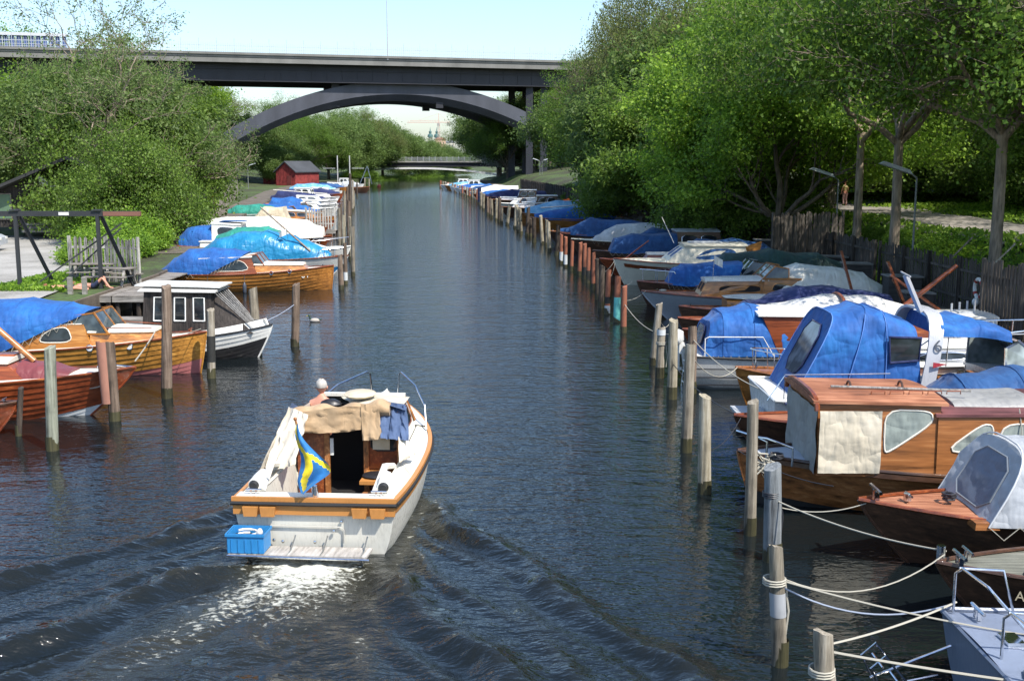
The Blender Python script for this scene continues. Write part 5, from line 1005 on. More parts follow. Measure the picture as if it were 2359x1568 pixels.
# transom top, band, rub rail
sh=b.hb(0); zt=b.zs(0)
MB().box((-6.47,0,zt+.0),(.30,2*sh-.08,.08)).build('stern_deck',WH3,b.r,False)
MB().box((-6.615,0,zt+.015),(.05,2*sh+.02,.07)).build('stern_capping',ORB,b.r,False)
MB().tube([(-6.65,-sh-.02,zt-.045),(-6.66,0,zt-.05),(-6.65,sh+.02,zt-.045)],.03,8).build('rub_rail',RUB,b.r)
MB().box((-6.61,0,zt-.155),(.045,2*sh-.02,.14)).build('stern_band',ORB,b.r,False)
for yy in (-1.0,-.72,.70,.97):
    MB().prism([(-6.633,yy-.12,zt-.09),(-6.633,yy+.12,zt-.09),(-6.633,yy+.10,zt-.24),(-6.633,yy-.10,zt-.24)],(-.075,0,0)).build('bumper_block',ORB,b.r,False)
# transom recess lines
mb=MB(); mb.tube([(-6.57,-.45,.18),(-6.585,-.45,.40),(-6.587,-.40,.44),(-6.587,.80,.44)],.012,5); mb.build('recess_edge',M('gelcoat_shadow_grey',(.42,.41,.37)),b.r)
for yy,zz in ((-.42,.53),(-.30,.38),(.72,.22),(.64,.22),(.0,.2),(.5,.2)): MB().ball((-6.60,yy,zz),(.02,.028,.028),8,5).build('transom_fitting',CH,b.r)
# cockpit
rows=[(-6.30,-.98),(-6.30,.98)]
for sd in(-1,1):
    MB().grid([[(-6.32,sd*.95,zt+.02),(-6.32,sd*.90,.18)],[(-4.0,sd*.97,zt+.05),(-4.0,sd*.92,.18)]]).build('cockpit_side',WH3,b.r,False)
MB().box((-5.15,0,.17),(2.4,1.9,.05)).build('cockpit_floor',M('cockpit_floor_dark',(.05,.035,.025),'planks'),b.r,False)
MB().box((-6.36,0,.46),(.05,1.86,.62)).build('cockpit_aft_wall',WH3,b.r,False)
MB().prism([(-6.25,-.9,.18),(-6.25,-.5,.18),(-5.5,-.55,.18),(-5.5,-.9,.18)],(0,0,.5)).build('locker',TEK,b.r,False)
MB().box((-4.45,-.62,.62),(.7,.55,.06)).build('side_seat',ORB,b.r,False); MB().ball((-4.5,-.58,.68),(.22,.25,.05)).build('black_bag',BLK,b.r)
# bulkhead with door opening
mb=MB(); mb.box((-4.02,-.64,.95),(.06,.66,1.55)); mb.box((-4.02,.62,.95),(.06,.55,1.55)); mb.box((-4.02,0,1.66),(.06,.7,.14)); 
mb.build('bulkhead',MAH,b.r,False)
for yy in (-.33,.36,-.92): MB().box((-4.06,yy,.95),(.05,.09,1.5)).build('door_post',TEK,b.r,False)
MB().box((-3.2,0,.9),(.05,1.7,1.5)).build('cabin_interior',DRK,b.r,False); MB().box((-3.6,0,.19),(.8,1.8,.03)).build('cabin_floor',DRK,b.r,False)
b.win([(-4.06,-.92,1.0),(-4.06,-.42,1.0),(-4.06,-.42,1.3),(-4.06,-.92,1.3)],(-1,0),BLK,GL,1)
MB().box((-4.09,-.60,1.15),(.01,.3,.26)).build('curtain',CE,b.r,False); MB().box((-4.05,.28,1.05),(.03,.06,.3)).build('hanging_towel',WH,b.r,False)
# wheelhouse sides and windscreen
for sd in(-1,1):
    A=[Vector((-4.05,sd*.95,zt+.05)),Vector((-2.2,sd*.92,b.zs(.66)+.06)),Vector((-2.55,sd*.78,1.66)),Vector((-4.0,sd*.84,1.72))]
    MB().grid([[A[0],A[3]],[A[1],A[2]]]).build('cabin_side',WH3,b.r,False)
    f=lambda t,h:(A[0]*(1-t)+A[1]*t)*(1-h)+(A[3]*(1-t)+A[2]*t)*h
    b.win([f(.12,.32),f(.50,.30),f(.50,.86),f(.12,.88)],(0,sd),MAH,GL,1); b.win([f(.56,.30),f(.93,.30),f(.86,.84),f(.56,.86)],(0,sd),MAH,GL,1)
q=[(-2.2,-.9,1.12),(-2.2,.9,1.12),(-2.55,.76,1.66),(-2.55,-.76,1.66)]
MB().poly(q).build('windscreen',FS,b.r,False); mb=MB()
for k in range(4): mb.bar(q[k],q[(k+1)%4],.05)
mb.bar((-2.2,0,1.12),(-2.55,0,1.66),.05); mb.build('windscreen_frame',TEK,b.r,False)
# canvas roof over the starboard two thirds, slid back on the helmsman's side
rows=[]
for i in range(15):
    f=i/14; x=-4.0+1.45*f; rows.append([(x,.12-1.0*j/10+(.30*sstep(.5,1,f))*(1-j/10),1.68+.06*math.sin(PI*j/10)-.04*f+.012*noise.noise((x*5,j*.7,1))) for j in range(11)])
MB().grid(rows).build('canvas_roof',M('roof_canvas_pale',(.50,.46,.36),'canvas',.85),b.r)
MB().box((-2.62,0,1.69),(.1,1.6,.06)).build('roof_beam',WH3,b.r,False)
MB().ball((-3.1,-.05,1.80),(.35,.3,.07),12,6).build('folded_canvas',CE,b.r)
MB().ball((-3.45,.42,1.68),(.14,.2,.1),10,6).build('black_cap_bundle',BLK,b.r)
def drape(nm,mat,pts_top,pts_bot,n=16,m_=12,amp=.03,seed=0,thick=.008):
    """cloth between two polylines, with folds"""
    def pl(pp,t):
        k=t*(len(pp)-1); i=min(int(k),len(pp)-2); return Vector(pp[i]).lerp(Vector(pp[i+1]),k-i)
    rows=[]
    for i in range(n+1):
        t=i/n; a,c=pl(pts_top,t),pl(pts_bot,t); row=[]
        for j in range(m_+1):
            s_=j/m_; p=a.lerp(c,s_); w=(abs(math.sin(t*9+seed+s_*1.8))-.5)*amp*1.6*(.3+.8*s_)+noise.noise((t*5+seed,s_*4,seed))*amp*1.3+noise.noise((t*16+seed,s_*7,seed))*amp*.8
            p=p+Vector((-abs(w)*.9-w*.3,w*.25,w*.3)); row.append(p)
        rows.append(row)
    r2=[[p+Vector((thick,0,-thick*.5)) for p in reversed(r)] for r in rows]
    return MB().grid([r+s2 for r,s2 in zip(rows,r2)],close=True).build(nm,mat,b.r,True,1.2)
# rolled canopy bundle: lumpy roll across the aft edge
rows=[]
for i in range(41):
    t=i/40; yy=.98-1.75*t; zc=1.58+.14*math.sin(PI*min(1,t*1.3)*.5)+.03*math.sin(t*9)+.02*noise.noise((t*6,0,3)); rr=.15+.05*noise.noise((t*5,2,0))+.02*math.sin(t*23)
    rows.append([(-4.08+rr*1.0*math.cos(a*PI/7)*(1+.25*noise.noise((t*7,a*.9,1))),yy,zc+rr*(.85)*math.sin(a*PI/7)*(1+.25*noise.noise((t*6,a*.8,4)))) for a in range(14)])
mb=MB().grid(rows,close=True); mb.poly(rows[0]); mb.poly(rows[-1]); mb.build('rolled_canopy',CK,b.r,True,1.2)
drape('rolled_canopy_flap',CK,[(-4.2,.92,1.68),(-4.24,.0,1.82),(-4.2,-.45,1.80)],[(-4.28,.9,1.34),(-4.28,.1,1.36),(-4.26,-.45,1.44)],24,10,.03,2)
drape('rolled_canopy_flap',CK,[(-4.22,-.28,1.86),(-4.22,-.6,1.82)],[(-4.34,-.32,1.24),(-4.34,-.66,1.27)],10,10,.02,5)
drape('hanging_side_flap',M('pale_canvas_flap',(.56,.50,.40),'canvas',.85),[(-4.0,1.04,1.74),(-4.25,.85,1.76),(-4.4,.60,1.70)],[(-5.15,1.16,.98),(-5.2,1.0,.93),(-5.2,.62,1.04)],18,16,.06,1)
drape('hanging_side_flap',M('pale_canvas_flap'),[(-3.3,.9,1.6),(-4.15,1.0,1.74)],[(-4.4,1.2,.90),(-5.35,1.24,.86)],14,14,.05,7)
drape('hanging_side_flap',M('pale_canvas_flap'),[(-4.1,-.92,1.5),(-4.2,-1.02,1.35)],[(-4.75,-1.02,.98),(-4.2,-1.24,.98)],10,10,.03,4)
drape('blue_cloth',JN,[(-3.95,-.55,1.90),(-4.02,-1.05,1.78)],[(-4.38,-.66,1.30),(-4.36,-1.14,1.26)],26,14,.045,9); drape('blue_cloth',JN,[(-3.75,-.55,1.82),(-3.75,-.98,1.76)],[(-4.1,-.55,1.87),(-4.15,-1.06,1.74)],14,6,.03,3)
drape('blue_cloth',JN,[(-3.5,.95,1.6),(-3.9,1.0,1.8)],[(-3.9,1.12,1.28),(-4.3,1.16,1.45)],8,8,.03,12)
# rails, fenders, cleats
for sd in(-1,1):
    p=lambda x,off,h:(x,sd*(b.y(x)-off),b.z(x)+h)
    MB().tube([p(-2.3,.08,.04),p(-2.0,.07,.42),p(-1.2,.05,.56),(-.35,sd*.36,b.z(-.35)+.56),(-.28,sd*.3,b.z(-.3)+.5),(-.28,sd*.27,b.z(-.3)+.04)],.017,8).build('bow_rail',CH,b.r)
    MB().tube([(-6.28,sd*1.02,zt+.13),(-6.26,sd*1.02,zt+.13),(-6.05,sd*1.0,zt+.15),(-5.82,sd*1.0,zt+.17),(-5.8,sd*1.0,zt+.17)],[.05,.1,.115,.1,.04],14).build('fender',WH,b.r)
    MB().tube([(-6.33,sd*1.02,zt+.125),(-6.26,sd*1.02,zt+.13)],[.06,.085],14).build('fender_end',RUB,b.r)
    mb=MB(); mb.box((-6.44,sd*.98+.04,zt+.07),(.03,.03,.07)); mb.box((-6.44,sd*.98-.04,zt+.07),(.03,.03,.07)); mb.tube([(-6.44,sd*.98-.12,zt+.11),(-6.44,sd*.98+.12,zt+.11)],.016,6); mb.build('cleat',CH,b.r)
    MB().tube([(-6.3,sd*.9,zt+.04),(-5.6,sd*.93,zt+.28),(-4.9,sd*.95,zt+.10)],[.07,.06,.05],6).build('coaming',WH3,b.r)
MB().tube([(-4.3,-1.10,zt+.10),(-4.3,-1.10,zt+.17),(-4.3,-1.10,zt+.19)],[.12,.11,.07],16).build('deck_vent',WH3,b.r); MB().tube([(-4.9,-1.14,zt+.07),(-4.9,-1.27,zt-.1),(-4.92,-1.22,.4),(-5.1,-1.24,.3)],.009,5).build('hanging_cord',ROPE,b.r)
b.hatch(-1.4,0,b.z(-1.4)+.09,.5,.5,GR,.04)
MB().tube([(-1.75,-.2,1.28),(-1.6,-.2,1.45),(-1.45,-.2,1.38)],.07,8).build('lantern_cover',BLK,b.r)
letters('MILL',.15,WH,b.r,(-5.95,-1.262,zt-.195),(R(88),0,R(2)),'side_letters')
# bathing platform
mb=MB()
for k in range(4): mb.box((-6.72-k*.125,.14,.13+.01*k),(.115,2.1,.03))
mb.build('bathing_platform',M('weathered_platform',(.40,.37,.33),'planks',.8,col2=(.52,.49,.45)),b.r,False)
mb=MB()
for yy in (-.82,-.2,.30,.9): mb.tube([(-6.6,yy,.30),(-6.9,yy,.165),(-7.15,yy,.17)],.012,6); mb.tube([(-7.1,yy,.10),(-6.75,yy*.96,-.2)],.018,6)
mb.tube([(-7.17,-.95,.13),(-7.17,1.2,.16)],.02,6); mb.build('platform_bracket',CH,b.r)
MB().tube([(-6.6,-.1,.0),(-6.95,-.1,.03),(-7.05,-.1,-.15)],[.14,.13,.08],10).build('stern_drive',M('drive_grey',(.16,.16,.14),'paint'),b.r)
# flag and staff
fs=MB().tube([(-6.55,-.02,zt+.02),(-6.62,.24,2.12)],.016,8); fs.ball((-6.62,.245,2.14),.03,8,5); fs=fs.build('flag_staff',TEK,b.r)
MB().tube([(-6.53,-.02,zt-.0),(-6.55,-.0,zt+.22)],[.055,.045],12).build('stern_light',CH,b.r)
FB=M('flag_blue',(.02,.16,.40),'canvas',.7); FY=M('flag_yellow',(.75,.58,.02),'canvas',.7); mb=MB(); rows=[]
nu,nv_=36,22
for i in range(nu+1):
    row=[]; u=i/nu; z=2.06-1.06*u
    yl=.225-.03*u+.03*math.sin(u*9)-.10*max(0,u-.8)*5*.5; yr=yl-.03-.44*math.sin(PI*min(1,u/.62)*.5)**1.6*(1 if u<.62 else 1-((u-.62)/.38)**1.3)
    for j in range(nv_+1):
        v=j/nv_; row.append(Vector((-6.64+.07*math.sin(v*7+u*4)*min(1,u*2)-.04*u,yl+(yr-yl)*v,z-.10*v*math.sin(PI*u)+.02*math.sin(v*9+u*7))))
    rows.append(row)
mb.grid(rows); k=0
for i in range(nu):
    for j in range(nv_):
        u=(i+.5)/nu; v=(j+.5)/nv_
        if abs(v-.10-.55*u*u-.12*math.sin(u*5))<.13 or abs(u-.30-.25*v)<.055: mb.mi[k]=1
        k+=1
mb.build('flag',[FB,FY],fs)
# crate on the platform
cr=MV.r.matrix_world if False else None
bpy.context.view_layer.update(); MW=MV.r.matrix_world.copy()
cp=MW@Vector((-6.93,.93,.185)); c=empty('crate',cp,'blue plastic crate with white rope on the stern platform of the moving boat','crate',rz=MV.rz)
BC=M('crate_blue',(.03,.22,.50),'paint',.4); mb=MB(); w,d,h=.27,.19,.30   # half sizes in y, x
for sd in(-1,1): mb.box((sd*d,0,h/2),(.02,2*w,h)); mb.box((0,sd*w,h/2),(2*d,.02,h))
mb.box((0,0,.012),(2*d,2*w,.02)); mb.build('body',BC,c,False)
mb=MB()
for sd in(-1,1): mb.box((sd*(d+.015),0,h-.02),(.03,2*w+.06,.04)); mb.box((0,sd*(w+.015),h-.02),(2*d,.03,.04)); 
for k in range(5): mb.box((-d-.015,-w+.06+k*.105,h/2-.03),(.014,.014,h-.1))
mb.build('rim',BC,c,False)
MB().box((0,0,.11),(2*d-.03,2*w-.03,.16)).build('inside_shade',DRK,c,False); MB().tube([(.03+.11*math.cos(a*.7),.02+.15*math.sin(a*.7),h-.09+.006*a) for a in range(12)],.018,6).build('rope_coil',WH,c); MB().ball((0,-.17,h-.04),(.06,.05,.07),8,5).build('buoy',WH,c)  # near-black block added to darken the inside, standing in for shade in the open crate
# ================= PEOPLE =================
SK=M('skin_tanned',(.58,.27,.18),'paint',.55); HW=M('hair_white',(.44,.41,.37),'canvas',.95); HR=M('hair_brown',(.20,.07,.03),'canvas',.8)
def skinned(chains,name,parent,mat,sub=2,loc=(0,0,0)):
    """chains: [(points,radii,attach index or None)] one connected skeleton"""
    V=[];E_=[];Rr=[]
    for pts,rs,att in chains:
        base=len(V); 
        for i,(p,r) in enumerate(zip(pts,rs)):
            V.append(Vector(p)); Rr.append(r)
            if i: E_.append((base+i-1,base+i))
            elif att is not None: E_.append((att,base))
    me=bpy.data.meshes.new(name); me.from_pydata(V,E_,[]); o=bpy.data.objects.new(name,me); COL.objects.link(o)
    md=o.modifiers.new('s','SKIN'); o.modifiers.new('b','SUBSURF').levels=sub; md.use_smooth_shade=True
    for i,sv in enumerate(me.skin_vertices[0].data): sv.radius=(Rr[i],Rr[i]*.9); sv.use_root=(i==0)
    bpy.context.view_layer.update(); m2=bpy.data.meshes.new_from_object(o.evaluated_get(bpy.context.evaluated_depsgraph_get())); bpy.data.objects.remove(o)
    m2.materials.clear(); m2.materials.append(mat); m2.polygons.foreach_set('use_smooth',[True]*len(m2.polygons)); q=bpy.data.objects.new(name,m2); COL.objects.link(q); q.parent=parent; q.location=loc; return q
def head_mesh(mb,c,r=.1,fwd=(0,1,0)):
    f=Vector(fwd).normalized(); s_=f.cross(Vector((0,0,1))).normalized(); up=Vector((0,0,1)); c=Vector(c); n_,m_=16,12; rows=[]
    for i in range(m_+1):
        th=PI*i/m_; row=[]
        for j in range(n_):
            ph=2*PI*j/n_; a=math.sin(th)*math.cos(ph); l=math.sin(th)*math.sin(ph); z=math.cos(th)
            k=1.0; jaw=1-.22*max(0,-z)
            p=c+f*(a*r*1.08*jaw+ (.02 if (a>.75 and -.25<z<.15 and abs(l)<.3) else 0))+s_*(l*r*.84*jaw)+up*(z*r*1.14); row.append(p)
        rows.append(row)
    mb.grid(rows,close=True)
    for sd in(-1,1): mb.ball(tuple(c+s_*sd*r*.85+up*-.01),(.022,.022,.034),8,5)
    mb.ball(tuple(c+f*r*1.12-up*.02),(.018,.018,.022),8,5)
    return mb
def finger_hand(side):   # chains for a relaxed hand, in units of metres around the wrist at origin pointing -z
    out=[]
    for k,(dx,l) in enumerate(((-.03,.075),(-.01,.085),(.012,.08),(.032,.062))): out.append([(dx,0,-.085),(dx*1.1,.008,-.085-l*.55),(dx*1.1,.025,-.085-l)])
    return out
def person(x,y,z,label,rz,body,clothes=(),hair=HR,headc=(0,0,1.6),r=.1,group=None,skin=SK,fwd=(0,1,0)):
    r_=empty('person',(x,y,z),label,'person',group,rz)
    bd=skinned(body,'body',r_,skin)
    mb=head_mesh(MB(),headc,r,fwd); 
    # join head into the body mesh
    me=bd.data; import bmesh as _b
    bm=_b.new(); bm.from_mesh(me); tmp=bpy.data.meshes.new('t'); tmp.from_pydata(mb.v,[],mb.f); bm.from_mesh(tmp); 
    for f in bm.faces: f.smooth=True
    bm.to_mesh(me); bm.free()
    hc=Vector(headc)+Vector((0,0,.022))-Vector(fwd).normalized()*.018; rows=[]
    for i in range(9):
        th=PI*(.56 if hair==HW else .5)*i/8; rows.append([tuple(hc+Vector(((r*.93+.006*noise.noise((j*2,i*2,1)))*math.sin(th)*math.cos(2*PI*j/18),(r*1.17)*math.sin(th)*math.sin(2*PI*j/18),(r*1.14+.03*noise.noise((j*1.3,i*1.1,3)))*math.cos(th)))) for j in range(18)])
    MB().grid(rows,close=True).build('hair',hair,r_)
    for nm,ch,mt in clothes: skinned(ch,nm,r_,mt)
    return r_
def arm(sh,el,wr,att):
    sh,el,wr=Vector(sh),Vector(el),Vector(wr); d=(wr-el).normalized(); s_=d.orthogonal().normalized(); ch=[([sh,el,wr,wr+d*.05],[.055,.042,.028,.038],att)]
    for k,(o,l) in enumerate(((-.03,.07),(-.01,.085),(.012,.08),(.032,.06))): ch.append(([wr+d*.085+s_*o,wr+d*(.085+l*.5)+s_*o*1.1,wr+d*(.085+l*.9)+s_*o*1.1+Vector((0,0,-.012))],[.010,.009,.008],('h',0)))
    ch.append(([wr+d*.04+s_*.038,wr+d*.075+s_*.06,wr+d*.1+s_*.062],[.012,.011,.009],('h',0))); return ch
def build_body(main,arms,legs):
    """main spine chain first; arms attach at chest index, legs at pelvis 0"""
    ch=[main]; n=len(main[0])
    for a in arms:
        base=n; c0=(a[0][0],a[0][1],3); ch.append(c0); n+=4; hand=base+3
        for c in a[1:]: ch.append((c[0],c[1],hand)); n+=len(c[0])
    for l in legs: ch.append((l[0],l[1],0)); n+=len(l[0])
    return ch
# helmsman, seated at the port side, facing up the canal (built in the boat frame, facing +y)
hp=MW@Vector((-3.3,.62,.62)); 
spine=([(0,0,.12),(0,.0,.3),(0,.01,.45),(0,-.01,.60),(0,0,.72),(0,.02,.80)],[.15,.15,.165,.16,.075,.06],None)
person(hp.x,hp.y,1.06,'bare shouldered man with white hair at the helm of the moving boat',-HD,
 build_body(spine,[arm((.19,0,.62),(.26,.1,.38),(.12,.32,.30),3),arm((-.19,0,.62),(-.26,.1,.38),(-.12,.32,.30),3)],[([(.1,.05,.05),(.12,.42,.05),(.12,.46,-.35),(.12,.56,-.40)],[.09,.065,.045,.04]),([(-.1,.05,.05),(-.12,.42,.05),(-.12,.46,-.35),(-.12,.56,-.40)],[.09,.065,.045,.04])]),
 [('trousers',[([(0,0,.08),(.1,.1,.06),(.12,.40,.06)],[.155,.11,.08],None),([(-.1,.1,.06),(-.12,.40,.06)],[.11,.08],0)],M('navy_cloth',(.02,.025,.06),'canvas'))],HW,(0,.03,.90),.112)
def standing(x,y,z,label,rz,shirt,trous,hair,bend=.0,group=None):
    spine=([(0,0,.92),(0,.02*0,1.05),(0,bend*.3,1.2),(0,bend*.6,1.36),(0,bend*.9,1.46),(0,bend,1.52)],[.13,.125,.14,.14,.065,.055],None)
    c=build_body(spine,[arm((.18,bend*.6,1.38),(.26,.03+bend,1.12),(.22,.18+bend,.95),3),arm((-.18,bend*.6,1.38),(-.26,.03+bend,1.12),(-.22,.15+bend,.93),3)],[([(.09,0,.85),(.1,.02,.48),(.1,-.02,.08),(.1,.12,.04)],[.09,.062,.042,.04]),([(-.09,0,.85),(-.1,.06,.48),(-.1,.02,.08),(-.1,.16,.04)],[.09,.062,.042,.04])])
    return person(x,y,z,label,rz,c,[('shirt',[([(0,0,1.0),(0,bend*.3,1.2),(0,bend*.6,1.38),(.17,bend*.6,1.4),(.22,bend*.8,1.25)],[.148,.155,.155,.08,.068],None),([(-.17,bend*.6,1.4),(-.22,bend*.8,1.25)],[.08,.068],2)],shirt),('trousers',[([(0,0,.95),(.09,0,.85),(.1,.02,.48),(.1,-.02,.12)],[.145,.11,.082,.07],None),([(-.09,0,.85),(-.1,.06,.48),(-.1,.02,.12)],[.11,.082,.07],0)],trous)],hair,(0,bend+.02,1.66),.1,group)
p=P(1533,528,.86); standing(12.4,p.y*.96,.88,'person in a white shirt standing on the quay behind the navy tarpaulin',2.4,M('shirt_white',(.75,.75,.75),'canvas'),M('navy_cloth'),HR)
yy=80; standing(pc(yy),yy,hgt(pc(yy),yy)+.1,'person in a pale yellow top walking on the path beyond the maple trunk',.3,M('shirt_yellow',(.68,.55,.22),'canvas'),M('shorts_pink',(.5,.3,.28),'canvas'),HR)
# seated man at the left, on a boat deck
sp=P(447,507,1.3); st=([(0,0,.12),(0,.0,.3),(0,.02,.45),(0,.05,.60),(0,.09,.70),(0,.12,.76)],[.15,.15,.165,.15,.07,.06],None)
person(-23.6,83.5,1.25,'elderly man in a grey shirt seated on the left jetty below the brown board',-1.4,
 build_body(st,[arm((.19,.04,.62),(.24,.2,.40),(.12,.42,.25),3),arm((-.19,.04,.62),(-.24,.2,.40),(-.12,.42,.25),3)],[([(.1,.05,.05),(.12,.42,.08),(.12,.46,-.3),(.12,.58,-.36)],[.09,.065,.045,.04]),([(-.1,.05,.05),(-.12,.42,.08),(-.12,.46,-.3),(-.12,.58,-.36)],[.09,.065,.045,.04])]),
 [('shirt',[([(0,0,.15),(0,.0,.35),(0,.05,.6),(.18,.05,.62),(.23,.14,.48)],[.16,.17,.165,.08,.065],None),([(-.18,.05,.62),(-.23,.14,.48)],[.08,.065],2)],M('shirt_grey',(.35,.36,.36),'canvas')),('trousers',[([(0,0,.08),(.1,.1,.06),(.12,.42,.08),(.12,.46,-.3)],[.155,.11,.085,.06],None),([(-.1,.1,.06),(-.12,.42,.08),(-.12,.46,-.3)],[.11,.085,.06],0)],M('trouser_mauve',(.16,.10,.14),'canvas'))],M('hair_grey',(.3,.29,.28),'canvas'),(0,.15,.88),.1)
# sunbathers lying on the left platform
PZ=.93
def lying(x,y,label,rz,flip,sh):
    st=([(0,0,.13),(-.18,0,.13),(-.32,0,.14),(-.48,0,.15),(-.60,0,.15),(-.66,0,.16)],[.14,.13,.14,.15,.07,.06],None)
    k=.45 if flip else .12
    legs=[([(.1,.09,.12),(.42,.12,k+.05),(.72 if not flip else .50,.13,.10 if not flip else .12),(.85 if not flip else .66,.13,.06)],[.095,.062,.042,.035]),([(.1,-.09,.12),(.44,-.1,k+(.02 if flip else 0)),(.78 if not flip else .74,-.12,.08),(.9,-.12,.06)],[.095,.062,.042,.035])]
    ar=[arm((-.50,.19,.14),(-.30,.30,.06),(-.08,.26,.06),3),arm((-.50,-.19,.14),(-.66,-.36,.07),(-.84,-.18,.07),3)]
    return person(x,y,PZ,label,rz,build_body(st,ar,legs),[('shorts',[([(-.1,0,.13),(.02,0,.13),(.12,.09,.13),(.32,.11,.13+k*.55)],[.145,.15,.115,.085],None),([(.12,-.09,.13),(.32,-.1,.13+k*.55)],[.115,.085],1)],sh)],HR,(-.78,0,.17),.1,fwd=(-.3,0.2,1) if False else (0,.3,.2))
lying(-17.55,44.2,'sunbather lying flat on the wooden platform with reddish hair to the left',R(4),False,M('black_cloth',(.015,.015,.018),'canvas'))
lying(-16.75,44.9,'sunbather with raised bare knees and navy shorts on the wooden platform',R(-3),True,M('navy_cloth'))
# duck
dk=empty('duck',(P(725,741,0).x,P(725,741,0).y,0),'mallard duck swimming in the open canal beside the left posts','duck',rz=PI)
MB().ball((0,0,.05),(.2,.1,.09),14,8).build('body',M('duck_pale',(.42,.38,.33),'paint',.8),dk); MB().tube([(.14,0,.08),(.19,0,.17),(.2,0,.22)],[.05,.032,.03],8).ball((.21,0,.235),(.05,.037,.037),10,6).build('head',M('duck_head_dark',(.02,.05,.03),'paint',.4),dk)
MB().tube([(.25,0,.23),(.31,0,.22)],[.016,.01],6).build('bill',M('duck_bill',(.6,.45,.08)),dk); MB().tube([(-.15,0,.07),(-.27,0,.11)],[.05,.012],6).build('tail',M('duck_head_dark'),dk)
# ================= POSTS =================
PWG=M('post_grey_wood',(.25,.215,.16),'weathered',.9,col2=(.40,.36,.29)); PWB=M('post_brown_wood',(.17,.12,.085),'weathered',.9,col2=(.30,.23,.17)); PWD=M('post_dark_wood',(.075,.055,.04),'weathered',.9,col2=(.15,.12,.09)); PRU=M('post_rust',(.28,.10,.055),'paint',.8)
PYL=M('post_pale_wood',(.31,.27,.19),'weathered',.9,col2=(.47,.43,.34)); WET=M('post_wet_foot',(.06,.055,.025),'weathered',.5); PNV=M('post_navy_cloth',(.012,.02,.07),'canvas')
BANDS=dict(green=(.10,.14,.08),black=(.025,.025,.022),white=(.55,.57,.57),teal=(.16,.55,.48),grey=(.34,.35,.36))
def post(u,v0,v1,w,mat,label,u1=None,band=None,iron=False,group='mooring posts'):
    """v0 top, v1 waterline (photo), w width in photo px"""
    p=P(u,v1,0); k=p.y/(F*CT-(v1-784)*ST); r=w*k/2; ut=u1 if u1 is not None else u-(u-1179)*0.0
    # height so that the top projects to v0
    dz=-F*ST-(v0-784)*CT; dy=F*CT-(v0-784)*ST; h=CAMZ+p.y*dz/dy; xt=(ut-1179)*p.y/dy-p.x
    rt=empty('mooring_post',(p.x,p.y,0),label,'mooring post',group)
    N_=12; rows=[]; nz=10; sd=u*.37
    zz=[-1.8,-.02,.05]+[.05+(h-.05)*i/nz for i in range(1,nz+1)]; n=16
    mb=MB()
    for z in zz:
        f=max(0,z)/h; rr=r*(1.06-.10*f); ox=xt*f+.03*r*math.sin(f*5+sd); rows.append([(ox+rr*(1+.07*noise.noise((math.cos(a*2*PI/n)*1.5,math.sin(a*2*PI/n)*1.5,z*.8+sd)))*math.cos(a*2*PI/n),rr*(1+.07*noise.noise((math.cos(a*2*PI/n)*1.5,math.sin(a*2*PI/n)*1.5,z*.8+sd+9)))*math.sin(a*2*PI/n),z+((0.03*noise.noise((a*1.3,sd,0))+.035*math.cos(a*2*PI/n+sd*7))*r/.1 if z==zz[-1] else 0)) for a in range(n)])
    mb.grid(rows,close=True); c=len(mb.v); top=rows[-1]; mb.v.append((xt,0,h+.01)); mb.mi+=[1]*n
    mb.f+=[(c-n+a,c-n+(a+1)%n,c) for a in range(n)]
    mb.build('shaft',[mat,mat],rt,True,.7)
    MB().grid([[(rr_*math.cos(a*2*PI/n),rr_*math.sin(a*2*PI/n),z) for a in range(n)] for z,rr_ in((-.5,r*1.12),(.0,r*1.13),(.16+.06*math.sin(sd),r*1.12),(.27+.05*math.sin(sd*3),r*1.085))],close=True).build('wet_foot',WET,rt)
    for bn,f0,f1 in (band or ()):
        MB().grid([[(xt*f+r*1.12*(1-.05*f)*math.cos(a*2*PI/n),r*1.12*(1-.05*f)*math.sin(a*2*PI/n),h*f) for a in range(n)] for f in (f0,(f0+f1)/2,f1)],close=True).build('painted_band',M('band_'+bn,BANDS[bn],'paint',.7),rt)
    return Vector((p.x+xt,p.y,h))
NR={}
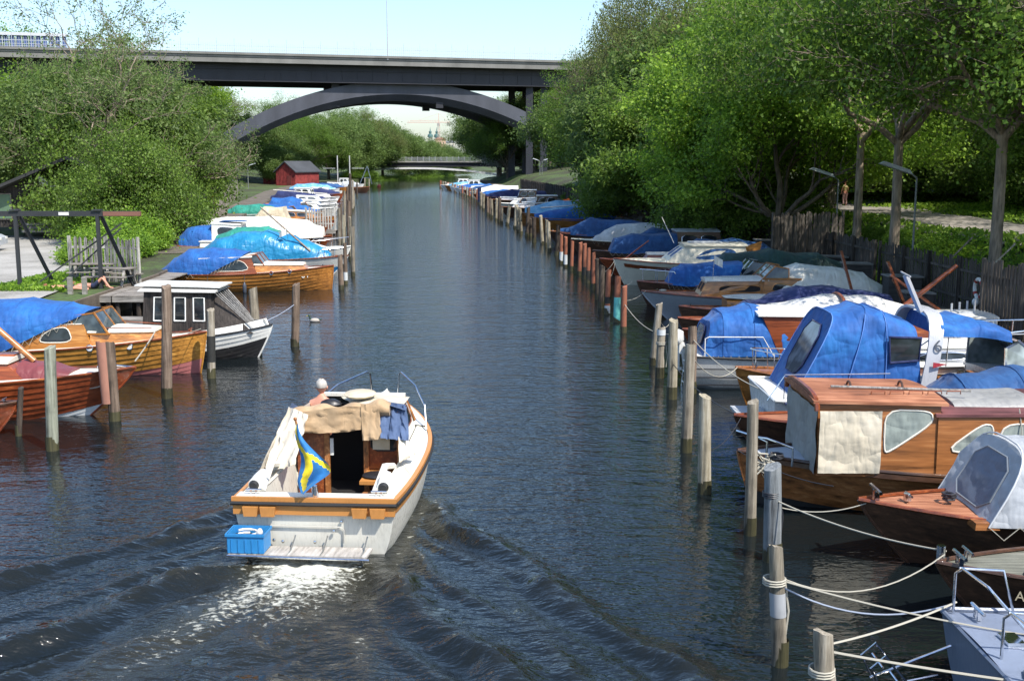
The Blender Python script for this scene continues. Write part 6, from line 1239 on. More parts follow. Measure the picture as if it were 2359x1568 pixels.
nr=[(1903,1455,1690,46,PWG,1896,None),(1796,1257,1530,34,PWG,1786,[('grey',.42,.62)]),(1778,1073,1290,40,M('post_bluegrey',(.19,.205,.21),'weathered',.85,col2=(.3,.31,.31)),1779,None),(1727,925,1230,26,PWG,1734,None),(1622,912,1135,29,PYL,1623,None),(1580,794,1040,24,PWG,1590,None),(1592,753,905,21,PWB,1595,None),(1547,738,918,22,PYL,1551,None),
(1519,755,870,19,PWG,1523,[('white',.86,.97)]),(1504,700,840,16,PWG,1518,None),(1436,660,766,13,PRU,1438,None),(1420,637,742,14,PRU,1423,[('teal',.02,.55)]),(1398,622,724,12,PRU,1402,[('black',.25,.4),('white',.02,.2)]),(1384,612,709,13,PWD,1387,None),(1366,582,668,9,PRU,1367,None),(1375,596,690,9,PWD,1375,None),(1354,571,651,9,PRU,1356,[('black',.05,.35)]),(1346,562,643,9,PRU,1347,[('black',.02,.35)]),
(1334,559,634,9,PRU,1337,None),(1316,555,624,8,PRU,1318,None),(1302,546,616,8,PRU,1303,[('white',.1,.42)]),(1292,540,609,8,PRU,1293,[('white',.12,.42)]),(1282,519,588,10,PWD,1286,None),(1265,511,580.5,8,PYL,1263,None),(1258,507,569,8,PYL,1259,None),(1249,497,563,8,PYL,1245,None),(1230,501,558,9,PWD,1230,None),(1222,503,544,8,PWD,1221,None),(1213,478,545,8,PWD,1217,None),
(1200,482,540,7,PYL,1198,None),(1193,476,535,7,PYL,1191,None),(1186,472,527,8,PYL,1189,None),(1168,474,519,8,PYL,1173,None),(1155,477,516,6,PWG,1156,None),(1149,456,511,7,PWD,1151,None),(1142,458,507,6,PYL,1144,None),(1133,460,503,6,PYL,1132,None),(1128,457,500,5,PWB,1128,None),(1123,455,496,5,PWB,1123,None),(1113,447,484,6,PYL,1114,None),(1108,443,478,7,PWG,1108,None),(1104,432,470,9,PNV,1104,None)]
nr+=[(1104-i*5.6,438-i*1.35,468-i*3.1+.06*i*i,4.5,[PYL,PRU,PWG][i%3],None,None) for i in range(1,17)]
look={id(PWG):'grey',id(PWB):'brown',id(PWD):'dark',id(PRU):'rust-red',id(PYL):'pale',id(PNV):'navy-wrapped'}
for i,(u,v0,v1,w,m_,u1,bd) in enumerate(nr):
    extra={ 'teal':' with turquoise foot','black':' with black foot','white':' with white band','grey':' with grey band'}.get(bd[0][0],'') if bd else ''
    NR[i]=post(u,v0,v1,w,m_,'%s mooring post%s, %s in the right row from the near end'%(look.get(id(m_),'blue-grey'),extra,ordw(i)),u1,bd,group='mooring posts in the right row')
nl=[(121,800,1036,26,M('post_greenish',(.28,.29,.22),'weathered',.9,col2=(.40,.42,.33)),115,None,'square-cut greenish grey post'),(265,790,968,24,PWB,252,None,'post wrapped in a rusty metal sheet'),(385,660,916,23,PWB,383,None,'tall brown cracked post'),(487,713,870,18,PWG,485,[('black',.24,.62)],'short post with black painted middle'),(592,664,815,21,PWG,582,[('green',.02,.5)],'leaning post with green painted lower half'),(679,655,797,18,PWB,682,None,'brown post with a pale ring, standing out in the canal'),(43,893,1003,13,PWD,48,None,'thin dark post beside the dark red boat')]
NL=[]
for u,v0,v1,w,m_,u1,bd,l in nl: NL.append(post(u,v0,v1,w,m_,l,u1,bd,group='mooring posts near on the left'))
for i,(u,v0,v1,w,m_,u1) in enumerate([(786,587,667,12,PWB,783),(796,560,655,9,PWB,794),(813,523,636,9,PWG,812),(792,496,612,8,PYL,791),(781,480,590,8,PWG,781),(804,463,585,8,PWB,803),(807,500,600,6,PYL,806),(786,470,560,6,PWB,785),(812,416,486,5,PWG,812),(807,400,500,6,PWD,806),(800,430,520,5,PWB,800),(794,440,530,5,PYL,793),(815,440,480,4,PYL,815),(803,425,474,4,PWD,803),(840,410,441,3,PYL,840),(850,412,438,3,PYL,850),(822,420,452,4,PWD,822)]):
    post(u,v0,v1,w,m_,'%s mooring post, %s in the clustered left row counting from the clinker boat'%(look.get(id(m_),'grey'),ordw(i)),u1,[('white',.1,.3)] if i==1 else None,group='mooring posts in the left cluster')
q=P(265,968,0); mb=MB(); rows=[]
for j in range(9):
    z=.42+1.45*j/8; rows.append([(-.13-.0*j+.135*math.cos(2.3+a*.5)-.06*(j/8),-.02+.135*math.sin(2.3+a*.5),z+.05*noise.noise((a,j,1))) for a in range(9)])
ml=MB().grid(rows).grid([[(p_[0]*1.04,p_[1]*1.04,p_[2]) for p_ in r] for r in rows]).build('rusty_sheet',M('rusty_sheet',(.34,.16,.11),'paint',.8),None,loc=q); tag(ml,'peeling rusty metal sheet hugging the second near post on the left','metal sheet')
# ================= ROPES =================
def RP(a,b_,sag,label,r=.009,m_=ROPE): rope(a,b_,sag,r,m_,label)
def ctr(P_,dz): return P_+Vector((0,0,-dz))
RP(ctr(NR[1],.35),(5.62,14.05,.95),.35,'rope sagging from the second right post to the bow with name letters')
RP(ctr(NR[1],.4),(6.9,11.2,.9),.12,'long pale rope from the second right post down to the grey boat',.013); RP(ctr(NR[1],.45),(5.1,12.4,.95),.25,'lower sagging rope between the second right post and the grey boat',.011,ROPEB)
RP(ctr(NR[0],.15),(5.15,12.45,.95),.05,'taut rope from the nearest right post up to the grey boat corner',.014); RP(ctr(NR[0],.2),(6.3,10.4,.8),.04,'thick pale rope from the nearest right post to the grey boat stern',.016)
RP(ctr(NR[2],.5),(5.66,14.1,.98),.1,'long taut rope from the blue-grey post to the chrome bollard',.012); RP(ctr(NR[2],.6),(5.45,16.3,1.0),.15,'rope from the blue-grey post to the mahogany bow'); RP((3.95,19.2,1.0),(5.0,17.0,1.0),.1,'thin dark rope across the side of the wooden cabin cruiser',.008,M('dark_rope'))
RP(ctr(NR[6],.3),(5.75,24.2,.95),.2,'rope from a tall brown post across the water to the royal blue canopy boat',.013); RP(ctr(NR[5],.2),(5.55,27.3,1.0),.35,'rope looping from a tall post to the small golden bow',.011); RP(ctr(NR[7],1.1),(4.45,21.8,1.05),.15,'dark rope running down to the mahogany bow',.01,M('dark_rope')); RP(ctr(NR[4],1.0),(4.5,21.7,1.0),.2,'slack dark rope from the pale post to the mahogany bow',.008,M('dark_rope'))
RP(ctr(NR[10],.5),(5.1,42.8,1.1),.1,'rope from the rust red post to the grey bow of the varnished boat'); RP(ctr(NR[10],.6),(5.2,33.4,1.0),.5,'slack rope from the rust red post past the white banded posts',.012); RP(ctr(NR[9],.4),(5.2,36.4,.95),.3,'rope from the leaning post to the navy tarpaulin boat'); RP(ctr(NR[11],.3),(5.05,47.2,1.0),.12,'rope from the turquoise based post to the blue canopied bow')
RP(ctr(NR[13],.3),(5.0,54.9,1.2),.1,'rope from the dark post to the cream cruiser'); RP(ctr(NR[12],.3),(5.0,54.7,1.1),.2,'lower rope to the cream cruiser')
RP(ctr(NL[1],.9),(-11.2,26.7,.9),.25,'slack rope from the rusty sheeted post along the mahogany sloop',.014); RP((-9.15,27.0,1.2),(-10.0,31.3,1.28),.03,'pale taut rope rising from the mahogany sloop bow',.018); RP(ctr(NL[5],.6),(-8.6,33.9,.95),.2,'rope from the brown canal post to the black hulled boat',.012,ROPEB); RP(ctr(NL[2],1.2),(-9.0,32.3,1.2),.05,'short rope from the tall cracked post to the golden bow'); RP((-15.5,46.5,1.0),(-16.6,56.0,.9),.3,'mooring rope from the jetty gate to the clinker boat stern')
RP((-8.95,55.9,1.0),(-8.5,56.8,.6),.05,'short bow rope of the varnished clinker boat')
# chain and netting knots on posts
for P_,l in((NR[1],'second'),(NR[2],'third'),(NR[0],'nearest'),(NR[8],'white banded')):
    mb=MB(); rr=.13
    for k in range(3): mb.tube([(rr*math.cos(a*.52),rr*math.sin(a*.52),-.4-.03*k) for a in range(13)],.013,5,cap=False)
    mb.tube([(rr,0,-.45),(rr+.05,-.02,-.8),(rr+.02,-.03,-1.1)],.014,5); o=mb.build('rope_hitch',ROPE if l!='third' else M('dark_rope'),None,loc=P_); tag(o,'rope hitch tied round the %s right mooring post'%l,'rope')
for (u,v,l) in ((1600,770,'brown'),(1760,1060,'tall thin')):
    p=P(u,v,1.1); mb=MB(); rg_=random.Random(int(u))
    for k in range(7): mb.tube([(rg_.uniform(-.2,.2),rg_.uniform(-.1,.1),rg_.uniform(-.3,.2)) for _ in range(6)],.014,5)
    tag(mb.build('rope_tangle',ROPE,None,loc=p),'tangle of pale rope hanging by the %s post'%l,'rope')
# ================= FENCES, BANK FURNITURE =================
FWD=M('fence_dark_boards',(.075,.062,.05),'weathered',.95,col2=(.15,.13,.11)); FWG=M('fence_grey_boards',(.25,.22,.185),'weathered',.95,col2=(.38,.35,.31)); FWL=M('fence_pale_boards',(.42,.40,.36),'weathered',.9,col2=(.58,.56,.52))
def fence(pts,h,mat,label,bw=.13,gap=.035,pick=False,zf=None,lean=.02,rails=(.3,.8),name='fence'):
    o0=Vector((pts[0][0],pts[0][1],0)); rt=empty(name,(o0.x,o0.y,0),label,'fence' if name=='fence' else 'gate'); mb=MB(); 
    for a,c in zip(pts,pts[1:]):
        a=Vector((a[0],a[1],0))-o0; c=Vector((c[0],c[1],0))-o0; L_=(c-a).length; d=(c-a)/L_; n_=int(L_/(bw+gap)); ang=math.atan2(d.y,d.x)
        gz=lambda p:(zf if zf is not None else hgt(p.x+o0.x,p.y+o0.y))
        for k in range(n_):
            p=a+d*(k+.5)*(bw+gap); hh=h*(1+rnd.uniform(-.05,.05)); z=gz(p); 
            if not pick: mb.box((p.x,p.y,z+hh/2),(bw,.022,hh),ang+rnd.uniform(-.03,.03),rx=rnd.uniform(-lean,lean))
            else:
                m4=Matrix.Translation((p.x,p.y,z))@Matrix.Rotation(ang,4,'Z')@Matrix.Rotation(rnd.uniform(-lean,lean),4,'Y'); q=[m4@Vector(t) for t in((-bw/2,0,.05),(bw/2,0,.05),(bw/2,0,hh-.09),(0,0,hh),(-bw/2,0,hh-.09))]; mb.prism(q,m4.to_3x3()@Vector((0,.022,0)))
        nd=Vector((-d.y,d.x,0))
        for f in rails:
            m_=max(1,int(L_/6)); rm=MB()
            for k in range(m_): s0,s1=a+d*L_*k/m_,a+d*L_*(k+1)/m_; rm.bar((s0.x+nd.x*.04,s0.y+nd.y*.04,gz(s0)+h*f),(s1.x+nd.x*.04,s1.y+nd.y*.04,gz(s1)+h*f),.05,.09)
            rm.build('rail',mat,rt,False)
        m_=max(1,int(L_/2.4))
        for k in range(m_+1): s0=a+d*L_*k/m_; MB().box((s0.x+nd.x*.09,s0.y+nd.y*.09,gz(s0)+h*.52),(.1,.1,h*1.04),ang).build('post',mat,rt,False)
    mb.build('boards',mat,rt,False)
    return rt
FX=lambda y:lerp(BR,y)+lerp([(20,1.7),(34,1.9),(60,2.3),(140,2.4)],y)
fence([(FX(y),y) for y in (17,22,27,31)],1.9,FWD,'dark slatted fence along the right bank nearest the camera with gaps between boards',.10,.06)
fence([(FX(y),y) for y in (31.6,36,41,46)],1.85,FWD,'dark slatted fence right of the lifebuoy along the right bank',.10,.06)
fence([(FX(y),y) for y in (46.6,52,57,62,68,75)],1.85,FWD,'dark board fence behind the boats left of the tall dark gate')
fence([(FX(y),y) for y in (76,84,92,100,105)],1.85,FWD,'dark board fence between the quay and the maples farther back')
fence([(FX(y),y) for y in (106.5,116,128,140,155,170,190,210)],1.8,FWD,'long dark fence at the far end of the right bank')
fence([(12.0,51.8),(13.9,53.0),(15.7,53.6)],2.7,FWD,'tall dark board gate standing across the right quay',.17,.03,True,.85,name='gate')
p0,p1=P(1378,497,.85),P(1446,500,.85); fence([(p0.x,104),(p1.x,105.5)],2.3,FWL,'pale vertical plank gate standing across the right quay',.2,.05,False,.85,name='gate')
fence([(14.0,33.6),(14.4,31.8),(15.6,30.9)],2.2,FWD,'dark slatted gate across the quay near the right edge',.10,.05,False,.85,name='gate')
fence([(16.0-.9,31.0),(15.6,28)],2.3,M('fence_dark_boards'),'leaning fence panel with barbed wire struts at the right edge',.12,.05,False,.9)
for i in range(5):
    y_=27+i*3.1; o=MB(); o.bar((0,0,0),(.55,-.35,.75),.05); tag(o.build('wire_strut',PWG,None,False,loc=(FX(y_)+.05,y_,hgt(FX(y_),y_)+1.8)),'slanting timber strut on the fence top, %s from the right edge'%ordw(i),'strut',group='fence top struts')
# left: plank fence, picket fence
fence([(-27.0,104),(-30.3,118),(-34.5,140),(-38.5,160)],2.3,FWG,'grey weathered plank fence behind the left row of boats',.16,.03,lean=.03)
fence([(-24.8,92),(-25.8,97),(-27,103)],1.7,FWG,'lower grey fence section on the left jetty side',.14,.05)
fence([(-18.7,47.6),(-17.1,47.4),(-15.5,46.6)],1.95,FWL,'pale grey picket fence with pointed tops closing the left jetty',.14,.08,True,.85,name='gate')
jetty_q=[(-16.2,89.0),(-13.9,89.0)]; fence(jetty_q,1.7,FWL,'small white picket fence between the left boats near the posts',.12,.09,True,.6)
# lamps
def lamp(u,v0,v1,z,label,dirx=1,grp=None,Y=None,hgtm=None):
    p=P(u,v1,z,Y) if Y is None else Vector((P(u,v1,Y=Y).x,Y,hgt(P(u,v1,Y=Y).x,Y))); top=P(u,v0,Y=p.y).z-p.z; s_=p.y/180
    r=empty('street_lamp',p,label,'street lamp',grp); MB().tube([(0,0,-.3),(0,0,top)],[.05,.035] if p.y<120 else [.08,.06],8).build('pole',M('lamp_pole_grey',(.16,.17,.16),'paint'),r); MB().tube([(0,0,top),(dirx*.35,0,top+.25)],.035,6).build('arm',M('lamp_pole_grey'),r); MB().box((dirx*.85,-.1,top+.40),(1.3,.35,.14),0,ry=-dirx*.32,taper=.8).build('lamp_head',M('lamp_head_white',(.40,.42,.42),'paint',.4),r,False); return r
for i,(u,v0,v1) in enumerate([(502,389,450),(537,385,440),(572,384,432),(635,377,420),(640,380,415)]): lamp(u,v0,v1,1.2,'tall street lamp on a thin pole above the left boats, %s from the left'%ordw(i),1,'lamps behind the left row')
for i,(u,v0,v1,dx) in enumerate([(1243,372,425,-1),(1248,372,425,1),(1182,372,415,-1)]): lamp(u,v0,v1,1.2,['left head of the paired street lamps below the arch foot','right head of the paired street lamps below the arch foot','single street lamp farther along the right bank'][i],dx,'lamps on the right bank')
lamp(1925,415,545,2.2,'lamp post with angled head among the tree trunks',-1); lamp(2100,410,610,2.0,'lamp post with white head in front of the dark trunk',-1)
for i,(u,v1,h_) in enumerate([(1420,470,9),(1668,500,9),(1560,520,6)]):
    p=P(u,v1,1.2); tag(MB().tube([(0,0,-.3),(0,0,h_)],.05,8).build('thin_pole',M('pole_greenish',(.16,.19,.15)),None,loc=p),['thin metal pole beside the pale plank gate','thin metal pole behind the navy tarpaulin','short thin pole at the quay by the white shirted person'][i],'pole')
# lifebuoy on the fence
p=Vector((FX(36.5)-.25,36.5,1.9)); r=empty('lifebuoy',p,'white lifebuoy with rope hanging on the dark right fence','lifebuoy'); MB().tube([(0,.3*math.cos(a*PI/8),.3*math.sin(a*PI/8)) for a in range(17)],.065,10,cap=False).build('ring',WH,r)
for k in range(4): MB().tube([(0,.3*math.cos(k*PI/2+.7+a*.12),.3*math.sin(k*PI/2+.7+a*.12)) for a in range(4)],.072,10).build('band',M('band_red',(.4,.05,.04)),r)
MB().ball((-.05,.05,-.45),(.12,.12,.14)).build('float',WH,r)
p=Vector((-29.8,113.5,1.6)); r=empty('lifebuoy',p,'orange lifebuoy on the left plank fence','lifebuoy'); MB().tube([(.35*math.cos(a*PI/8),-.1,.5+.35*math.sin(a*PI/8)) for a in range(17)],.09,10,cap=False).build('ring',OR,r); MB().box((0,0,.2),(.9,.08,1.6)).build('board',WH,r,False)
# boxes on the right quay
BXM=M('box_weathered',(.22,.21,.19),'planks',.9)
for i,(x,y,w,h,l) in enumerate([(14.2,26.5,1.3,.9,'pale topped storage box on the quay at the right edge'),(14.4,41.5,1.2,.9,'grey lidded wooden box on the shaded quay by the fence'),(13.9,45.5,1.0,1.0,'dark storage box in shade left of the grey lidded box'),(14.2,50.0,1.1,.9,'wooden box right of the tall dark gate'),(13.4,59.0,1.4,1.0,'small workbench by the fence behind the pale blue tarpaulin'),(13.7,38,.9,.7,'low box in deep shade beside the lifebuoy')]):
    r=empty('storage_box',(x,y,.88),l,'box'); MB().box((0,0,h/2),(w,.7,h)).build('body',M('box_dark',(.06,.055,.05),'planks',.9),r,False); MB().box((0,0,h+.03),(w+.12,.82,.06),ry=.03).build('lid',BXM,r,False)
# mahogany rudder leaning on the quay etc
for i,(x,y,a,l) in enumerate([(12.4,40.5,-.5,'reddish wooden spar leaning on the quay behind the white tarpaulin'),(12.9,36.2,-.7,'thick reddish rudder post leaning above the sailing boat stern')]):
    mb=MB(); mb.bar((0,0,0),(a*1.2,0,1.9),.14,.08); mb.bar((a*.8,-.02,1.2),(a*.8,.25,1.3),.06); tag(mb.build('wooden_spar',MAH,None,False,loc=(x,y,.9)),l,'spar')
p=P(1720,580,.9); tag(MB().prism([(0,0,0),(.9,0,.15),(1.0,0,.75),(.2,0,.5)],(0,.3,0)).build('orange_dinghy_piece',M('orange_wood',(.50,.22,.05),'planks'),None,False,loc=(11.6,57,1.2)),'small orange wooden transom on the quay beyond the dark gate','boat part')
# ================= LEFT BANK =================
# cabin
cb=empty('cabin',(-28.5,74,1.3),'black boarded cabin with low gable roof and green panels behind the gravel yard','cabin'); BB=M('black_boards',(.035,.03,.027),'weathered',.9,col2=(.085,.075,.065)); GP=M('green_panel',(.10,.17,.10),'paint',.6)
W_,D_,H_=11.5,7,2.4; hr=2.3
mb=MB(); mb.prism([(-W_/2,0,.4),(W_/2,0,.4),(W_/2,0,H_),(0,0,H_+hr),(-W_/2,0,H_)],(0,D_,0)); mb.build('wall',BB,cb,False)
for k in range(28): MB() 
mb=MB()
for k in range(56): mb.box((-W_/2+.1+k*W_/56,-.035,(.4+H_)/2),(.045,.05,H_-.4))
mb.build('cover_strips',BB,cb,False)
for sd in(-1,1):
    MB().prism([(sd*(W_/2+.9),-1.0,H_-.35),(0,-1.0,H_+hr+.06),(0,-1.0,H_+hr+.26),(sd*(W_/2+.9),-1.0,H_-.15)],(0,D_+1.6,0)).build('roof',M('roof_black_felt',(.045,.045,.045),'concrete',.9),cb,False)
for x0,w in((-5.4,1.3),(.6,1.6),(3.6,1.0)): f=MB().box((x0+w/2,-.10,1.75),(w+.12,.06,1.7)).build('window_frame',FWG,cb,False); MB().box((x0+w/2,-.14,1.75),(w,.04,1.55)).build('shutter',GP,f,False)
MB().box((-2.1,-.12,1.45),(1.1,.08,2.0)).build('door',DRK,cb,False)
for k in range(3): MB().box((-2.1,-.5-.3*k,.62-.2*k),(1.8,.32,.16)).build('step',BXM,cb,False)
for k in range(6): MB().box((-W_/2+.4+k*2.1,.2,.1),(.25,.25,.7)).build('foundation_post',FWD,cb,False)
MB().prism([(-2.1,-.2,3.1),(-1.2,-.2,3.0),(-1.0,-.2,3.2),(-1.5,-.2,3.25),(-1.8,-.2,3.55),(-2.15,-.2,3.7)],(0,.1,0)).build('white_bird_board',WH,cb,False)
# white marquee behind
mq=empty('marquee',(-43,102,hgt(-43,102)),'low white marquee behind the black cabin at the left edge','tent'); MB().prism([(-9,0,0),(9,0,0),(9,0,2),(0,0,3.1),(-9,0,2.0)],(0,5,0)).build('roof_and_walls',CW,mq,False)
# parked car
cr=empty('parked_car',(-22.2,66.6-14,hgt(-22.2,52.6)+.08),'silver hatchback parked at the left edge of the gravel yard','car',rz=R(8)); cr.location=(-30.7,63.5,hgt(-30.7,63.5)+.07)
CP=M('car_silver',(.45,.47,.50),'paint',.25); rows=[]
prof=[(-2.1,.35,.75,.75),(-2.0,.3,.95,.95),(-1.6,.28,1.0,1.38),(-.6,.28,1.0,1.45),(.3,.28,.98,1.40),(1.0,.28,.93,.95),(1.7,.28,.85,.86),(2.05,.32,.7,.7)]
for x,z0,zb,ztp in prof:
    w=.84 if abs(x)<1.9 else .74; rows.append([(x,-w,z0),(x,-w-.02,zb*.6),(x,-w+.02,zb),(x,-w*.76 if ztp>zb+.1 else -w*.8,ztp),(x,0,ztp+.03),(x,w*.76 if ztp>zb+.1 else w*.8,ztp),(x,w-.02,zb),(x,w+.02,zb*.6),(x,w,z0)])
mb=MB().grid(rows,close=True); mb.poly(rows[0]); mb.poly(rows[-1]); mb.build('body',CP,cr,True,.5)
for sd in(-1,1):
    MB().prism([(-1.5,sd*.80,1.03),(.95,sd*.80,1.0),(.3,sd*.665,1.36),(-1.35,sd*.665,1.36)],(0,sd*.02,0)).build('side_window',GL,cr,False)
    for x in(-1.35,1.3):
        wq=MB().tube([(x,sd*.72,.32),(x,sd*.9,.32)],.32,20).build('wheel',RUB,cr); MB().tube([(x,sd*.89,.32),(x,sd*.915,.32)],.19,14).build('rim',CH,wq)
    MB().ball((.75,sd*.95,1.02),(.1,.1,.08)).build('mirror',CP,cr); MB().box((2.03,sd*.55,.66),(.08,.3,.14)).build('headlight',WH,cr,False)
MB().poly([(.36,-.62,1.38),(.36,.62,1.38),(1.02,.72,.97),(1.02,-.72,.97)]).xf(Matrix.Translation((.03,0,.02))).build('windscreen',GL,cr,False)
# timber gantry
gt=empty('timber_gantry',(-16.4,45.0,.95),'black steel and timber boat hoist frame with long horizontal beam','gantry'); BMT=M('gantry_black',(.03,.032,.035),'paint',.6)
zt_=P(237,492,Y=45).z-.95
mb=MB(); mb.bar((-9,-.1,zt_),(1.7,-.1,zt_),.16,.2); mb.build('beam',BMT,gt,False); MB().bar((.25,-.125,zt_),(1.72,-.125,zt_),.16,.17).build('beam_end',M('beam_rust',(.22,.10,.07),'paint'),gt,False); MB().box((-1.3,-.2,zt_),(.4,.02,.12)).build('white_plate',WH,gt,False)
for nm,x in (('a',0),('b',-3.25)):
    MB().bar((x,-.12,-.2),(x,-.12,zt_),.13,.13).build('leg',BMT,gt,False); MB().bar((x+.75,1.6,-.2),(x+.05,.05,zt_),.1,.12).build('leg',BMT,gt,False); MB().box((x,-.1,zt_+.14),(.36,.3,.05)).build('cap',BMT,gt,False)
MB().bar((-3.0,.2,-.05),(.6,.9,2.55),.06).build('brace',BMT,gt,False); MB().bar((-2.0,.25,-.05),(.55,.95,2.35),.06).build('brace',BMT,gt,False)
# platform and jetties
DKM=M('jetty_boards',(.23,.205,.175),'planks',.9,col2=(.34,.31,.27)); DKE=M('jetty_beam',(.27,.25,.22),'planks',.9,col2=(.4,.38,.34))
def jetty(x0,x1,y0,y1,z,label,across=True,beam=True):
    r=empty('jetty',((x0+x1)/2,(y0+y1)/2,0),label,'jetty'); w,d=x1-x0,y1-y0; mb=MB(); n_=int((w if across else d)/.15)
    for k in range(n_):
        if across: mb.box((-w/2+(k+.5)*w/n_,rnd.uniform(-.02,.02),z-.02),(w/n_-.012,d,.04))
        else: mb.box((rnd.uniform(-.02,.02),-d/2+(k+.5)*d/n_,z-.02),(w,d/n_-.012,.04))
    mb.build('boards',DKM,r,False); mb=MB(); mb.box((0,-d/2+.03,z-.15),(w,.09,.2)); mb.box((0,d/2-.03,z-.15),(w,.09,.2)); mb.build('edge_beam',DKE,r,False)
    for k in range(max(2,int(w/2.2))+1):
        for sd in(-1,1): MB().tube([(-w/2+.15+k*(w-.3)/max(2,int(w/2.2)),sd*(d/2-.16),-1.5),(-w/2+.15+k*(w-.3)/max(2,int(w/2.2)),sd*(d/2-.16),z-.05)],.09,8).build('pile',PWD,r)
    return r
jetty(-18.6,-15.3,42.7,46.0,.92,'wooden sunbathing platform beside the boat hoist')
jr=jetty(-15.3,-13.4,42.9,46.2,.90,'grey gangway sloping from the platform toward the picket gate'); jr.rotation_euler.y=-.0
jetty(-16.2,-10.8,37.6,38.4,.72,'long narrow grey beam jetty in front of the sunbathing platform'); jetty(-16.5,-14.9,46.6,60.5,.90,'boarded quay walk behind the picket gate',False)
jetty(-20.5,-16.8,60.5,84,.92,'dark boarded quay walk with red boxes beyond the clinker boat',False); jetty(-21,-13.8,88.6,90.2,.6,'narrow jetty running out between the left boats')
for i,(u,v0,v1) in enumerate([(163,650,690),(192,668,690)]):
    p=Vector((-16.95+i*.55,43.1,.93)); tag(MB().box((0,0,.33),(.16,.16,.66)).build('timber_stub',DKE,None,False,loc=p),'square timber stub on the sunbathing platform, %s one'%('left','right')[i],'bollard')
# picnic tables
def picnic(x,y,z,label,rz):
    r=empty('picnic_table',(x,y,z),label,'picnic table',rz=rz); mb=MB()
    for k in range(5): mb.box((0,-.3+k*.15,.74),(1.8,.135,.04))
    mb.build('table_top',DKM,r,False)
    for sd in(-1,1):
        MB().box((0,sd*.72,.44),(1.8,.26,.04)).build('bench',DKM,r,False)
        mb=MB(); mb.bar((sd*.65,-.3,.72),(sd*.65,-.62,0),.09,.05); mb.bar((sd*.65,.3,.72),(sd*.65,.62,0),.09,.05); mb.bar((sd*.62,-.8,.40),(sd*.62,.8,.40),.09,.05); mb.build('leg_frame',DKE,r,False)
picnic(-17.6,47.4,.98,'grey wooden picnic table beside the gravel yard behind the hoist',.1); picnic(-16.3,46.0,.93,'second picnic table right at the platform edge by the hoist leg',-.15)
# barrels, boxes on the quay walk
for i,(x,y,m_,w,h,l) in enumerate([(-19.6,70,M('box_orange_red',(.36,.10,.04),'paint'),1.1,.8,'orange-red storage box on the left quay walk'),(-18.9,73,M('box_paleblue',(.36,.43,.58),'paint'),.9,.85,'pale blue plastic box beside the orange-red one'),(-17.7,66.5,WH,1.2,.35,'white upturned tender on the left quay walk')]):
    r=empty('storage_box',(x,y,.94),l,'box' if i<2 else 'dinghy'); MB().box((0,0,h/2),(w,.7,h),taper=.92).build('body',m_,r,False); MB().box((0,0,h+.03),(w+.05,.75,.06)).build('lid',m_,r,False)
r=empty('trailer_board',(-24.4,88.5,1.0),'dark brown wooden board raised on legs behind the sail cover boat','board'); MB().box((0,0,1.7),(2.1,.1,.95)).build('panel',MAH,r,False); MB().bar((-.8,0,0),(-.8,0,1.4),.08).bar((.8,0,0),(.8,0,1.4),.08).build('leg',PWD,r,False)
# extra small dinghies by the left quay
for u,v,hm,l in ((470,628,RED,'small open reddish wooden dinghy at the stern of the clinker boat'),(488,600,WH,'small white dinghy near the left quay walk')):
    p=P(u,v,.5); d=Boat('wooden_dinghy',l,p.x,p.y,R(8),3.4,1.3,.42,.55,hm,MD,strakes=5,rail=TEK,rake=.3,tr=.6); d.hatch(-1.5,0,.45,1.2,.6,DRK,.03)
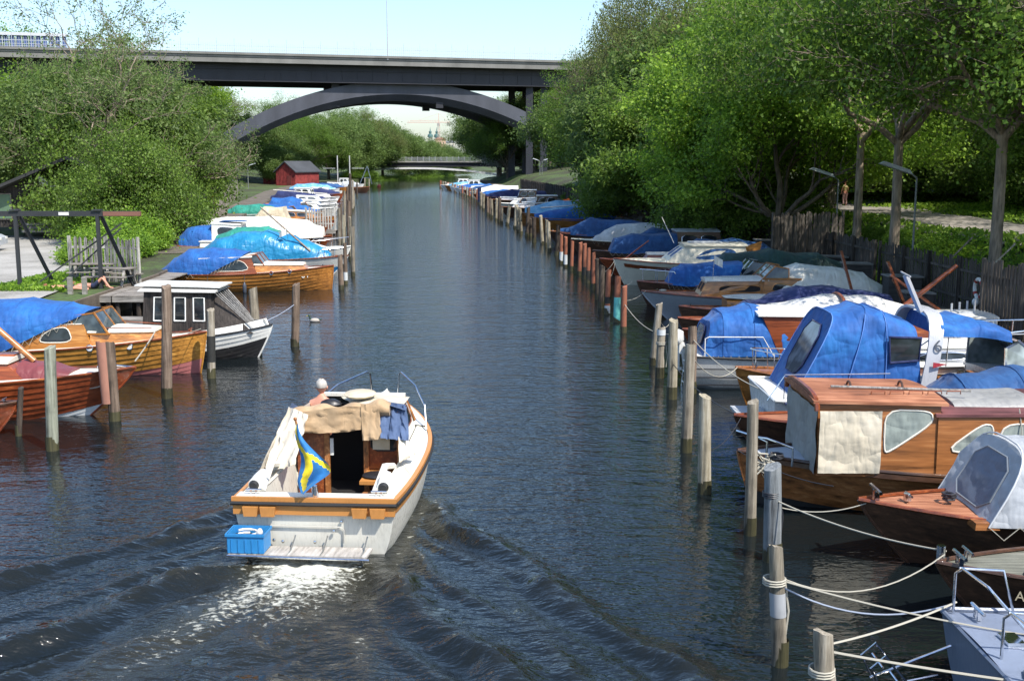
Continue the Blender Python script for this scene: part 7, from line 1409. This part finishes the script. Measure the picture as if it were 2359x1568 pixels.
# red sheds
RS=M('falu_red',(.26,.035,.03),'weathered',.9,col2=(.36,.06,.05)); RF=M('shed_roof_felt',(.06,.065,.075),'concrete',.8)
def shed(u0,u1,vb,vap,y,label,d=9,gable=True,rz=0):
    a,c=P(u0,vb,Y=y),P(u1,vb,Y=y); w=c.x-a.x; gz=hgt((a.x+c.x)/2,y); zt=P(u0,vap,Y=y).z-gz; ze=zt*.6
    r=empty('boat_shed',((a.x+c.x)/2,y,gz-1),label,'shed',rz=rz); MB().prism([(-w/2,0,0),(w/2,0,0),(w/2,0,ze+1),(0,0,zt+1),(-w/2,0,ze+1)],(0,d,0)).build('wall',RS,r,False)
    for sd in(-1,1): MB().prism([(sd*(w/2+.35),-.4,ze+.78),(0,-.4,zt+1.04),(0,-.4,zt+1.25),(sd*(w/2+.35),-.4,ze+1.0)],(0,d+.8,0)).build('roof',RF,r,False)
    mb=MB()
    for k in range(int(w/.35)): x_=-w/2+.2+k*.35; mb.box((x_,-.03,(1+ze+(zt-ze)*(1-abs(x_)/(w/2)))/2),(.06,.05,ze+1+(zt-ze)*(1-abs(x_)/(w/2))-1.0))
    mb.build('cover_strips',RS,r,False); MB().box((w*.2,-.06,2.0),(1.0,.08,2.0)).build('door',M('shed_door',(.16,.03,.025),'planks'),r,False); return r
shed(632,684,420,374,232,'falu red boarded boat shed with black gable roof nearest the water',9,rz=R(-22)); shed(604,640,420,366,243,'second red shed partly hidden under trees to the left',10,rz=R(-20))
# far-left landing: gantries, buoy
for i,u in enumerate((778,806)):
    p=P(u,425,1,Y=238); tag(MB().tube([(0,0,-.5),(0,0,6.2)],.12,8).bar((-3,0,3.6),(3,0,3.6),.1).build('signal_mast',M('mast_grey',(.45,.45,.43)),None,loc=(p.x,238,.8)),'thin grey mast with a yard beyond the left boats, %s of two'%('left','right')[i],'mast')
p=P(873,431,0); tag(MB().ball((0,0,.2),.45,12,8).tube([(0,0,.5),(0,0,1.0)],.05,6).build('buoy',M('buoy_red',(.55,.12,.07)),None,loc=p),'red mooring buoy floating at the far end of the left row','buoy')
p=P(843,402,0,Y=262); r=empty('slipway_frame',(p.x,262,.6),'leaning white frame on the far left landing','frame'); MB().bar((-1.5,0,0),(.3,0,4.2),.2).bar((1.3,0,0),(.3,0,4.2),.2).bar((-.9,0,1.5),(.9,0,1.5),.12).build('frame',WH,r,False)
# white upright figurehead board on the quay right
for i in range(9):
    y_=60+i*11; x_=lerp(BR,y_)+rnd.uniform(.3,1.4); o=MB(); o.box((0,0,.25),(rnd.uniform(.4,1.1),.5,.5)); o.box((.2,0,.55),(.3,.3,.12)); tag(o.build('dock_box',[BXM,MAH,GR][i%3],None,False,loc=(x_,y_,.88)),'small storage box on the right quay, %s beyond the cream cruiser'%ordw(i),'box',group='small boxes on the right quay')
